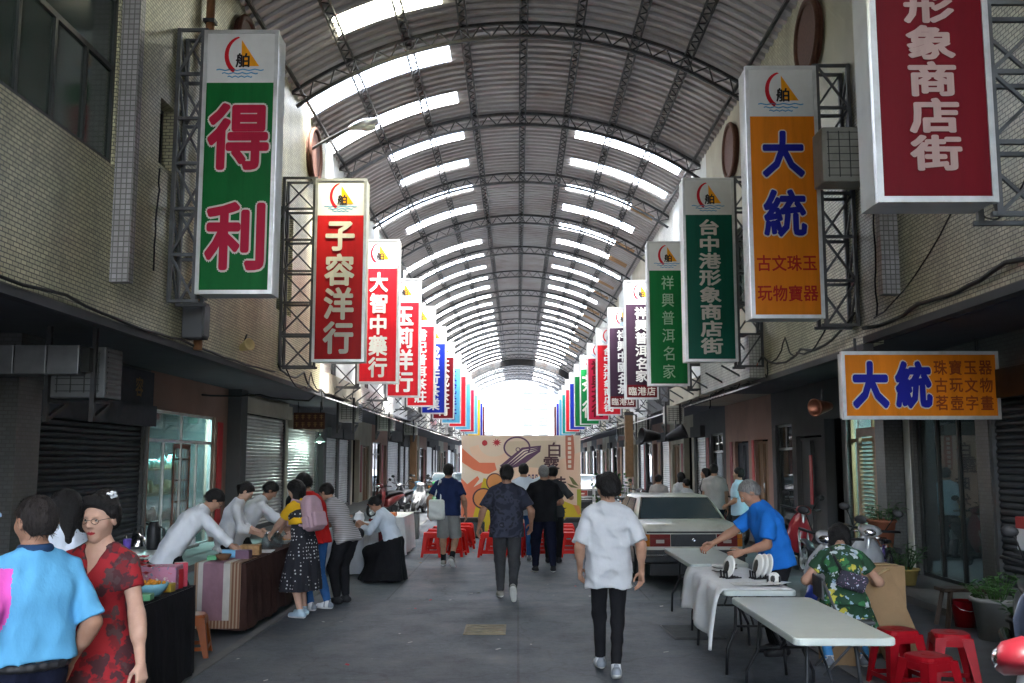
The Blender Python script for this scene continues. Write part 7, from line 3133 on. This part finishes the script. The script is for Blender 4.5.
# 1 man in the blue polo, lower left
J = person('person from behind in a sky blue polo with one pink sleeve and navy trousers', (-2.195, 4.52, 0), R(48), 1.64, fat=.97, skin=SK_tan, hair=HR_dyed, res=.0095, near=True, head_yaw=12, head_pitch=4,
           top=dict(mat=[C_sky, C_pink], sleeve=.92, loose=.015, hem=.045, mi=pinkside, collar=C_navy2, name='polo_shirt', wr=.008), bottom=dict(kind='trousers', mat=C_dknavy), shoes=SB, hair_style='crop', seed=3, armL=(-.20, -.03, .86), armR=(.205, .05, .86))
s = J['s']
chain(J, 'belt', [(J['waist'] - J['u1'] * .13 * s + A_, J['waist'] - J['u1'] * .13 * s + B_, .016, .016) for A_, B_ in [(np.array((.165 * math.cos(t), .135 * math.sin(t), 0)), np.array((.165 * math.cos(t + .3), .135 * math.sin(t + .3), 0))) for t in np.arange(0, 6.28, .3)]], M_black, .008)

# 2 woman in the red patterned dress
J = person('smiling person in a red and black patterned dress with a white hair flower', (-2.13, 5.08, 0), R(174), 1.62, fem=True, fat=1.10, skin=SK_fair, hair=HR_black, res=.0095, near='face', head_yaw=-4, head_pitch=8, lips=True, glasses=True,
           top=dict(mat=P_dress, sleeve=.50, loose=.014, hem=-.12, vneck=True, name='dress_bodice', wr=.006), bottom=dict(kind='skirt', mat=P_dress, hem=.42, flare=.24, name='dress_skirt'), shoes=SB, hair_style='updo', seed=5,
           armL=(-.27, .06, .80), armR=(.24, .08, .80), curl=.75)
s = J['s']
m = MB()
rr = random.Random(4)
fc = J['hpnt'](-.05, -.02, .118)
for i in range(5):
    c = fc + (J['R'] * (-.012 + .010 * i) * 1.6 + J['F'] * (.012 * math.sin(i * 2)) + J['U'] * (.012 - .006 * i)) * s
    for k in range(5):
        a = 2 * math.pi * k / 5
        q = c + (J['R'] * math.cos(a) + J['F'] * math.sin(a) * .6 + J['U'] * math.sin(a)) * .013
        m.ball(tuple(q), (.010, .010, .008), 8)
m.build('hair_flower', M_white, J['p'])

# 3 people behind the pair
person('person with long black hair in a white tee behind the woman in red', (-2.98, 6.55, 0), R(70), 1.60, fem=True, res=.012, near=True, hair_style='long', top=dict(mat=C_whiteb, sleeve=.7, loose=.02), bottom=dict(kind='trousers', mat=C_dknavy), shoes=SB, seed=8,
       skin=SK_mid, head_yaw=10, head_pitch=14, armR=(.22, .22, .98), armL=(-.2, .25, .98))
J = person('person in a navy shirt and pale blue cap at the left edge', (-3.68, 6.75, 0), R(-50), 1.50, res=.013, near=True, top=dict(mat=C_navy, sleeve=.9, loose=.02), bottom=dict(kind='trousers', mat=C_black), shoes=SB, seed=9, hair_style='short', head_pitch=10)
chain(J, 'cap', [(J['hpnt'](0, -.01, .075), J['hpnt'](0, -.02, .085), .092, .085), (J['hpnt'](-.04, .10, .055), J['hpnt'](.04, .10, .055), .025, .025)], cloth('cap_blue', (.25, .36, .55)), .009, .02, cuts=[(J['hpnt'](0, 0, .045), -J['U'])])

# 4 three attendants in white behind the brown table
person('person in a loose white collarless shirt bending over the tea table', (-3.62, 10.75, .0), R(-62), 1.64, res=.012, near=True, skin=SK_mid, hair_style='short', lean=30, bend=20, head_pitch=38, fat=.92, glasses=True, hip=(0, -.12, .87),
       armR=(.17, .52, .84), armL=(-.08, .52, .86), curl=.9, top=dict(mat=C_whiteA, sleeve=1.72, loose=.022, hem=-.24, wr=.009, name='tunic'), bottom=dict(kind='trousers', mat=C_black), shoes=SB, seed=11)
person('person with a black ponytail and white blouse at the tea table', (-3.58, 12.25, .0), R(-78), 1.58, fem=True, res=.012, near=True, skin=SK_fair, hair_style='ponytail', lean=14, bend=12, head_pitch=34, fat=.94, glasses=True, hip=(0, -.04, .83),
       armR=(.08, .36, .90), armL=(-.08, .38, .92), curl=.9, top=dict(mat=C_whiteA, sleeve=1.45, loose=.018, hem=-.16, wr=.008, name='blouse'), bottom=dict(kind='trousers', mat=C_black), shoes=SB, seed=12)
person('person in a white tunic pouring tea at the far end of the tea table', (-3.62, 13.35, .0), R(-70), 1.64, res=.013, near=True, skin=SK_tan, hair_style='short', lean=24, bend=18, head_pitch=34, fat=.94, hip=(0, -.1, .85),
       armR=(.06, .58, .84), armL=(-.14, .50, .86), curl=.9, top=dict(mat=C_whiteA, sleeve=1.4, loose=.02, hem=-.2, wr=.009, name='tunic'), bottom=dict(kind='trousers', mat=C_black), shoes=SB, seed=13)

# 5 customers at the tea table
J = person('person in a yellow top and black dotted dress with a pink backpack', (-2.50, 11.62, 0), R(58), 1.58, fem=True, res=.011, near=True, skin=SK_fair, hair_style='long', lean=8, bend=8, head_pitch=22, head_yaw=8,
           armL=(-.06, .50, .90), armR=(.20, .34, .92), top=dict(mat=[C_yel], sleeve=.6, loose=.018, hem=.24, name='blouse'), bottom=dict(kind='skirt', mat=P_dots, hem=.30, flare=.20, name='dress_skirt'), shoes=SBL, seed=14,
           footR=(.10, .07, .08), footL=(-.09, -.06, .08))
s, u2, f2, rx = J['s'], J['u2'], J['f2'], J['rx']
bc = J['chest'] - f2 * .20 * s - u2 * .02
chain(J, 'dress_bib', [(J['hipc'] - rx * .06 * s, J['hipc'] + rx * .06 * s, .128 * s, .128 * s), (J['waist'] - rx * .06 * s, J['waist'] + rx * .06 * s, .112 * s, .112 * s), (J['chest'] - rx * .06 * s, J['chest'] + rx * .06 * s, .122 * s, .122 * s)], P_dots, .011, .06, cuts=[(J['chest'] + u2 * .06 * s, u2)])
AX = np.array([rx, f2, u2])
bp = bagbox(J, 'backpack', [(bc - u2 * .02, AX, (.135, .075, .19), .06), (bc + u2 * .06, AX, (.11, .07, .15), .065)], C_pack, .010)
bagbox(J, 'front_pocket', [(bc - f2 * .085 - u2 * .09, AX, (.105, .035, .09), .03)], C_pack, .008, bp)
bagbox(J, 'side_pocket', [(bc - rx * .14 - u2 * .11, AX, (.025, .05, .07), .022)], C_pack, .008, bp)
for sx in (-1, 1):
    st_ = J['shc'] + rx * sx * .09 * s
    chain(J, 'strap', [(bc + u2 * .12 + rx * sx * .06, st_ + u2 * .055, .018, .018), (st_ + u2 * .055, st_ + f2 * .085 - u2 * .0, .018, .018), (st_ + f2 * .085, J['chest'] + f2 * .12 * s + rx * sx * .11 - u2 * .08, .018, .018), (J['chest'] + f2 * .12 * s + rx * sx * .11 - u2 * .08, bc - u2 * .15 + rx * sx * .11, .015, .015)], C_pack, .009, .02, parent=bp)
person('person in a red tee, blue jeans and white sneakers beside the pink backpack', (-2.46, 12.15, 0), R(66), 1.66, res=.012, near=True, skin=SK_mid, hair_style='short', lean=10, bend=12, head_pitch=24, armL=(-.10, .48, .92), armR=(.16, .36, .92),
       top=dict(mat=C_red, sleeve=.62, loose=.02), bottom=dict(kind='trousers', mat=C_jean), shoes=SW, seed=15, footR=(.12, -.10, .085))
J = person('person in a striped grey top and black trousers bending behind the red tee', (-2.24, 12.72, 0), R(62), 1.60, fem=True, res=.013, skin=SK_mid, hair_style='short', lean=24, bend=14, head_pitch=25, hip=(0, -.06, .84), fat=1.06,
           top=dict(mat=P_stripe, sleeve=.8, loose=.022), bottom=dict(kind='trousers', mat=C_black, loose=.03), shoes=SB, seed=16, armL=(-.1, .5, .88), armR=(.1, .5, .88))
chain(J, 'shoulder_bag', [(J['hipc'] + np.array((.17, -.06, .02)), J['hipc'] + np.array((.17, .06, .0)), .075, .075)], M_black, .012, .03)
# 6 behind the tables further on
person('person with short dark hair in a black top looking down behind the customers', (-3.42, 14.9, 0), R(-75), 1.62, fem=True, res=.014, near=False, hair_style='bob', head_pitch=30, lean=8, bend=10, top=dict(mat=C_black, sleeve=1.2, loose=.02), bottom=dict(kind='trousers', mat=C_black), shoes=SB, seed=17, armR=(.1, .3, 1.12), armL=(-.1, .3, 1.0))
person('grey haired person in a white shirt seated behind the third table', (-3.45, 17.3, 0), R(-85), 1.66, res=.014, near=False, hair=HR_grey, hair_style='thin', head_pitch=20, lean=14, hip=(0, -.06, .56), footR=(.12, .36, .08), footL=(-.12, .36, .08), armR=(.1, .44, .80), armL=(-.1, .44, .80),
       top=dict(mat=C_white, sleeve=.9, loose=.022), bottom=dict(kind='trousers', mat=C_char), shoes=SB, seed=18)
stool('red stool under the grey haired seated person', (-3.52, 17.3, 0), 0, M_stoolred, None)
J = person('person in a white jacket and long black skirt sitting bent over a table', (-1.92, 14.95, 0), R(80), 1.60, fem=True, res=.012, near=True, skin=SK_mid, hair_style='bun', lean=16, bend=20, head_pitch=34, hip=(0, -.06, .58), footR=(.08, .20, .07), footL=(-.08, .20, .07), kneeR=(.02, 1, .3), kneeL=(-.02, 1, .3),
           armR=(.10, .46, .84), armL=(-.14, .44, .82), curl=.8, top=dict(mat=C_whiteb, sleeve=1.6, loose=.026, hem=.05, wr=.010, name='jacket'), bottom=dict(kind='skirt', mat=C_black, hem=.03, flare=.22, name='skirt', seat=True), shoes=SB, seed=19)

# 7 walkers in the road
J = person('person from behind in a navy tee and grey shorts with a white tote bag', (-1.20, 17.0, 0), R(-6), 1.74, res=.011, near=True, skin=SK_tan, hair_style='short', head_yaw=10,
           top=dict(mat=C_navy, sleeve=.72, loose=.022, hem=-.06), bottom=dict(kind='shorts', mat=C_grey, len=1.0, loose=.022), shoes=SG, socks=C_black, seed=20, footL=(-.11, .20, .085), footR=(.10, -.16, .16), heelR=38, armR=(.30, .06, .90), armL=(-.34, .04, .92))
s, u2, f2, rx = J['s'], J['u2'], J['f2'], J['rx']
bg = J['shL'] + np.array((-.055, -.10, -.40))
bagbox(J, 'tote_bag', [(bg + np.array((.06, -.035, -.02)), np.array([nrm((1, -.2, 0)), nrm((.2, 1, 0)), (0, 0, 1.)]), (.14, .045, .17), .035)], C_tote, .009, wr=.007)
chain(J, 'strap', [(bg + np.array((.0, -.03, .11)), J['shL'] + np.array((.04, -.05, .075)), .014, .014), (J['shL'] + np.array((.04, -.05, .075)), J['shL'] + np.array((.03, .10, .0)), .014, .014), (bg + np.array((.13, -.05, .11)), J['shL'] + np.array((.06, -.06, .07)), .012, .012)], C_tote, .009, .01)
person('person from behind in a dark patterned tee and charcoal trousers walking mid road', (-.15, 13.05, 0), R(4), 1.74, res=.011, near=True, skin=SK_tan, hair_style='short', fat=1.02,
       top=dict(mat=P_camo, sleeve=.78, loose=.028, hem=-.12), bottom=dict(kind='trousers', mat=C_char, loose=.02), shoes=SG, seed=21, footL=(-.07, .22, .085), footR=(.06, -.34, .20), heelR=52, armL=(-.36, .10, .92), armR=(.33, .10, .95))
person('grey haired person from behind in a black tee and black trousers facing the stage', (.42, 16.2, 0), R(6), 1.72, res=.012, near=True, skin=SK_tan, hair=HR_grey, hair_style='crop', fat=1.05,
       top=dict(mat=C_black, sleeve=.74, loose=.024, hem=-.10), bottom=dict(kind='trousers', mat=C_dknavy, loose=.03), shoes=(M_shoeblk, M_sole), seed=22, armR=(.24, .30, 1.06), armL=(-.24, .28, 1.06), footR=(.15, 0, .085), footL=(-.13, .05, .085))
J = person('person raising a hand beyond the walker, in a white top and jeans', (.10, 17.9, 0), R(2), 1.74, res=.014, hair_style='short', top=dict(mat=C_whiteb, sleeve=.7, loose=.02), bottom=dict(kind='trousers', mat=C_jean), shoes=SW, seed=23, armR=(.34, .18, 1.60), armL=(-.2, .25, 1.2), palmR=(0, 1, 0))
person('person in dark clothes half hidden by the black tee before the stage', (.62, 17.6, 0), R(-8), 1.70, fem=True, res=.015, hair_style='short', top=dict(mat=C_char, sleeve=.9, loose=.02), bottom=dict(kind='trousers', mat=C_black), shoes=SB, seed=24, armR=(.2, .3, 1.2))
person('person from behind in a loose white tee, slim black trousers and white sneakers', (.77, 8.5, 0), R(2), 1.68, res=.0095, near=True, skin=SK_mid, hair_style='fluffy', head_yaw=24, glasses=True, fat=.88,
       top=dict(mat=C_white, sleeve=.92, loose=.024, hem=-.16, wr=.010), bottom=dict(kind='trousers', mat=C_black, loose=.006, cuff=.040, len=.96), shoes=SW, seed=25, footR=(.03, -.17, .105), heelR=16, footL=(-.05, .26, .085), armR=(.275, -.02, .86), armL=(-.235, .10, .87), curl=.75)

# 8 the right side
person('grey haired person in a royal blue tee arranging plates at the cloth covered table', (2.43, 9.45, 0), R(96), 1.66, res=.010, near=True, skin=SK_tan, hair=HR_grey, hair_style='thin', lean=12, bend=16, head_pitch=32, hip=(0, -.02, .88), head_yaw=-6,
       armR=(.22, .54, 1.0), armL=(-.12, .36, .95), curl=.9, top=dict(mat=C_blue, sleeve=.82, loose=.026, hem=-.08, wr=.009), bottom=dict(kind='trousers', mat=C_black, loose=.026), shoes=SB, seed=26)
J = person('person from behind in a green floral dress bent forward on a folding chair', (2.83, 8.72, 0), R(-14), 1.58, fem=True, fat=1.12, res=.011, near=True, skin=SK_mid, hair=HR_black, hair_style='bob', lean=20, bend=22, head_pitch=46, hip=(0, .0, .58), footR=(.16, .22, .085), footL=(-.14, .10, .085), kneeR=(.3, 1, .6), kneeL=(-.3, 1, .6),
           armR=(.26, .42, .70), armL=(-.26, .40, .70), top=dict(mat=P_green_f, sleeve=.55, loose=.024, hem=-.06, name='dress_bodice', wr=.008), bottom=dict(kind='skirt', mat=P_green_f, hem=.26, flare=.24, name='dress_skirt'), shoes=SW, socks=cloth('sock_blue', (.08, .30, .62)), seed=27)
s, u2, f2, rx = J['s'], J['u2'], J['f2'], J['rx']
b0 = J['waist'] - f2 * .17 * s + rx * .06 - u2 * .08
bag = bagbox(J, 'crossbody_bag', [(b0, np.array([nrm(rx - u2 * .35), f2, nrm(u2 + rx * .35)]), (.12, .04, .075), .03)], pattern_mat('bag_print', 'floral', a=(.03, .03, .05), cols=[((.45, .48, .60), 22, .24), ((.35, .20, .30), 30, .18)]), .008)
chain(J, 'strap', [(b0 - rx * .06 + u2 * .06, J['chest'] - f2 * .135 * s - rx * .07, .014, .014), (J['chest'] - f2 * .135 * s - rx * .07, J['shc'] - rx * .10 + u2 * .07 - f2 * .03, .014, .014)], M_black, .008, .01, parent=bag)
p = thing('folding_chair', 'grey metal folding chair under the woman in the green dress', 'chair', (2.83, 8.70, 0), R(-96))
m = MB()
m.box(-.20, .20, -.18, .20, .42, .45, bev=.01)
m.build('seat', M_steel2, p)
for sx in (-1, 1):
    m = MB()
    m.tube([(sx * .21, .22, 0), (sx * .21, -.10, .46), (sx * .21, -.22, .78)], .012, 8)
    m.build('leg', M_steel2, p)
    m = MB()
    m.tube([(sx * .19, -.24, 0), (sx * .19, .16, .43)], .012, 8)
    m.build('leg', M_steel2, p)
m = MB()
m.box(-.21, .21, -.235, -.215, .62, .80, bev=.008)
m.build('backrest', M_steel2, p)

person('person in a grey tee standing beyond the sedan by the shop fronts', (4.02, 20.3, 0), R(-20), 1.72, res=.015, hair_style='short', skin=SK_tan, top=dict(mat=C_greyt, sleeve=.7, loose=.025), bottom=dict(kind='trousers', mat=C_dknavy), shoes=SB, seed=28)
person('person in a light blue tee turned sideways between the sedan and the shops', (4.15, 18.6, 0), R(55), 1.66, res=.014, hair_style='short', skin=SK_mid, top=dict(mat=C_lblue, sleeve=.8, loose=.025), bottom=dict(kind='trousers', mat=C_char), shoes=SB, seed=29, armL=(-.15, .2, .95))
for i, (x, y, h, hs, tm, lab) in enumerate(((3.12, 22.0, 1.48, 'short', C_greyt, 'short dark haired person just showing over the left of the sedan roof'),
                                           (3.72, 22.6, 1.52, 'bob', C_white, 'person in white with a dark bob over the middle of the sedan roof'),
                                           (3.62, 21.3, 1.40, 'short', C_white, 'person in a white shirt and dark cap behind the sedan window'),
                                           (4.15, 21.9, 1.62, 'long', C_char, 'long haired person in dark clothes left of the grey tee'))):
    person(lab, (x, y, 0), R(30 * i - 20), h, fem=i % 2 == 1, res=.017, hair_style=hs, top=dict(mat=tm, sleeve=.7, loose=.02), bottom=dict(kind='trousers', mat=C_char), shoes=SB, seed=30 + i)
